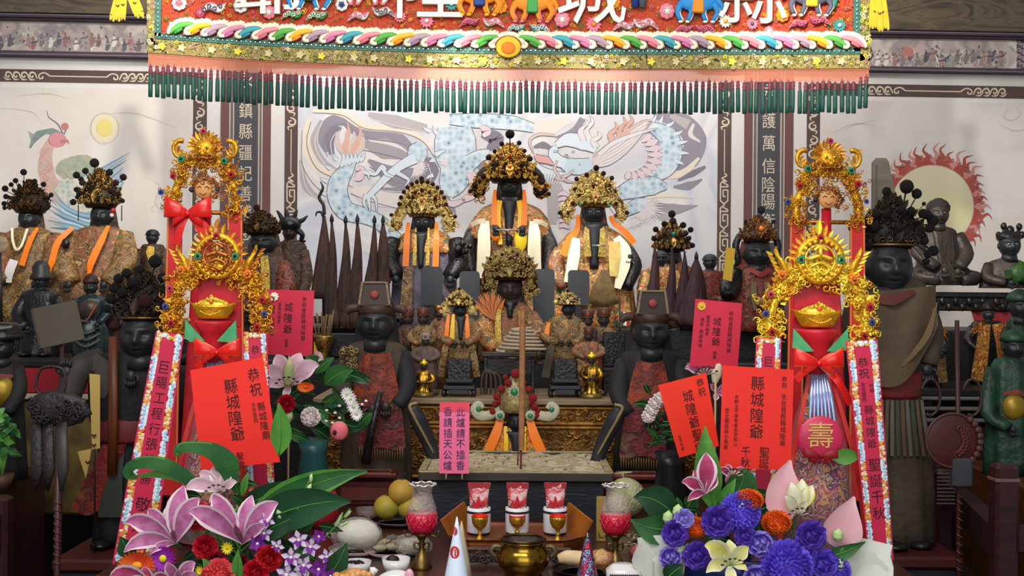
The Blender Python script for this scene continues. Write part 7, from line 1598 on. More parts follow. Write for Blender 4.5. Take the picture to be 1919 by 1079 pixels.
for i, x in enumerate((897, 969, 1040)):
    dc = on(x, 1000, TR_Z); t = T('tea_cup', 'white cup with candle packet, ' + labs[i], 'cup', x, 1000, dc, 'white cups with candle packets')
    mb = t.mb(); mb.lathe(x, 0, [(18, 950), (22, 950), (22.4, 958), (22, 994), (20, 999), (8, 1000)], CUPW, 28, cap=(0, 1)); mb.lathe(x, 0, [(19, 952), (19, 990), (4, 992)], CUPW, 24, cap=(0, 1)); bd = mb.end('cup_body', t.o)
    mb = t.mb(); mb.lathe(x, 0, [(21.6, 955), (23, 956), (23, 959.5), (21.6, 960)], CUPB, 28, cap=(0, 0)); mb.lathe(x, 0, [(21, 995), (21.8, 996), (20, 1000.5), (8, 1000.5)], CUPB, 28); mb.end('black_band', bd)
    dp = T('candle_packet', 'red-topped candle packet in the cup ' + labs[i], 'packet', x, 990, dc, 'candle packets in the white cups')
    mb = dp.mb(); q = random.Random(i + 5); rr = []
    for j in range(12):
        u = j / 11; hw = lerp(15, 21, u ** 2); hd = lerp(11, 1.5, u); rr.append([(x + hw * cos(a) * (1 + .06 * q.uniform(-1, 1)), hd * sin(a) + q.uniform(-1, 1), lerp(988, 905, u) + 1.5 * sin(a * 2)) for a in [2 * pi * n_ / 20 for n_ in range(20)]])
    mb.loft(rr[:6], KW); mb.loft(rr[5:], KT); pk = mb.end('wrapper', dp.o)
    mb = dp.mb(); mb.loft([[(x - 21, -2.5, 904), (x + 21, -2.5, 904), (x + 21, 2.5, 904), (x - 21, 2.5, 904)], [(x - 20, -2.5, 915), (x + 20, -2.5, 915), (x + 20, 2.5, 915), (x - 20, 2.5, 915)]], M('packet_top_red', '9a2430', .35), smooth=False); mb.end('sealed_edge', pk)
    mb = dp.mb(); [mb.leaf((x + a, -13, 950), (x + a * 1.6, -13.5, 950 - h), 7, M('printed_flame_red', 'b81e2a', .4), n=4) for a, h in ((-6, 16), (0, 24), (6, 16), (-2, 12))]; mb.end('printed_flame', pk)
GB_ = M('goblet_brass', 'd0a43a', .25, .7, col2='9a6a1c', ns=60, bump=.3, bs=90)
for i, (x, z) in enumerate(((899, 1011), (969, 1006), (1045, 1013))):
    dg = on(x, z - 6, TR_Z) * .99; t = T('goblet', 'small brass goblet of red liquid on the tray ' + ('nearest the white paper cone', 'in the middle above the brass bowl', 'nearest the red foil cone')[i], 'goblet', x, row(x, TR_Z, dg), dg, 'brass goblets on the tray'); zb = t.z
    h = lambda q: lerp(966, zb, q)
    mb = t.mb(); mb.lathe(x, 0, [(13.5, h(.0)), (15, h(.0)), (15.4, h(.14)), (14.6, h(.3)), (11, h(.46)), (5, h(.57)), (3.4, h(.64)), (2.6, h(.72)), (5.4, h(.77)), (2.6, h(.82)), (4.6, h(.88)), (8.5, h(.98)), (8.5, h(1)), (1, h(1))], GB_, 24, cap=(0, 1)); b1 = mb.end('goblet_body', t.o)
    mb = t.mb(); mb.lathe(x, 0, [(14.8, h(-.01)), (14.6, h(.02)), (2, h(.05))], M('red_liquid', 'd8200e', .15), 20, cap=(0, 1)); mb.tube([(x + 14.6 * cos(a), 14.6 * sin(a), h(.0)) for a in [i * pi / 14 for i in range(29)]], 1.5, M('red_liquid'), 6); mb.end('red_fill', b1)
# brass bowl
t = base('brass_censer', 'round polished brass censer with wide dark mouth in front of the tray', 'censer', 980, 1094, TABLE); zb = t.z
BR = M('polished_brass', 'b08a34', .22, 1, col2=['8a6a24', 'c09a40'], ns=5, bump=.05, bs=20)
mb = t.mb(); mb.lathe(980, 0, [(37, 1012), (42, 1008), (41, 1016), (37, 1022), (44, 1030), (49, 1042), (47, 1056), (38, 1068), (33, 1074), (37, 1080), (40, zb), (10, zb)], BR, 40, cap=(0, 1)); b1 = mb.end('censer_body', t.o)
mb = t.mb(); mb.lathe(980, 0, [(38, 1011), (36, 1018), (30, 1024), (5, 1025)], M('censer_ash_dark', '2c2422', .9, col2='4a4040', ns=40, bump=.4), 32, cap=(0, 1)); mb.end('dark_ash', b1)
mb = t.mb(); mb.lathe(980, 0, [(42, 1006.5), (44, 1009), (42, 1012), (38, 1011), (38, 1007.5), (42, 1006.5)], M('darkened_brass', '4a3a20', .35, .9), 40, cap=(0, 0)); mb.end('dark_rim', b1)
for s in (-1, 1): mb = t.mb(); mb.tube(sm([(980 + s * 40, 0, 1024), (980 + s * 54, 0, 1024), (980 + s * 60, 0, 1034), (980 + s * 50, 0, 1044)], 4), [4, 5, 5, 3], M('old_brass', '6a5a3c', .5, .6), 8); mb.end('handle', b1)
t = base('carved_censer_stand', 'dark openwork carved wooden stand around the brass censer', 'stand', 968, 1060, TABLE); zb = t.z
CSW = M('dark_carved_rosewood', '332724', .45, col2='4a3a34', ns=20)
mb = t.mb()
for i in range(60): x = 868 + i * 3.4; mb.curl((x, U(-8, 8), 1046 + U(-12, 10)), U(6, 10), CSW, U(0, 6), 1.2, .3)
mb.box((968, 6, 1058), (220, 26, 8), CSW, 2); mb.box((968, 6, 1030), (206, 16, 5), CSW, 2); mb.end('openwork', t.o)
for s in (-1, 1): mb = t.mb(); mb.box((968 + s * 98, 4, lerp(1060, zb, .5)), (12, 12, max(4, zb - 1056)), CSW, 2); mb.end('foot', t.o)
# oil lamps with red glass
GLASSC = M('clear_ribbed_glass', 'd8c8c0', .05, alpha=.17, spec=1, bump=.5, bs=120, coat=.4)
REDG = M('red_oil_glass', 'd0163a', .12, bump=.5, bs=110, coat=.6, emit=0)
BRASSD = M('antique_brass', '8a6f3e', .35, .9, col2='5a4626', ns=40)
def lamp(x, zb, lab):
    t = base('glass_oil_lamp', lab, 'oil lamp', x, zb, TABLE, 'red glass oil lamps beside the tray'); zb = t.z
    sc = 1.0
    mb = t.mb(); mb.lathe(x, 0, [(13, zb - 66), (17, zb - 64), (9, zb - 58), (5, zb - 50), (7, zb - 44), (4.5, zb - 38), (8, zb - 30), (12, zb - 20), (19, zb - 8), (20, zb - 2), (20, zb), (2, zb)], BRASSD, 28); ft = mb.end('brass_foot', t.o)
    for s in (-1, 1): mb = t.mb(); mb.tube(sm([(x + s * 5, -2, zb - 46), (x + s * 13, -2, zb - 48), (x + s * 13, -2, zb - 38), (x + s * 6, -2, zb - 36)], 3), 2, BRASSD, 6); mb.end('scroll', ft)
    mb = t.mb(); n = 28
    mb.lathe(x, 0, [(17, zb - 66), (25, zb - 74), (28.5, zb - 86), (28, zb - 104)], REDG, n, cap=(1, 1)); rg = mb.end('red_glass', t.o)
    mb = t.mb()
    for i in range(14):
        for s in (-1, 1): mb.tube([(x + (21 + 8.4 * sin(q * 2.4)) * cos(a + s * q * .9), (21 + 8.4 * sin(q * 2.4)) * sin(a + s * q * .9), zb - 68 - 38 * q) for q in [j / 6 for j in range(7)] for a in (i * 2 * pi / 14,)], .8, M('red_glass_ridge', 'b01030', .12, coat=.6), 4)
    mb.end('diamond_ridges', rg)
    mb = t.mb(); mb.lathe(x, 0, [(28.4, zb - 104), (27, zb - 114), (23, zb - 126), (19, zb - 138), (18.6, zb - 148), (23, zb - 156)], GLASSC, n, cap=(0, 0)); mb.lathe(x, 0, [(17.6, zb - 138), (22, zb - 126), (26, zb - 114), (27, zb - 105)], GLASSC, n, cap=(0, 0)); ch = mb.end('glass_chimney', t.o)
    mb = t.mb(); mb.tube([(x + (24 + 1.6 * sin(a * 9)) * cos(a), (24 + 1.6 * sin(a * 9)) * sin(a), zb - 157 + 1.2 * cos(a * 9)) for a in [i * pi / 36 for i in range(73)]], 1.8, M('glass_lip', 'd8d4cc', .08, spec=1, metal=.4), 6); mb.end('scalloped_lip', ch)
    for s in (-1, 1): mb = t.mb(); mb.tube(sm([(x + s * 15, -4, zb - 64), (x + s * 29, -6, zb - 60), (x + s * 32, -6, zb - 72)], 3), [2, 1.6, 1], BRASSD, 5); mb.end('prong', ft)
lamp(790, 1064, 'red glass oil lamp in front of the yellow pears'); lamp(1153, 1066, 'red glass oil lamp in front of the pale netted melon')
# fruit
PEAR = M('pear_skin', '9a8a2a', .5, col2=['a8902c', '8a8428', 'b08a34'], ns=8, bump=.1, bs=300)
PEAR2 = M('brown_pear_skin', 'a8802a', .5, col2=['b08830', '9a7428'], ns=8, bump=.1, bs=300)
def fruit(x, z, r, d, mat, lab, name='pear', cat='pear', grp=None, stem=True):
    t = T(name, lab, cat, x, z + r, d, grp)
    mb = t.mb(); mb.ell((x, 0, z), (r, r, r * .98), mat, 26, 18, lambda q: 1 - .1 * math.exp(-(q.x ** 2 + q.y ** 2) / .03) * (q.z < 0)); bd = mb.end('flesh', t.o)
    if stem: mb = t.mb(); mb.tube([(x, 0, z - r * .9), (x + r * .08, 0, z - r * 1.02)], r * .07, M('pear_stem', '4a3a20', .7), 6); mb.end('stem', bd)
dp = 3.86; r = 24
fruit(724, row(724, TABLE + .012, dp) - 24, 24, dp, PEAR, 'greenish yellow pear at the outer end of the plate', grp='pears on the plate'); fruit(768, row(768, TABLE + .012, dp) - 23, 23, dp, PEAR, 'greenish yellow pear half hidden behind the red glass lamp', grp='pears on the plate'); fruit(752, 922, 25, dp, PEAR2, 'browner pear resting on top of the other two', grp='pears on the plate')
t = base('plate', 'dark plate under the three pears', 'plate', 748, row(748, TABLE, dp), TABLE); zb = t.z
mb = t.mb(); mb.lathe(748, 0, [(52, zb - 8), (54, zb - 8), (40, zb), (3, zb)], M('dark_glazed_plate', '2c1c1c', .25), 30, cap=(0, 1)); mb.end('plate_body', t.o)
mb = t.mb(); mb.tube([(748 + 53 * cos(a), 53 * sin(a), zb - 8.4) for a in [i * pi / 20 for i in range(41)]], 1.2, M('plate_rim', '5a4648', .3), 5); mb.end('plate_rim', t.o)
t = base('melon', 'pale green netted melon with dry stem behind the red glass lamp', 'melon', 1172, 968, TABLE); zb = t.z
mb = t.mb(); mb.ell((1172, 0, zb - 36), (38, 38, 37), M('netted_melon_skin', 'a8a878', .65, col2=['b8b68c', '949868'], ns=22, bump=.5, bs=120), 30, 20); bd = mb.end('melon_body', t.o)
mb = t.mb(); mb.tube([(1168, 0, zb - 72), (1166, 0, zb - 82)], 2.4, M('dry_melon_stem', '9a9468', .7), 6); mb.tube(sm([(1150, 0, zb - 80), (1166, 0, zb - 82), (1184, -2, zb - 84)], 3), [1.6, 2.4, 1.8], M('dry_melon_stem'), 6); mb.end('stem', bd)
fruit(1262, row(1262, TABLE, 3.7) - 17, 17, 3.7, M('red_apple_skin', '9a1c2a', .35, col2='7a1420', ns=8), 'dark red apple behind the dark-centred striped pink lily', 'apple', 'apple')
# red lacquer boxes
def lacbox(x0, x1, za, zb, lab):
    d = on((x0 + x1) / 2, zb); cx = (x0 + x1) / 2; t = T('lacquer_box', lab, 'box', cx, zb, d, 'red lacquer boxes behind the offerings')
    h = row(cx, TABLE, d); w_ = x1 - x0
    mb = t.mb(); mb.box((cx, 16, (za + h) / 2 + 8), (w_, 42, h - za - 16), M('lacquer_box_red', '4e1414', .35, col2='3c0f10', ns=6, coat=.2), 2); mb.end('box_body', t.o)
    mb = t.mb(); mb.box((cx, 16, za + 4), (w_ + 10, 52, 9), M('lacquer_box_lid', '5c191a', .3, coat=.3), 2); lid = mb.end('lid', t.o)
    mb = t.mb()
    for e in ((cx, -6, w_ - 16, 2), (cx, 38, w_ - 16, 2)): mb.box((e[0], e[1], za - 1), (e[2], e[3] + 2, 1.6), M('lacquer_trim', '7a4a3a', .4), .5)
    for s in (-1, 1): mb.box((cx + s * (w_ / 2 - 8), 16, za - 1), (3, 44, 1.6), M('lacquer_trim'), .5)
    mb.end('lid_trim', lid)
    mb = t.mb(); mb.box((cx, -6, (za + h) / 2 + 8), (w_ - 22, 3, h - za - 34), M('lacquer_panel', '6a3426', .35, col2='50241c', ns=9), 1.5); mb.end('front_panel', t.o)
lacbox(628, 738, 886, 946, 'red lacquer box with lidded top behind the yellow pears'); lacbox(1150, 1240, 890, 950, 'red lacquer box behind the netted melon'); 
t = base('red_jar', 'red covered jar half hidden by the broad bouquet leaves', 'jar', 602, 986, TABLE); zb = t.z
mb = t.mb(); mb.lathe(602, 0, [(14, zb - 76), (26, zb - 68), (34, zb - 44), (33, zb - 20), (24, zb - 2), (20, zb), (2, zb)], M('red_glazed_jar', 'a01c2c', .3, coat=.4), 28); mb.end('jar_body', t.o)
mb = t.mb(); mb.lathe(602, 0, [(4, zb - 94), (8, zb - 90), (5, zb - 86), (22, zb - 80), (27, zb - 72), (24, zb - 68)], M('red_jar_lid', '8c1824', .35, coat=.3), 28); mb.end('lid', t.o)
t = base('glass_compote', 'small clear glass dish catching light before the red lacquer box', 'dish', 690, 978, TABLE); zb = t.z
mb = t.mb(); mb.lathe(690, 0, [(24, zb - 26), (20, zb - 14), (4, zb - 10), (4, zb - 4), (14, zb), (2, zb)], GLASSC, 20, cap=(0, 1)); mb.end('dish_bowl', t.o)
# bagged and plated food
BAGW = M('clear_plastic_bag', 'd4d2cc', .12, alpha=.24, bump=.8, bs=40, spec=.8)
def plate(x, z, r, lab, rim, mat=None):
    t = base('plate', lab, 'plate', x, z, TABLE); zb = t.z
    mb = t.mb(); mb.lathe(x, 0, [(r, zb - 9), (r * 1.03, zb - 9), (r * .7, zb), (2, zb)], mat or M('white_porcelain', 'd0c8c4', .25), 32, cap=(0, 1)); mb.end('plate_body', t.o)
    mb = t.mb(); mb.tube([(x + r * 1.02 * cos(a), r * 1.02 * sin(a), zb - 9.4) for a in [i * pi / 20 for i in range(41)]], 1.2, rim, 5); mb.end('plate_rim', t.o)
    return t, zb
PINKRIM = M('pink_plate_rim', 'b07a7a', .3)
t, zb = plate(668, 1036, 50, 'pink-rimmed plate under the bagged white bun', PINKRIM)
t2 = T('bagged_bun', 'white bun wrapped in clear crinkled plastic on a plate behind the dark leaf tip', 'food', 668, zb - 9, t.d)
mb = t2.mb(); mb.ell((672, 0, zb - 36), (40, 30, 27), M('bun_white', 'dcd6c6', .6, col2='d0c8b4', ns=6), 24, 16, lambda q: 1 - .08 * math.exp(-(q.x + .2) ** 2 / .006)); mb.end('bun', t2.o)
mb = t2.mb(); mb.ell((668, 0, zb - 34), (48, 38, 32), BAGW, 36, 24, lambda q: 1 + .1 * noise.noise(q * 5) + .05 * noise.noise(q * 13)); mb.end('plastic_wrap', t2.o)
mb = t2.mb()
for i in range(6): mb.tube(sm([(636 - i, -6, zb - 40), (628 - i * 3, -10, zb - 58 + i * 4), (650 - i * 6, -10, zb - 64 + i * 7)], 3), [1, 1.8, .8], BAGW, 5)
mb.end('bag_twist', t2.o)
t, zb = plate(728, 1040, 44, 'pink-rimmed plate of dark dried food beside the bagged bun', PINKRIM)
DRY = [M('dried_food_' + c, c, .7, col2=e, ns=30, bump=.5) for c, e in (('5a4a34', '3a3028'), ('8a7a54', '5a5038'), ('6a6460', '45403e'), ('a89a80', '7a6f5c'))]
for i in range(14):
    a, rr_ = U(0, 6.28), U(0, 26); x = 730 + rr_ * cos(a); z = zb - 12 - U(0, 22) * (1 - rr_ / 40)
    o = T('dried_mushroom', 'dark shrivelled dried mushroom heaped on the plate before the pears', 'food', x, z + 5, t.d + rr_ * sin(a) * t.k, 'dried mushrooms on the plate'); mb = o.mb(); c = Vector((U(-9, 9), U(-9, 9), U(-9, 9)))
    mb.ell((x, 0, z), (U(9, 14), 10, U(6, 9)), R.choice(DRY), 12, 9, lambda q: 1 + .25 * noise.noise(q * 2.6 + c)); mb.end('cap', o.o)
t = base('bagged_noodles', 'pale vermicelli in a clear crinkled bag before the red glass lamp and pears', 'food', 770, 1040, TABLE); zb = t.z
mb = t.mb(); mb.ell((772, 0, zb - 16), (32, 24, 16), M('vermicelli', 'b8ac90', .7, col2='8f8468', ns=60, stretch=(1, 1, 5), bump=.5), 20, 12, lambda q: 1 + .12 * noise.noise(q * 4)); mb.end('vermicelli', t.o)
mb = t.mb(); mb.ell((772, 0, zb - 19), (38, 30, 21), BAGW, 30, 18, lambda q: 1 + .14 * noise.noise(q * 6)); mb.end('plastic_wrap', t.o)
# bowls in the near row
WPOR = M('white_bowl_porcelain', 'd8d4d0', .22, coat=.3)
def bowl(x, zr, r, lab, content, cm, d=3.16, grp='white porcelain bowls'):
    t = T('bowl', lab, 'bowl', x, row(x, TABLE, d), d, grp); zb = t.z
    mb = t.mb(); mb.lathe(x, 0, [(r, zr), (r * 1.03, zr - 1), (r * .9, lerp(zr, zb, .5)), (r * .5, zb - 3), (r * .5, zb), (2, zb)], WPOR, 32, cap=(0, 1)); mb.lathe(x, 0, [(r * .98, zr), (r * .8, lerp(zr, zb, .4)), (r * .3, lerp(zr, zb, .7))], WPOR, 32, cap=(0, 1)); mb.end('bowl_body', t.o)
    if content: mb = t.mb(); content(mb, x, zr, zb); mb.end('contents', t.o)
DKF = M('dark_preserved_food', '2c1c1c', .4, bump=.4)
bowl(668, 1052, 27, 'white bowl with dark strips near the bagged bun', lambda m, x, zr, zb: [m.tube(sm([(x - 16 + i * 6, U(-14, 0), zr + 2), (x - 8 + i * 6, U(-14, 0), zr - 2), (x + 2 + i * 5, U(-14, 0), zr + 3)], 3), 2.4, DKF, 5) for i in range(4)], DKF)
bowl(742, 1046, 26, 'white bowl with a dark round plum near the red glass lamp', lambda m, x, zr, zb: m.ell((x - 6, -4, zr + 2), (13, 13, 9), DKF, 14, 9), DKF)
t = T('fried_dumpling', 'golden orange fried dumpling in the near row beside the cattleya-coloured orchids', 'food', 664, row(664, TABLE, 3.0), 3.0); zb = t.z
mb = t.mb(); c = Vector((3, 1, 2)); mb.ell((664, 0, lerp(1062, zb, .5) + 3), (36, 30, (zb - 1062) / 2), M('fried_dough', 'c88a4a', .4, col2=['d89a5a', 'b8743a', 'e0b070'], ns=14, bump=.3, bs=40, coat=.2), 26, 16, lambda q: 1 + .16 * noise.noise(q * 3 + c)); mb.end('dumpling_body', t.o)
mb = t.mb()
for i in range(7): mb.ell((634 + i * 10, -24, 1074 + 4 * sin(i)), (8, 6, 8), M('fried_dough'), 10, 7)
mb.end('pleats', t.o)
t = T('porcelain_creamer', 'white boat-shaped porcelain dish with pink patch in the near row', 'dish', 744, row(744, TABLE, 2.98), 2.98); zb = t.z
mb = t.mb(); rr = []
for i in range(14):
    u = i / 13; x = lerp(700, 790, u); hh = (zb - 1062) * .9 * (sin(pi * (.12 + .8 * u)) ** .6); rr.append([(x, 20 * sin(pi * (.1 + .8 * u)) * cos(a), zb - hh / 2 - hh / 2 * sin(a) - (12 * (1 - u / .3) if u < .3 else 0) * 0) for a in [2 * pi * j / 20 for j in range(20)]])
mb.loft(rr, WPOR); mb.tube(sm([(706, 0, 1072), (696, 0, 1066), (700, -4, 1078)], 3), [5, 5, 3], WPOR, 8); mb.end('dish_body', t.o)
mb = t.mb(); mb.ell((768, -14, 1076), (9, 6, 14), M('pink_glaze', 'e0a0b0', .25), 12, 8); mb.end('pink_patch', t.o)
t = T('paper_cone', 'tall white paper cone with red seal marks in front of the tray', 'paper cone', 855, row(855, TABLE, 2.9), 2.9); zb = t.z
mb = t.mb(); mb.lathe(855, 0, [(1, 968), (5.5, 990), (22, 1079), (30, zb), (2, zb)], M('white_glossy_paper', 'd4e2f2', .35), 32); cn = mb.end('cone', t.o)
SEAL = M('red_seal_ink', 'cc2a22', .5)
for z, rz in ((1032, 12), (994, 8)):
    mb = t.mb(); r = 2 + (z - 968) * .19
    rr = []
    for i in range(25):
        a = i * 2 * pi / 24; xx = 855 - 3 + r * .62 * cos(a); y_ = -sqrt(max(.1, (r * 1.04) ** 2 - (xx - 855) ** 2)) - .6; x2 = 855 - 3 + r * .3 * cos(a); y2 = -sqrt(max(.1, (r * 1.04) ** 2 - (x2 - 855) ** 2)) - .6
        rr.append([(xx, y_ - .2 * 0, z + rz * sin(a)), (x2, y2, z + rz * .7 * sin(a))])
    mb.loft(rr, SEAL, closed=False); mb.tube([(853, -r * 1.05 - .6, z - rz * .5), (853, -r * 1.05 - .8, z + rz * .5)], 1.3, SEAL, 5); mb.end('red_seal', cn)
t = T('paper_cone', 'beige paper cone standing just behind the white one', 'paper cone', 864, row(864, TABLE, 3.06), 3.06); zb = t.z
mb = t.mb(); mb.lathe(864, 0, [(1, 976), (6, 1000), (16, 1054), (24, zb), (2, zb)], M('beige_paper', 'b8a684', .5), 28); mb.end('cone', t.o)
t = T('foil_cone', 'red and violet glitter foil cone with silver tip before the red glass lamp', 'foil cone', 1100, row(1100, TABLE, 2.95), 2.95); zb = t.z
mb = t.mb(); mb.lathe(1100, 0, [(3, 1008), (7, 1018), (20, 1079), (27, zb), (2, zb)], M('glitter_foil', '8a2430', .22, .7, col2=['c03040', '3a3a6a', 'a0a0c0', '6a1c2a'], ns=60, bump=.4, bs=200), 28); cn = mb.end('cone', t.o)
mb = t.mb(); mb.lathe(1100, 0, [(.6, 997), (2.6, 1004), (4, 1012)], M('silver_tip', '8a8a90', .3, .9), 14); mb.end('silver_tip', cn)
t = base('plate', 'dark plate of bread and cooked meat before the second red lamp', 'plate', 1092, 1072, TABLE); zb = t.z
mb = t.mb(); mb.lathe(1092, 0, [(56, zb - 8), (58, zb - 8), (40, zb), (2, zb)], M('dark_glazed_plate'), 30, cap=(0, 1)); mb.end('plate_body', t.o)
t2 = T('bread_roll', 'long pale bread roll pointing out beyond the glitter foil cone', 'food', 1080, zb - 8, t.d - .03)
mb = t2.mb(); mb.tube(sm([(1046, 0, zb - 24), (1062, 0, zb - 28), (1090, 0, zb - 26), (1112, 0, zb - 22)], 5), [8, 13, 14, 12], M('bread_crust', 'c8a878', .6, col2=['d8bc90', 'b08a58'], ns=8), 14); mb.end('roll', t2.o)
t2 = T('cooked_meat', 'orange-brown cooked meat piece beside the pale bread roll', 'food', 1128, zb - 8, t.d - .01)
mb = t2.mb(); mb.ell((1126, 0, zb - 24), (24, 18, 18), M('cooked_meat', 'b8804a', .4, col2=['d0a070', '9a5c34', 'c89060'], ns=16, bump=.5, bs=50), 20, 14, lambda q: 1 + .22 * noise.noise(q * 3)); mb.end('meat', t2.o)
t = T('white_dish', 'white rounded square dish with black zigzag border in the near row', 'dish', 1168, row(1168, TABLE, 3.05), 3.05); zb = t.z
mb = t.mb(); mb.box((1168, 0, lerp(1056, zb, .5)), (64, 56, zb - 1056), WPOR, 12, smooth=True); ds = mb.end('dish_body', t.o)
mb = t.mb()
for i in range(14): x = 1142 + i * 3.9; mb.stroke([(x - 2, 1074), (x, 1070), (x + 2, 1074)], 1.8, INK, -28.6)
mb.end('zigzag_border', ds)
t = base('packet', 'crinkled pink packet on a brown box beside the second red lamp', 'packet', 1203, 1060, TABLE); zb = t.z
mb = t.mb(); mb.box((1204, 0, zb - 10), (42, 34, 20), M('brown_card_box', '5a2c24', .5), 1.5); mb.end('brown_box', t.o)
mb = t.mb(); mb.ell((1202, -2, zb - 27), (22, 17, 13), M('pink_packet_film', 'e0706a', .25, coat=.5, col2='c8504c', ns=10, bump=.6, bs=40), 20, 12, lambda q: 1 + .16 * noise.noise(q * 3.2)); mb.end('pink_wrapper', t.o)
t = base('dried_food_heap', 'tangled brown dried food in a clear bag behind the pink packet', 'food', 1200, 1030, TABLE); zb = t.z
mb = t.mb()
for i in range(40): x = 1200 + U(-24, 24); z = zb - U(3, 26); mb.tube(sm([(x, U(-10, 10), z), (x + U(-14, 14), U(-10, 10), z - U(-5, 8)), (x + U(-18, 18), U(-10, 10), z)], 3), 2, R.choice(DRY), 4)
mb.end('dried_strands', t.o)
o = T('yellow_card', 'small yellow ochre card leaning beside the sand burner', 'card', 1126, row(1126, TABLE, 3.62), 3.62); zb = o.z
mb = o.mb(); mb.box((1126, 0, (930 + zb) / 2), (18, 5, zb - 930), M('ochre_card', '9a7c3a', .6), 1); mb.end('card_sheet', o.o)
# ---------------------------------------------------------------- bouquets
def FM(n_, c=None, c2=None, ns=30, rough=.55): return M('petal_' + n_, c, rough, col2=c2, ns=ns, spec=.25)
PK, PKE, PKD = FM('lily_pink', 'ab5586', 'c27ca6', 40), FM('lily_edge', 'e6cdd2'), FM('lily_deep', 'a0345a', 'b8507a', 40)
PALEPK = FM('lily_pale', 'd0a0b0', 'dcb8c2', 30); IVORY = FM('ivory', 'ece6cc'); LEMON = FM('lemon', 'dcd060', 'e6e2b0', 20); WHITEF = FM('white', 'e6e0dc')
RED1, RED2, CORAL, WINE = FM('crimson', 'b80f24', '9a0a1c'), FM('red', 'c41a22', 'a01018'), FM('coral', 'd8404a', 'e05a58'), FM('wine', '7a1226', '5c0c1c')
ORF, ORF2, VIOL, PURP, LAV, INDIGO = FM('orange', 'e2661a', 'd8501a', 60), FM('orange_red', 'e04a28', 'ee7a2a', 16), FM('violet', '9a22a8', '8a1a96'), FM('purple', '4a2f96', '5a3cb0', 40), FM('lavender', '8a78cc', '9a8ad8', 30), FM('indigo_mum', '5a44c4', '6e58d8', 60)
ANTH, ORCW, ORCP, YEL, STAM = FM('anthurium_pink', 'dca4ac', 'e4b4b8', 14), FM('orchid_white', 'd8ccd8'), FM('orchid_purple', '7a2a90', '6a2080'), FM('yellow', 'd8cc24'), M('stamen_brown', '3a1c14', .6)
BUD = FM('green_bud', 'bcd09a', 'a8c480')
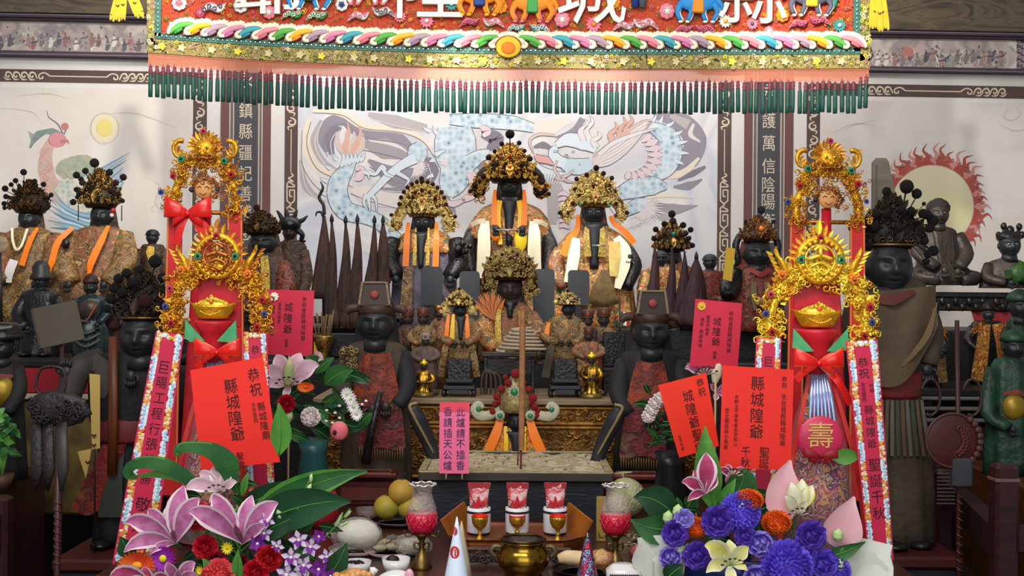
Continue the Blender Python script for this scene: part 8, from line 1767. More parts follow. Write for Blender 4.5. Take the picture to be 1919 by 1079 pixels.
class Bq:
    def __init__(s, name, lab, x, z, d, grp=None): s.t = T(name, lab, 'bouquet', x, z, d, grp)
    def part(s, name, f): mb = s.t.mb(); f(mb); return mb.end(name, s.t.o)
    def lily(s, c, tips, mat, edge, wd=.5, name='lily', stam=True, y=-30, cen=None):
        x, z = c
        def f(mb):
            for i, p in enumerate(tips):
                px, pz = p[0], p[1]; L = hypot(px - x, pz - z); fw = p[2] if len(p) > 2 else -.3
                mb.leaf((x, y + 8, z), (px, y + fw * L, pz), max(12, L * wd), mat, bend=((px - x) * .08, -L * .3, -L * (.16 + .3 * abs(px - x) / L)), n=8, cup=.3, edge=edge, pk=.5, wave=.05)
            if stam:
                for i in range(6):
                    a = -.6 - i * .42; q = (x + 22 * cos(a), y - 30, z + 20 * sin(a)); mb.tube([(x, y, z), q], 1, IVORY if cen is None else cen, 4); mb.ell(q, (3.6, 2, 1.6), STAM, 7, 5)
        return s.part(name, f)
    def ruff(s, c, r, mat, layers=5, n=9, name='carnation', y=-34, wv=.3, wd=.9, squash=1, mat2=None):
        x, z = c; q = random.Random(int(x * 7 + z))
        def f(mb):
            mb.ell((x, y, z), (r * .55, r * .5, r * .55 * squash), mat, 12, 8)
            for l in range(layers):
                b = lerp(1.45, .2, l / max(1, layers - 1)); nn = max(4, int(n * sin(b) + 2))
                for j in range(nn):
                    a = 2 * pi * j / nn + l * .7 + q.uniform(-.15, .15); rr_ = r * lerp(1, .8, l / layers)
                    tip = (x + rr_ * sin(b) * cos(a), y - rr_ * cos(b) * .9, z + rr_ * sin(b) * sin(a) * squash)
                    bs = (x + r * .15 * cos(a), y + r * .1, z + r * .15 * sin(a))
                    mb.leaf(bs, tip, r * wd * lerp(.9, .55, l / layers), mat2 if mat2 and l % 2 else mat, bend=(0, -r * .12, 0), n=5, nrm=(cos(a) * cos(b), -sin(b) - .2, sin(a) * cos(b)), cup=.35, pk=.75, tipw=.75, wave=wv)
        return s.part(name, f)
    def mum(s, c, r, mat, n=150, name='chrysanthemum', y=-40, squash=1, L=.42, w_=.16):
        x, z = c
        def f(mb):
            mb.ell((x, y, z), (r * .72, r * .66, r * .72 * squash), mat, 16, 10)
            for i in range(n):
                u = (i + .5) / n; b = math.acos(1 - u * 1.15); a = i * 2.39996
                dv = Vector((sin(b) * cos(a), -cos(b), sin(b) * sin(a) * squash)); b0 = Vector((x, y, z)) + dv * r * .6; b1 = Vector((x, y, z)) + dv * r * (.6 + L) + Vector((-sin(a), 0, cos(a))) * r * .08
                mb.leaf(b0, b1, r * w_ * 1.5, mat, bend=tuple(dv * r * .06 + Vector((0, -r * .03, 0))), n=3, nrm=(-sin(a) * .4 + cos(a), -.6, sin(a)), cup=.5, pk=.6, tipw=.5)
        return s.part(name, f)
    def daisy(s, c, r, mat, cen, n=16, y=-36, name='daisy', w_=.3, tilt=0):
        x, z = c
        def f(mb):
            for k in range(2):
                for j in range(n): a = 2 * pi * j / n + k * .2; mb.leaf((x, y - k, z), (x + r * cos(a) * (1 - .15 * k), y - r * .25 - k * 3, z + r * sin(a) * (1 - tilt)), r * w_, mat, n=4, bend=(0, r * .1, 0))
            mb.ell((x, y - r * .2, z), (r * .28, r * .16, r * .28 * (1 - tilt)), cen, 12, 7)
        return s.part(name, f)
    def orchid(s, c, r, y=-34, a0=0, mat=None):
        x, z = c
        def f(mb):
            for j in range(5): a = a0 + j * 1.2566 - pi / 2; mb.leaf((x, y, z), (x + r * cos(a), y - r * .3, z + r * sin(a)), r * .78, mat or ORCW, n=5, edge=ORCP, cup=.25)
            mb.leaf((x, y - 3, z), (x, y - r * .8, z + r * .6), r * .7, ORCP, n=5, cup=.6); mb.ell((x, y - 5, z), r * .16, YEL if r > 30 else WHITEF, 8, 5)
        return s.part('orchid', f)
    def bud(s, c, h, w_, mat=None, y=-30, a=-pi / 2, name='bud'):
        x, z = c
        def f(mb): mb.tube(sm([(x - h / 2 * cos(a), y, z - h / 2 * sin(a)), (x - h * .2 * cos(a), y, z - h * .2 * sin(a)), (x + h * .2 * cos(a), y - 1, z + h * .2 * sin(a)), (x + h / 2 * cos(a), y, z + h / 2 * sin(a))], 4), [w_ * .25, w_ * .5, w_ * .45, .6], mat or BUD, 9)
        return s.part(name, f)
    def lf(s, b, tp, w_, mat, bend=(0, -8, -8), y=-14, cup=.25, edge=None, pk=.4, nrm=(0, -1, 0)):
        def f(mb):
            mb.leaf((b[0], y, b[1]), (tp[0], y - 14 if len(tp) < 3 else tp[2], tp[1]), w_, mat, bend=bend, n=10, cup=cup, edge=edge, pk=pk, nrm=nrm)
            B, E_ = Vector((b[0], y, b[1])), Vector((tp[0], y - 14 if len(tp) < 3 else tp[2], tp[1])); m = (B + E_) / 2 + Vector(bend)
            mb.tube([B * (1-u) ** 2 + m * 2 * u * (1-u) + E_ * u * u + Vector((0, -.6, 0)) for u in [i / 8 for i in range(8)]], [1.4, .5], LIGHTLEAF, 4)
        return s.part('leaf', f)
    def blade(s, pts, ws, mat, edge=None, y=-20):
        def f(mb):
            mb.stroke(pts, ws, mat, y=y, th=.7, n=6)
            if edge: mb.stroke([(p[0], p[1] - w_ * .42) + tuple(p[2:]) for p, w_ in zip(pts, prof(ws, len(pts)))], 2.4, edge, y=y - .6, th=.5, n=6)
        return s.part('leaf', f)
    def fill(s, x0, x1, z0, z1, n, mats, L=(30, 50), y=(-8, 30)):
        for i in range(n):
            x, z = U(x0, x1), U(z0, z1); a = U(-pi, 0) if R.random() < .6 else U(0, 6.28); l = U(*L)
            s.lf((x, z), (x + l * cos(a), min(z + l * sin(a) * .8, s.t.z - 8)), l * U(.3, .5), R.choice(mats), (U(-6, 6), -8, -6), y=U(*y))
DL = (DARKLEAF, GREENLEAF, DARKLEAF)
# -- big lily bouquet on the table
d = 3.1; zb = row(440, TABLE, d)
b = Bq('flower_bouquet', 'large bouquet of white-edged pink lilies, carnations and orchids below the tilted red paper', 440, zb, d, 'flower bouquets in the front row')
b.part('basket', lambda m: m.lathe(440, 10, [(120, 1066), (126, 1064), (96, zb), (3, zb)], M('dark_basket', '1c2420', .7, col2='2a3028', ns=30), 30, 1, .6))
b.part('stem', lambda m: [m.tube(sm([(430 + U(-40, 40), 10, 1060), (430 + U(-70, 90), 6, 1000), (430 + U(-110, 160), 0, 950)], 3), 2.4, LIGHTLEAF, 6) for i in range(12)])
b.fill(290, 600, 985, 1075, 34, DL, (34, 60), (0, 40)); b.fill(370, 470, 900, 960, 9, DL, (30, 46), (10, 40))
b.lf((450, 985), (690, 876, -30), 58, GREENLEAF, (0, -10, -38), y=-6, edge=LIGHTLEAF); b.lf((470, 985), (664, 928, -60), 74, DARKLEAF, (10, -14, -34), y=-20); b.lf((440, 960), (566, 900), 44, DARKLEAF, (0, -6, -10), y=4); b.lf((470, 1000), (585, 945), 46, DARKLEAF, (-6, -8, 8), y=-30)
b.blade([(388, 918, 0), (352, 888, -8), (318, 868, -16), (282, 862, -20), (254, 870, -14), (248, 886, -8), (262, 893, -2)], [10, 24, 28, 24, 18, 20, 8], GREENLEAF, LIGHTLEAF); b.blade([(262, 890, -4), (300, 886, -8), (340, 892, -8), (372, 912, 0)], [4, 14, 15, 8], LIGHTLEAF, y=-16)
b.blade([(342, 850, -18), (346, 836, -20), (372, 832, -20), (410, 842, -16), (432, 866, -10), (440, 905, 0)], [8, 20, 20, 34, 46, 18], GREENLEAF, LIGHTLEAF, y=-26)
b.lf((522, 852), (524, 752), 40, LIGHTLEAF, (12, -6, 0), y=-10); b.lf((612, 1085), (657, 1004), 44, DARKLEAF, (8, -6, 0), y=-44); b.lf((458, 1078), (463, 1012), 22, LIGHTLEAF, (2, -6, 0), y=-66); b.lf((420, 1068), (398, 1030), 20, LIGHTLEAF, y=-60); b.lf((255, 1042), (236, 1000), 36, DARKLEAF, (0, -4, 0), y=-20)
b.lf((450, 925), (438, 890), 18, GREENLEAF); b.lf((455, 930), (470, 880), 14, LIGHTLEAF)
b.lily((338, 1012), [(254, 968, -.2), (258, 1018, -.5), (286, 950, .1), (352, 905, .1), (386, 924, -.1), (326, 936, .2), (300, 1026, -.6), (350, 976, -1.2)], PK, PKE, .4, y=-44, stam=False)
b.lily((462, 1012), [(372, 946, -.3), (404, 922, .1), (478, 922, .1), (530, 932, -.1), (512, 972, -.5), (464, 962, -1.3)], PK, PKE, .38, y=-42, stam=False)
b.lily((418, 920), [(356, 912, -.2), (376, 884, .1), (402, 872, .1), (450, 898, -.2), (436, 876, 0), (400, 940, -.5)], PALEPK, WHITEF, .46, y=-24)
b.lily((350, 1082), [(334, 1036, -.4), (384, 1038, -.2), (356, 1050, -.5), (390, 1062, -.4)], PK, PKE, .5, y=-60, stam=False); b.lily((300, 1086), [(232, 1066, -.3), (290, 1046, -.2), (340, 1066, -.4), (262, 1074, -.5)], PKD, PKE, .6, y=-62, stam=False)
b.ruff((398, 1014), 24, RED1, y=-52); b.ruff((390, 950), 26, CORAL, y=-36, squash=.6); b.ruff((378, 972), 24, FM('deep_coral', 'c8303c', 'b02030'), y=-40, squash=.5); b.ruff((515, 1032), 25, RED2, y=-56); b.ruff((492, 1058), 25, RED1, y=-60); b.ruff((418, 1040), 22, WINE, y=-50); b.ruff((462, 1042), 16, WINE, y=-50)
b.mum((426, 1064), 33, CORAL, 120, y=-64, L=.4, w_=.2)
b.daisy((276, 1046), 36, ORF2, FM('amber', 'eaa032'), 22, y=-58, name='gerbera', tilt=.25); b.daisy((322, 1034), 25, VIOL, YEL, 18, y=-56)
for c, r in (((440, 1013), 12), ((372, 1058), 9), ((390, 1054), 9), ((382, 1064), 8)): b.daisy(c, r, YEL, FM('amber'), 11, y=-62)
for i, (x, z, r) in enumerate(((505, 988, 15), (494, 1006, 16), (570, 998, 17), (590, 1012, 17), (606, 992, 13), (556, 1030, 17), (578, 1046, 18), (606, 1052, 17), (548, 1062, 19), (575, 1072, 18), (604, 1076, 16), (530, 1010, 13), (620, 1030, 14), (628, 1064, 14), (512, 962, 14))): b.orchid((x, z), r * 1.12, -50 - i % 3 * 4, i * .5, ORCP if i % 3 == 1 else None)
for c, h, w_, a in (((566, 948), 26, 12, -1.3), ((584, 908), 22, 9, -1.2), ((588, 888), 16, 7, -1.5), ((624, 1034), 26, 16, -1.4), ((640, 964), 30, 7, -1.1), ((656, 954), 18, 7, -.8), ((650, 972), 22, 6, -.5), ((530, 956), 20, 12, -2)): b.bud(c, h, w_, BUD, -40, a)
b.part('bud_stem', lambda m: [m.tube(sm(p, 4), 1.6, LIGHTLEAF, 5) for p in ([(520, -30, 1010), (550, -36, 970), (590, -38, 880)], [(600, -36, 1010), (626, -38, 985), (660, -38, 945)])])
# -- purple bouquet in its blue vase
zb = row(1410, TABLE, 3.08)
b = Bq('flower_bouquet', 'large bouquet of purple eustoma, orange blooms and one yellow-throated lily in white wrapping', 1410, zb, 3.08, 'flower bouquets in the front row')
b.part('blue_vase', lambda m: m.lathe(1400, 20, [(120, 1050), (124, 1056), (112, zb), (3, zb)], M('cobalt_vase', '14306e', .25, coat=.4), 32, 1, .5))
WR = M('white_wrapping_paper', 'd4d8ca', .5, alpha=.93)
for p, w_, bd in (((1236, 1088, 1214, 998), 84, (-6, -6, 0)), ((1560, 1088, 1626, 1004), 110, (20, -14, 14)), ((1600, 1090, 1600, 1030), 90, (10, -10, 0)), ((1270, 1090, 1232, 1030), 60, (0, -10, 0))): b.part('wrapping_paper', lambda m: m.leaf((p[0], -20, p[1]), (p[2], -34, p[3]), w_, WR, bend=bd, n=8, cup=.35, pk=.6, tipw=.6, wave=.04))
b.part('foil_wrap', lambda m: m.leaf((1560, -10, 1088), (1622, -16, 1052), 50, M('red_gold_wrap', 'b8241c', .35, col2=['d88a2a', '9a1a1a'], ns=30), n=6, pk=.7, tipw=.7))
b.fill(1240, 1560, 960, 1075, 34, DL, (34, 56), (6, 40)); b.fill(1320, 1500, 920, 960, 10, DL, (30, 50), (10, 40))
b.lf((1262, 965), (1184, 930), 62, DARKLEAF, (0, -8, -26), y=-10); b.lf((1262, 985), (1178, 968), 56, GREENLEAF, (0, -8, 18), y=-22); b.lf((1338, 960), (1318, 798), 54, LIGHTLEAF, (-14, -10, 0), y=6, nrm=(.2, -1, 0)); b.lf((1368, 945), (1390, 876), 60, GREENLEAF, (18, -8, -14), y=4); b.lf((1345, 950), (1372, 892), 26, LIGHTLEAF, (-4, -6, 0)); b.lf((1285, 950), (1300, 926), 30, GREENLEAF); b.lf((1520, 1040), (1606, 1002), 30, GREENLEAF, (0, -6, 6), y=-40); b.lf((1492, 960), (1500, 930), 26, DARKLEAF)
b.lf((1404, 1010), (1388, 962), 40, DARKLEAF, y=-30); b.lf((1240, 1075), (1270, 1045), 40, DARKLEAF, y=-56)
b.lily((1318, 925), [(1272, 900, -.2), (1296, 880, .1), (1282, 934, -.5), (1318, 846, 0), (1340, 890, 0)], PKD, PKE, .5, y=-18, stam=False)
b.lily((1370, 895), [(1345, 880, -.1), (1360, 870, 0), (1395, 880, -.1), (1358, 905, -.3)], PKD, PKE, .5, y=2)
b.part('anthurium', lambda m: (m.leaf((1474, -20, 972), (1474, -24, 858), 74, ANTH, bend=(-26, -8, 0), n=10, cup=.35, pk=.35), m.leaf((1560, -30, 1018), (1588, -40, 922), 76, ANTH, bend=(-12, -10, 8), n=10, cup=.3, pk=.35)))
b.lily((1484, 960), [(1470, 896, -.2), (1492, 890, -.1), (1512, 902, -.1), (1458, 920, -.4), (1500, 930, -.5)], IVORY, LEMON, .44, y=-34)
b.lily((1356, 1045), [(1306, 1004, -.3), (1352, 996, -.1), (1386, 1008, -.3), (1308, 1052, -.5), (1352, 1082, -.7), (1384, 1050, -.5)], LEMON, IVORY, .58, y=-70, cen=BUD)
b.mum((1460, 1045), 48, INDIGO, 190, y=-60, L=.42, w_=.13); b.mum((1378, 952), 38, INDIGO, 150, y=-40, L=.42, w_=.13); b.mum((1550, 1060), 33, INDIGO, 120, y=-40, L=.42, w_=.13)
for c, r, m in (((1297, 980), 25, ORF), ((1394, 930), 28, ORF), ((1445, 970), 29, ORF)): b.mum(c, r, m, 110, name='orange_cockscomb', y=-40, squash=.78, L=.36, w_=.22)
for c, r, m, m2 in (((1333, 966), 30, PURP, None), ((1256, 988), 25, PURP, None), ((1296, 1028), 26, PURP, None), ((1272, 962), 19, LAV, None), ((1248, 1032), 21, LAV, PURP), ((1411, 1006), 24, LAV, PURP), ((1384, 992), 20, PURP, None), ((1504, 990), 28, PURP, None), ((1526, 1042), 29, PURP, INDIGO), ((1403, 1066), 22, LAV, PURP), ((1496, 1016), 22, PURP, None)): b.ruff(c, r, m, 4, 8, 'eustoma', -58, .14, 1.1, 1, m2)
for c in ((1244, 960), (1262, 948), (1556, 990), (1558, 1046), (1264, 1016), (1280, 1020), (1378, 938)): b.bud(c, 24, 20, BUD, -52, -1.5)
# -- dim bouquets further back
def backb(x, lab, zt, pot): 
    z = row(x, TABLE, 3.98); q = Bq('flower_bouquet', lab, x, z, 3.98, 'dim bouquets in vases further back')
    q.part('vase', lambda m: m.lathe(x, 0, [(26, zt), (30, zt - 4), (24, zt + 20), (34, z - 50), (22, z), (2, z)], pot, 24)); return q
b = backb(586, 'dim bouquet of pale pink lilies and white mums before a rose red paper', 826, M('teal_vase', '1f4a4a', .35))
b.fill(520, 670, 700, 830, 44, DL, (34, 54), (-10, 40)); b.lf((590, 700), (628, 668), 22, GREENLEAF); b.lf((610, 720), (664, 690), 40, GREENLEAF, (0, -8, -14), y=-20); b.lf((600, 690), (575, 668), 30, GREENLEAF)
b.lily((548, 722), [(502, 690, -.2), (504, 724, -.4), (530, 668, .1), (566, 660, .1), (602, 682, -.1), (580, 706, -.4), (538, 748, -.4), (520, 664, .1)], PALEPK, PKE, .5, y=-34, cen=IVORY); b.bud((548, 692), 52, 20, M('lily_bud_green', '9aa86a', .5, col2='c0c090', ns=20), -50, -1.5); b.lf((590, 672), (608, 672), 24, FM('lily_pale'))
b.ruff((543, 752), 17, RED1, y=-44); b.daisy((578, 722), 17, ORF2, ORF, 18, y=-40, name='gerbera', tilt=.4); b.mum((588, 776), 17, FM('blush_white', 'ded0cc'), 60, y=-44, L=.5, w_=.3)
for c in ((660, 742), (666, 757), (672, 770), (654, 734)): b.daisy(c, 13, WHITEF, BUD, 13, y=-40, name='white_mum')
b.part('calla', lambda m: (m.ell((640, -40, 802), (17, 10, 18), FM('rose_pink', 'd8606c', 'e07a80', 20), 18, 10), m.ell((633, -50, 804), (4, 3, 5), STAM, 8, 5)))
for i in range(10): x, z = U(610, 690), U(740, 800); b.bud((x, z), 6, 5, WHITEF, -36, 0, 'tiny_white_bloom')
b.bud((545, 780), 30, 18, M('lily_bud_green'), -40, -1)
b = backb(1256, 'dim bouquet of pink lilies and white mums behind the slanted orange-red paper', 850, M('dark_vase', '16181a', .35))
b.fill(1212, 1310, 740, 850, 34, (M('misty_leaf', '3a4a3c', .5, col2='2c3a30', ns=12),) + DL, (28, 44), (-6, 40))
b.lily((1318, 704), [(1280, 690, -.2), (1300, 678, 0), (1334, 676, 0), (1352, 690, -.1), (1304, 712, -.3)], PK, PKE, .5, y=2); b.lily((1344, 738), [(1330, 720, 0), (1360, 722, 0), (1338, 752, -.3), (1362, 744, -.2)], PK, PKE, .5, y=6, stam=False); b.bud((1340, 692), 50, 20, FM('ivory_bud', 'c8c0a0', 'd8cdb0', 20), -10, -1.4)
for c in ((1216, 764), (1222, 752), (1230, 744), (1210, 776)): b.mum(c, 12, FM('blush_white'), 40, y=-34, L=.5, w_=.3)
# ---------------------------------------------------------------- things at the dim right side
t = WT('side_altar', 'dark side altar table with silvery edges behind the fan and rail', 'table', (2.12, 5.05, 0))
mb = t.mb(); mb.box((0, 0, 1.105), (1.1, .5, .03), BLACKWOOD, .006); mb.end('table_top', t.o)
for z in (1.085, 1.045, 1.0): mb = t.mb(); mb.box((0, -.24, z), (1.12, .04, .014), M('silver_grey_edge', '77726c', .4), .004); mb.end('edge_moulding', t.o)
mb = t.mb(); mb.box((0, -.18, .72), (1.06, .06, .52), M('dark_panel_red', '3a1416', .5), .01); mb.end('front_panel', t.o)
for s in (-1, 1): mb = t.mb(); mb.box((s * .5, 0, .54), (.08, .4, 1.08), BLACKWOOD, .01); mb.end('leg', t.o)
GOLDORANGE = brocade('gold_orange_brocade', ['a06a20', 'c48a2c', '6a3a1a', 'b8702a', '8a2a1a', 'd8a84a'], 26)
def robed(cx, zh, hw, lab, rb, d=4.95):
    zb = row(cx, 1.12, d); t = T('robed_figurine', lab, 'statue', cx, zb, d, 'small robed figures of the dim side altar')
    robe(t, [(zh + 12, cx, 9, 8), (zh + 18, cx, hw * .9, hw * .5), (zh + 60, cx, hw, hw * .6), (zb, cx, hw * .9, hw * .6)], BLACKARM, 6, .06); head(t, cx, zh, 11, 14, SOOT, -3, eyes=False)
    mb = t.mb(); mb.lathe(cx, -2, [(12, zh - 6), (14, zh - 10), (10, zh - 18), (2, zh - 24)], DARKGILT, 14); mb.end('cap', t.o)
    for s in (-1, 1):
        ribbon(t, [(cx + s * hw * .35, zh + 18, -hw * .5), (cx + s * hw * .55, zh + 60, -hw * .75), (cx + s * hw * .8, zb - 8, -hw * .75)], [hw * .6, hw * .7, hw * .8], rb, 'brocade_lappet')
        mb = t.mb(); [mb.tube([(cx + s * U(4, hw), -hw * .5, zh + U(14, 26)), (cx + s * U(8, hw * 1.3), -hw * .8, zh + U(28, 50))], [1.4, .5], FOILR, 4) for i in range(14)]; mb.end('gold_fringe', t.o)
        sleeve(t, [(cx + s * hw * .8, zh + 26, 0), (cx + s * hw * 1.1, zh + 50, -8), (cx + s * hw * .7, zh + 66, -18)], [9, 10, 7], BLACKARM); hand(t, (cx + s * hw * .6, -22, zh + 68), 9, SOOT, s)
robed(1850, 588, 34, 'figure in spread gold-orange brocade below the red altar cloth', GOLDORANGE, 5.08); robed(1744, 594, 22, 'slim dark figure with one gold lappet close to the brown-robed great guard', BRO_GOLD)
t = T('fan_standard', 'round dark red ceremonial fan on a twisted pole behind the rail', 'fan', 1792, row(1792, 0, 3.88), 3.88); zb = t.z
mb = t.mb(); mb.tube([(1788, 4, 600), (1793, 2, 900), (1795, 0, zb)], 4.4, M('twisted_pole', '3c1f1c', .45), 10)
mb.tube([(1795 + 5 * cos(i * .8), 5 * sin(i * .8), 930 + i * 2) for i in range(75)], 1.8, M('twisted_pole_ridge', '5a2c26', .4), 5); mb.end('pole', t.o)
mb = t.mb(); fr = M('fan_red_lacquer', '3a1012', .5, col2='4a1616', ns=10)
mb.ell((1778, -8, 824), (50, 5, 50), fr, 32, 8); mb.tube([(1778 + 50 * cos(a), -9, 824 + 50 * sin(a)) for a in [i * pi / 20 for i in range(41)]], 3, M('fan_rim', '4c2a24', .5), 6)
for i in range(9): a = -.9 + i * .24; mb.ell((1778 + 50 * cos(a), -12, 824 + 50 * sin(a)), (7, 4, 7), M('fan_rim'), 8, 5); mb.curl((1770 + 30 * cos(a), -14, 824 + 30 * sin(a)), 9, M('fan_scroll', '5a2420', .5), a, 1.2, .25)
mb.end('fan_disc', t.o)
mb = t.mb(); mb.box((1794, -10, 884), (38, 20, 56), M('grey_box_lacquer', '3c3c40', .5), 5); mb.end('grey_lantern_box', t.o)
for x, za, zb2, m in ((1757, 862, 940, 'dark_grille'), ): 
    mb = t.mb(); [mb.box((1768, -2, 866 + i * 7), (34, 4, 2.4), M('dark_grille', '4a3e3a', .5), .5) for i in range(12)]; mb.end('slatted_tablet', t.o)
for x in (1740, 1818): mb = t.mb(); mb.tube([(x + 18 * cos(a), 6, 745 + 34 * sin(a)) for a in [-2.8 + i * .2 for i in range(25)]], 3, M('dark_stick', '33221c', .5), 7); mb.end('bent_hoop', t.o)
mb = t.mb(); mb.box((1795, 0, zb - 12), (56, 46, 24), BLACKWOOD, 3); mb.end('pole_base', t.o)
GR = M('green_robe', '173020', .45, col2=['20422c', '102016'], ns=9, bump=.3, bs=40)
def greenfig(cx, zh, hw, zb, d, lab, belly):
    t = T('green_statue', lab, 'statue', cx, zb, d, 'green-robed statues cut by the frame')
    robe(t, [(zh + 20, cx, 16, 13), (zh + 32, cx, hw * .85, hw * .5), (lerp(zh, zb, .55), cx, hw, hw * .7), (zb, cx, hw * 1.15, hw * .75)], GR, 8, .06); head(t, cx, zh, 20, 25, SOOT, -6, eyes=False)
    mb = t.mb(); mb.lathe(cx, -4, [(23, zh - 10), (25, zh - 16), (20, zh - 26), (5, zh - 34)], GR, 16); mb.end('cap', t.o)
    if belly: mb = t.mb(); mb.ell((cx - 8, -hw * .6, lerp(zh, zb, .46)), (22, 16, 25), M('golden_belly'), 16, 10); mb.end('belly', t.o); ribbon(t, [(cx - 30, lerp(zh, zb, .36), -hw * .7), (cx - 8, lerp(zh, zb, .34), -hw * .9), (cx + 14, lerp(zh, zb, .38), -hw * .8)], [6, 9, 6], M('rust_sash'), 'sash')
    for s in (-1, 1): sleeve(t, [(cx + s * hw * .8, zh + 40, 0), (cx + s * hw * 1.1, lerp(zh, zb, .5), -14), (cx + s * hw * .5, lerp(zh, zb, .62), -hw * .9)], [hw * .3, hw * .36, hw * .24], GR); hand(t, (cx + s * hw * .35, -hw * 1.0, lerp(zh, zb, .63)), 15, SOOT, s)
greenfig(1896, 650, 46, row(1896, .86, 4.35), 4.35, 'green-robed statue with golden belly cut by the frame above the rail', True)
greenfig(1908, 575, 26, row(1908, 1.12, 4.95), 4.95, 'smaller bright green statue behind the golden-bellied one', False)
t = WT('rail', 'dark red wooden rail with a square newel post at the right edge', 'railing', (P(1888, 0, 3.6).x, 3.6, 0))
xw = t.o.location.x
mb = t.mb(); mb.box((0, 0, .5), (.068, .068, 1.0), REDBROWN, .01); mb.end('newel_post', t.o); mb = t.mb(); mb.box((0, 0, .955), (.073, .073, .012), M('rail_groove', '6a4a48', .5), .003); mb.end('post_band', t.o)
for z in (.78, .52): mb = t.mb(); mb.box((.4, 0, z), (.74, .05, .08), REDBROWN, .008); mb.end('rail_bar', t.o)
t = WT('rail', 'dark red rail running back from the square newel post past the ceremonial fan', 'railing', (xw, 3.64, 0))
for z in (.78, .52): mb = t.mb(); mb.loft([[(-.03, 0, z - .05), (.03, 0, z - .05), (.03, 0, z + .04), (-.03, 0, z + .04)], [(.14, .9, z - .05), (.19, .9, z - .05), (.19, .9, z + .04), (.14, .9, z + .04)]], REDBROWN, smooth=False); mb.end('rail_bar', t.o)
mb = t.mb(); mb.box((.165, .93, .42), (.06, .06, .84), REDBROWN, .01); mb.end('rail_post', t.o)
worldbox('side_table', 'amber brown side table under the green statue with golden belly', 'table', 1.7, 2.35, 3.95, 4.7, .0, .86, M('amber_brown_wood', '5a3418', .4, col2='40240f', ns=6, stretch=(1, 6, 6)))
t = WT('rail', 'dark red wooden rail slanting below the placard at the left edge', 'railing', (-1.62, 3.35, 0))
for z in (.74, .46): mb = t.mb(); mb.loft([[(-.2, -.3, z - .07), (-.14, -.3, z - .07), (-.14, -.3, z + .05), (-.2, -.3, z + .05)], [(.0, .5, z - .07), (.06, .5, z - .07), (.06, .5, z + .05), (.0, .5, z + .05)]], REDBROWN, smooth=False); mb.end('rail_bar', t.o)
mb = t.mb(); mb.box((-.17, -.3, .42), (.07, .07, .84), REDBROWN, .01); mb.end('rail_post', t.o); mb = t.mb(); mb.box((.03, .5, .42), (.07, .07, .84), REDBROWN, .01); mb.end('rail_post', t.o)
# weapon rack at the left
t = T('weapon_stand', 'dark carved stand of halberds and fan-shaped blades below the placard', 'stand', 100, row(100, 0, 3.74), 3.74); zb = t.z
DK = M('weapon_dark', '1f1b1a', .5, col2='2a2422', ns=16, bump=.3, bs=60)
mb = t.mb(); mb.ell((104, 0, 766), (60, 12, 34), DK, 26, 12, lambda q: 1 + .1 * sin(8 * q.x) * sin(7 * q.z)); [mb.curl((104 + U(-46, 46), -14, 766 + U(-22, 22)), U(6, 10), DK, U(0, 6), 1.2, .28) for i in range(22)]; mb.end('carved_head', t.o)
for x, m in ((64, DK), (86, DK), (112, M('weapon_grey', '35322f', .45))): mb = t.mb(); mb.tube([(x, -4, 790), (x + 2, -4, 880), (x, -4, 920)], [11, 12, 3], m, 10, flat=.4); mb.end('hanging_blade', t.o)
mb = t.mb(); mb.tube([(104, 0, 780), (104, 0, zb)], 6, M('twisted_pole'), 10); mb.tube([(104 + 6 * cos(i * .8), 6 * sin(i * .8), 930 + i * 1.8) for i in range(75)], 2, M('twisted_pole_ridge'), 5); mb.end('pole', t.o)
for s in (-1, 1): mb = t.mb(); mb.tube(sm([(88, 2, 752), (88 + s * 26, 2, 730), (90 + s * 22, 2, 694), (88, 2, 686)], 5), 3, M('dark_stick'), 7); mb.end('bent_hoop', t.o)
mb = t.mb(); mb.box((104, 0, zb - 14), (70, 56, 28), BLACKWOOD, 3); mb.end('stand_base', t.o)
t = T('yellow_paper_tag', 'pale yellow paper tag with dark marks hanging beside the red skirt of the black-robed guard', 'tag', 174, 880, 4.05)
mb = t.mb(); mb.prism([(166, 700), (186, 702), (187, 840), (172, 842)], 0, 1.2, M('pale_yellow_tag', 'b89a52', .7)); sh = mb.end('tag_strip', t.o)
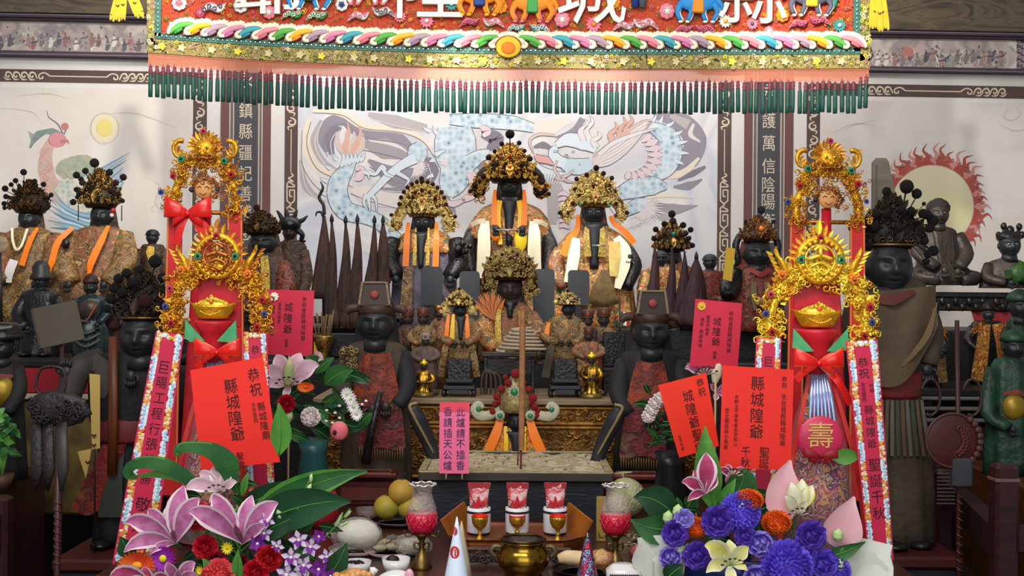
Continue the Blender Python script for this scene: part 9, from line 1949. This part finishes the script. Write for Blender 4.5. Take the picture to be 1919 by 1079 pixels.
mb = t.mb(); mb.prism([(146, 846), (172, 840), (168, 868), (162, 896)], -3, -2, M('pale_yellow_tag')); mb.end('tag_strip', t.o)
mb = t.mb(); [mb.stroke([(x - 4, z - 3), (x, z + 1), (x + 4, z - 3)], 3, INK, -4.5) for x, z in ((177, 816), (166, 866), (177, 834))]; mb.end('dark_marks', sh)
mb = t.mb(); mb.tube([(176, 2, 690), (178, 2, row(178, .62, 4.05))], 1.6, M('dark_stick'), 6); mb.end('tag_stick', t.o)
# small things seen in the gaps
t = T('yellow_card', 'yellow card peeping out beside the rose red paper and the fringed guard', 'card', 596, row(596, 1.2, 5.1), 5.1); zb = t.z
mb = t.mb(); mb.box((598, 0, 646), (20, 2, 34), M('bright_yellow_card', 'd8a81c', .6), .6); mb.end('card_sheet', t.o); mb = t.mb(); mb.tube([(598, 2, 655), (598, 2, zb)], 1.6, BLACKWOOD, 6); mb.end('card_holder', t.o)
t = T('stick_bowl', 'small gilt bowl bristling with pale sticks behind the rose red paper', 'bowl', 606, row(606, 1.2, 5.11), 5.11); zb = t.z
mb = t.mb(); mb.lathe(606, 0, [(19, zb - 44), (20, zb - 42), (14, zb - 20), (8, zb - 6), (12, zb), (2, zb)], OLDGOLD, 20); mb.end('bowl_body', t.o)
for i in range(9): mb = t.mb(); mb.tube([(606 + (i - 4) * 3, U(-8, 4), zb - 40), (606 + (i - 4) * 5 + U(-3, 3), U(-10, 6), zb - 78 - U(0, 14))], 1.5, M('pale_stick', '7a6240', .7), 5); mb.end('stick', t.o)
t = T('small_pennant', 'tiny red, white and green pennant behind the small brown-hatted officials', 'flag', 1167, row(1167, 1.2, 5.15), 5.15); zb = t.z
mb = t.mb(); mb.tube([(1160, 2, 560), (1162, 2, zb)], 1.4, BLACKWOOD, 6); po = mb.end('flag_pole', t.o)
for i, m in enumerate((M('pennant_green', '2a5a3a', .6), WHITEF, M('pennant_red', 'b02a2a', .6))): mb = t.mb(); mb.prism([(1162 + i * 5, 584), (1167 + i * 5, 584 + i), (1168 + i * 6, 610), (1162 + i * 6, 610)], 0, 1, m); mb.end('pennant_stripe', po)
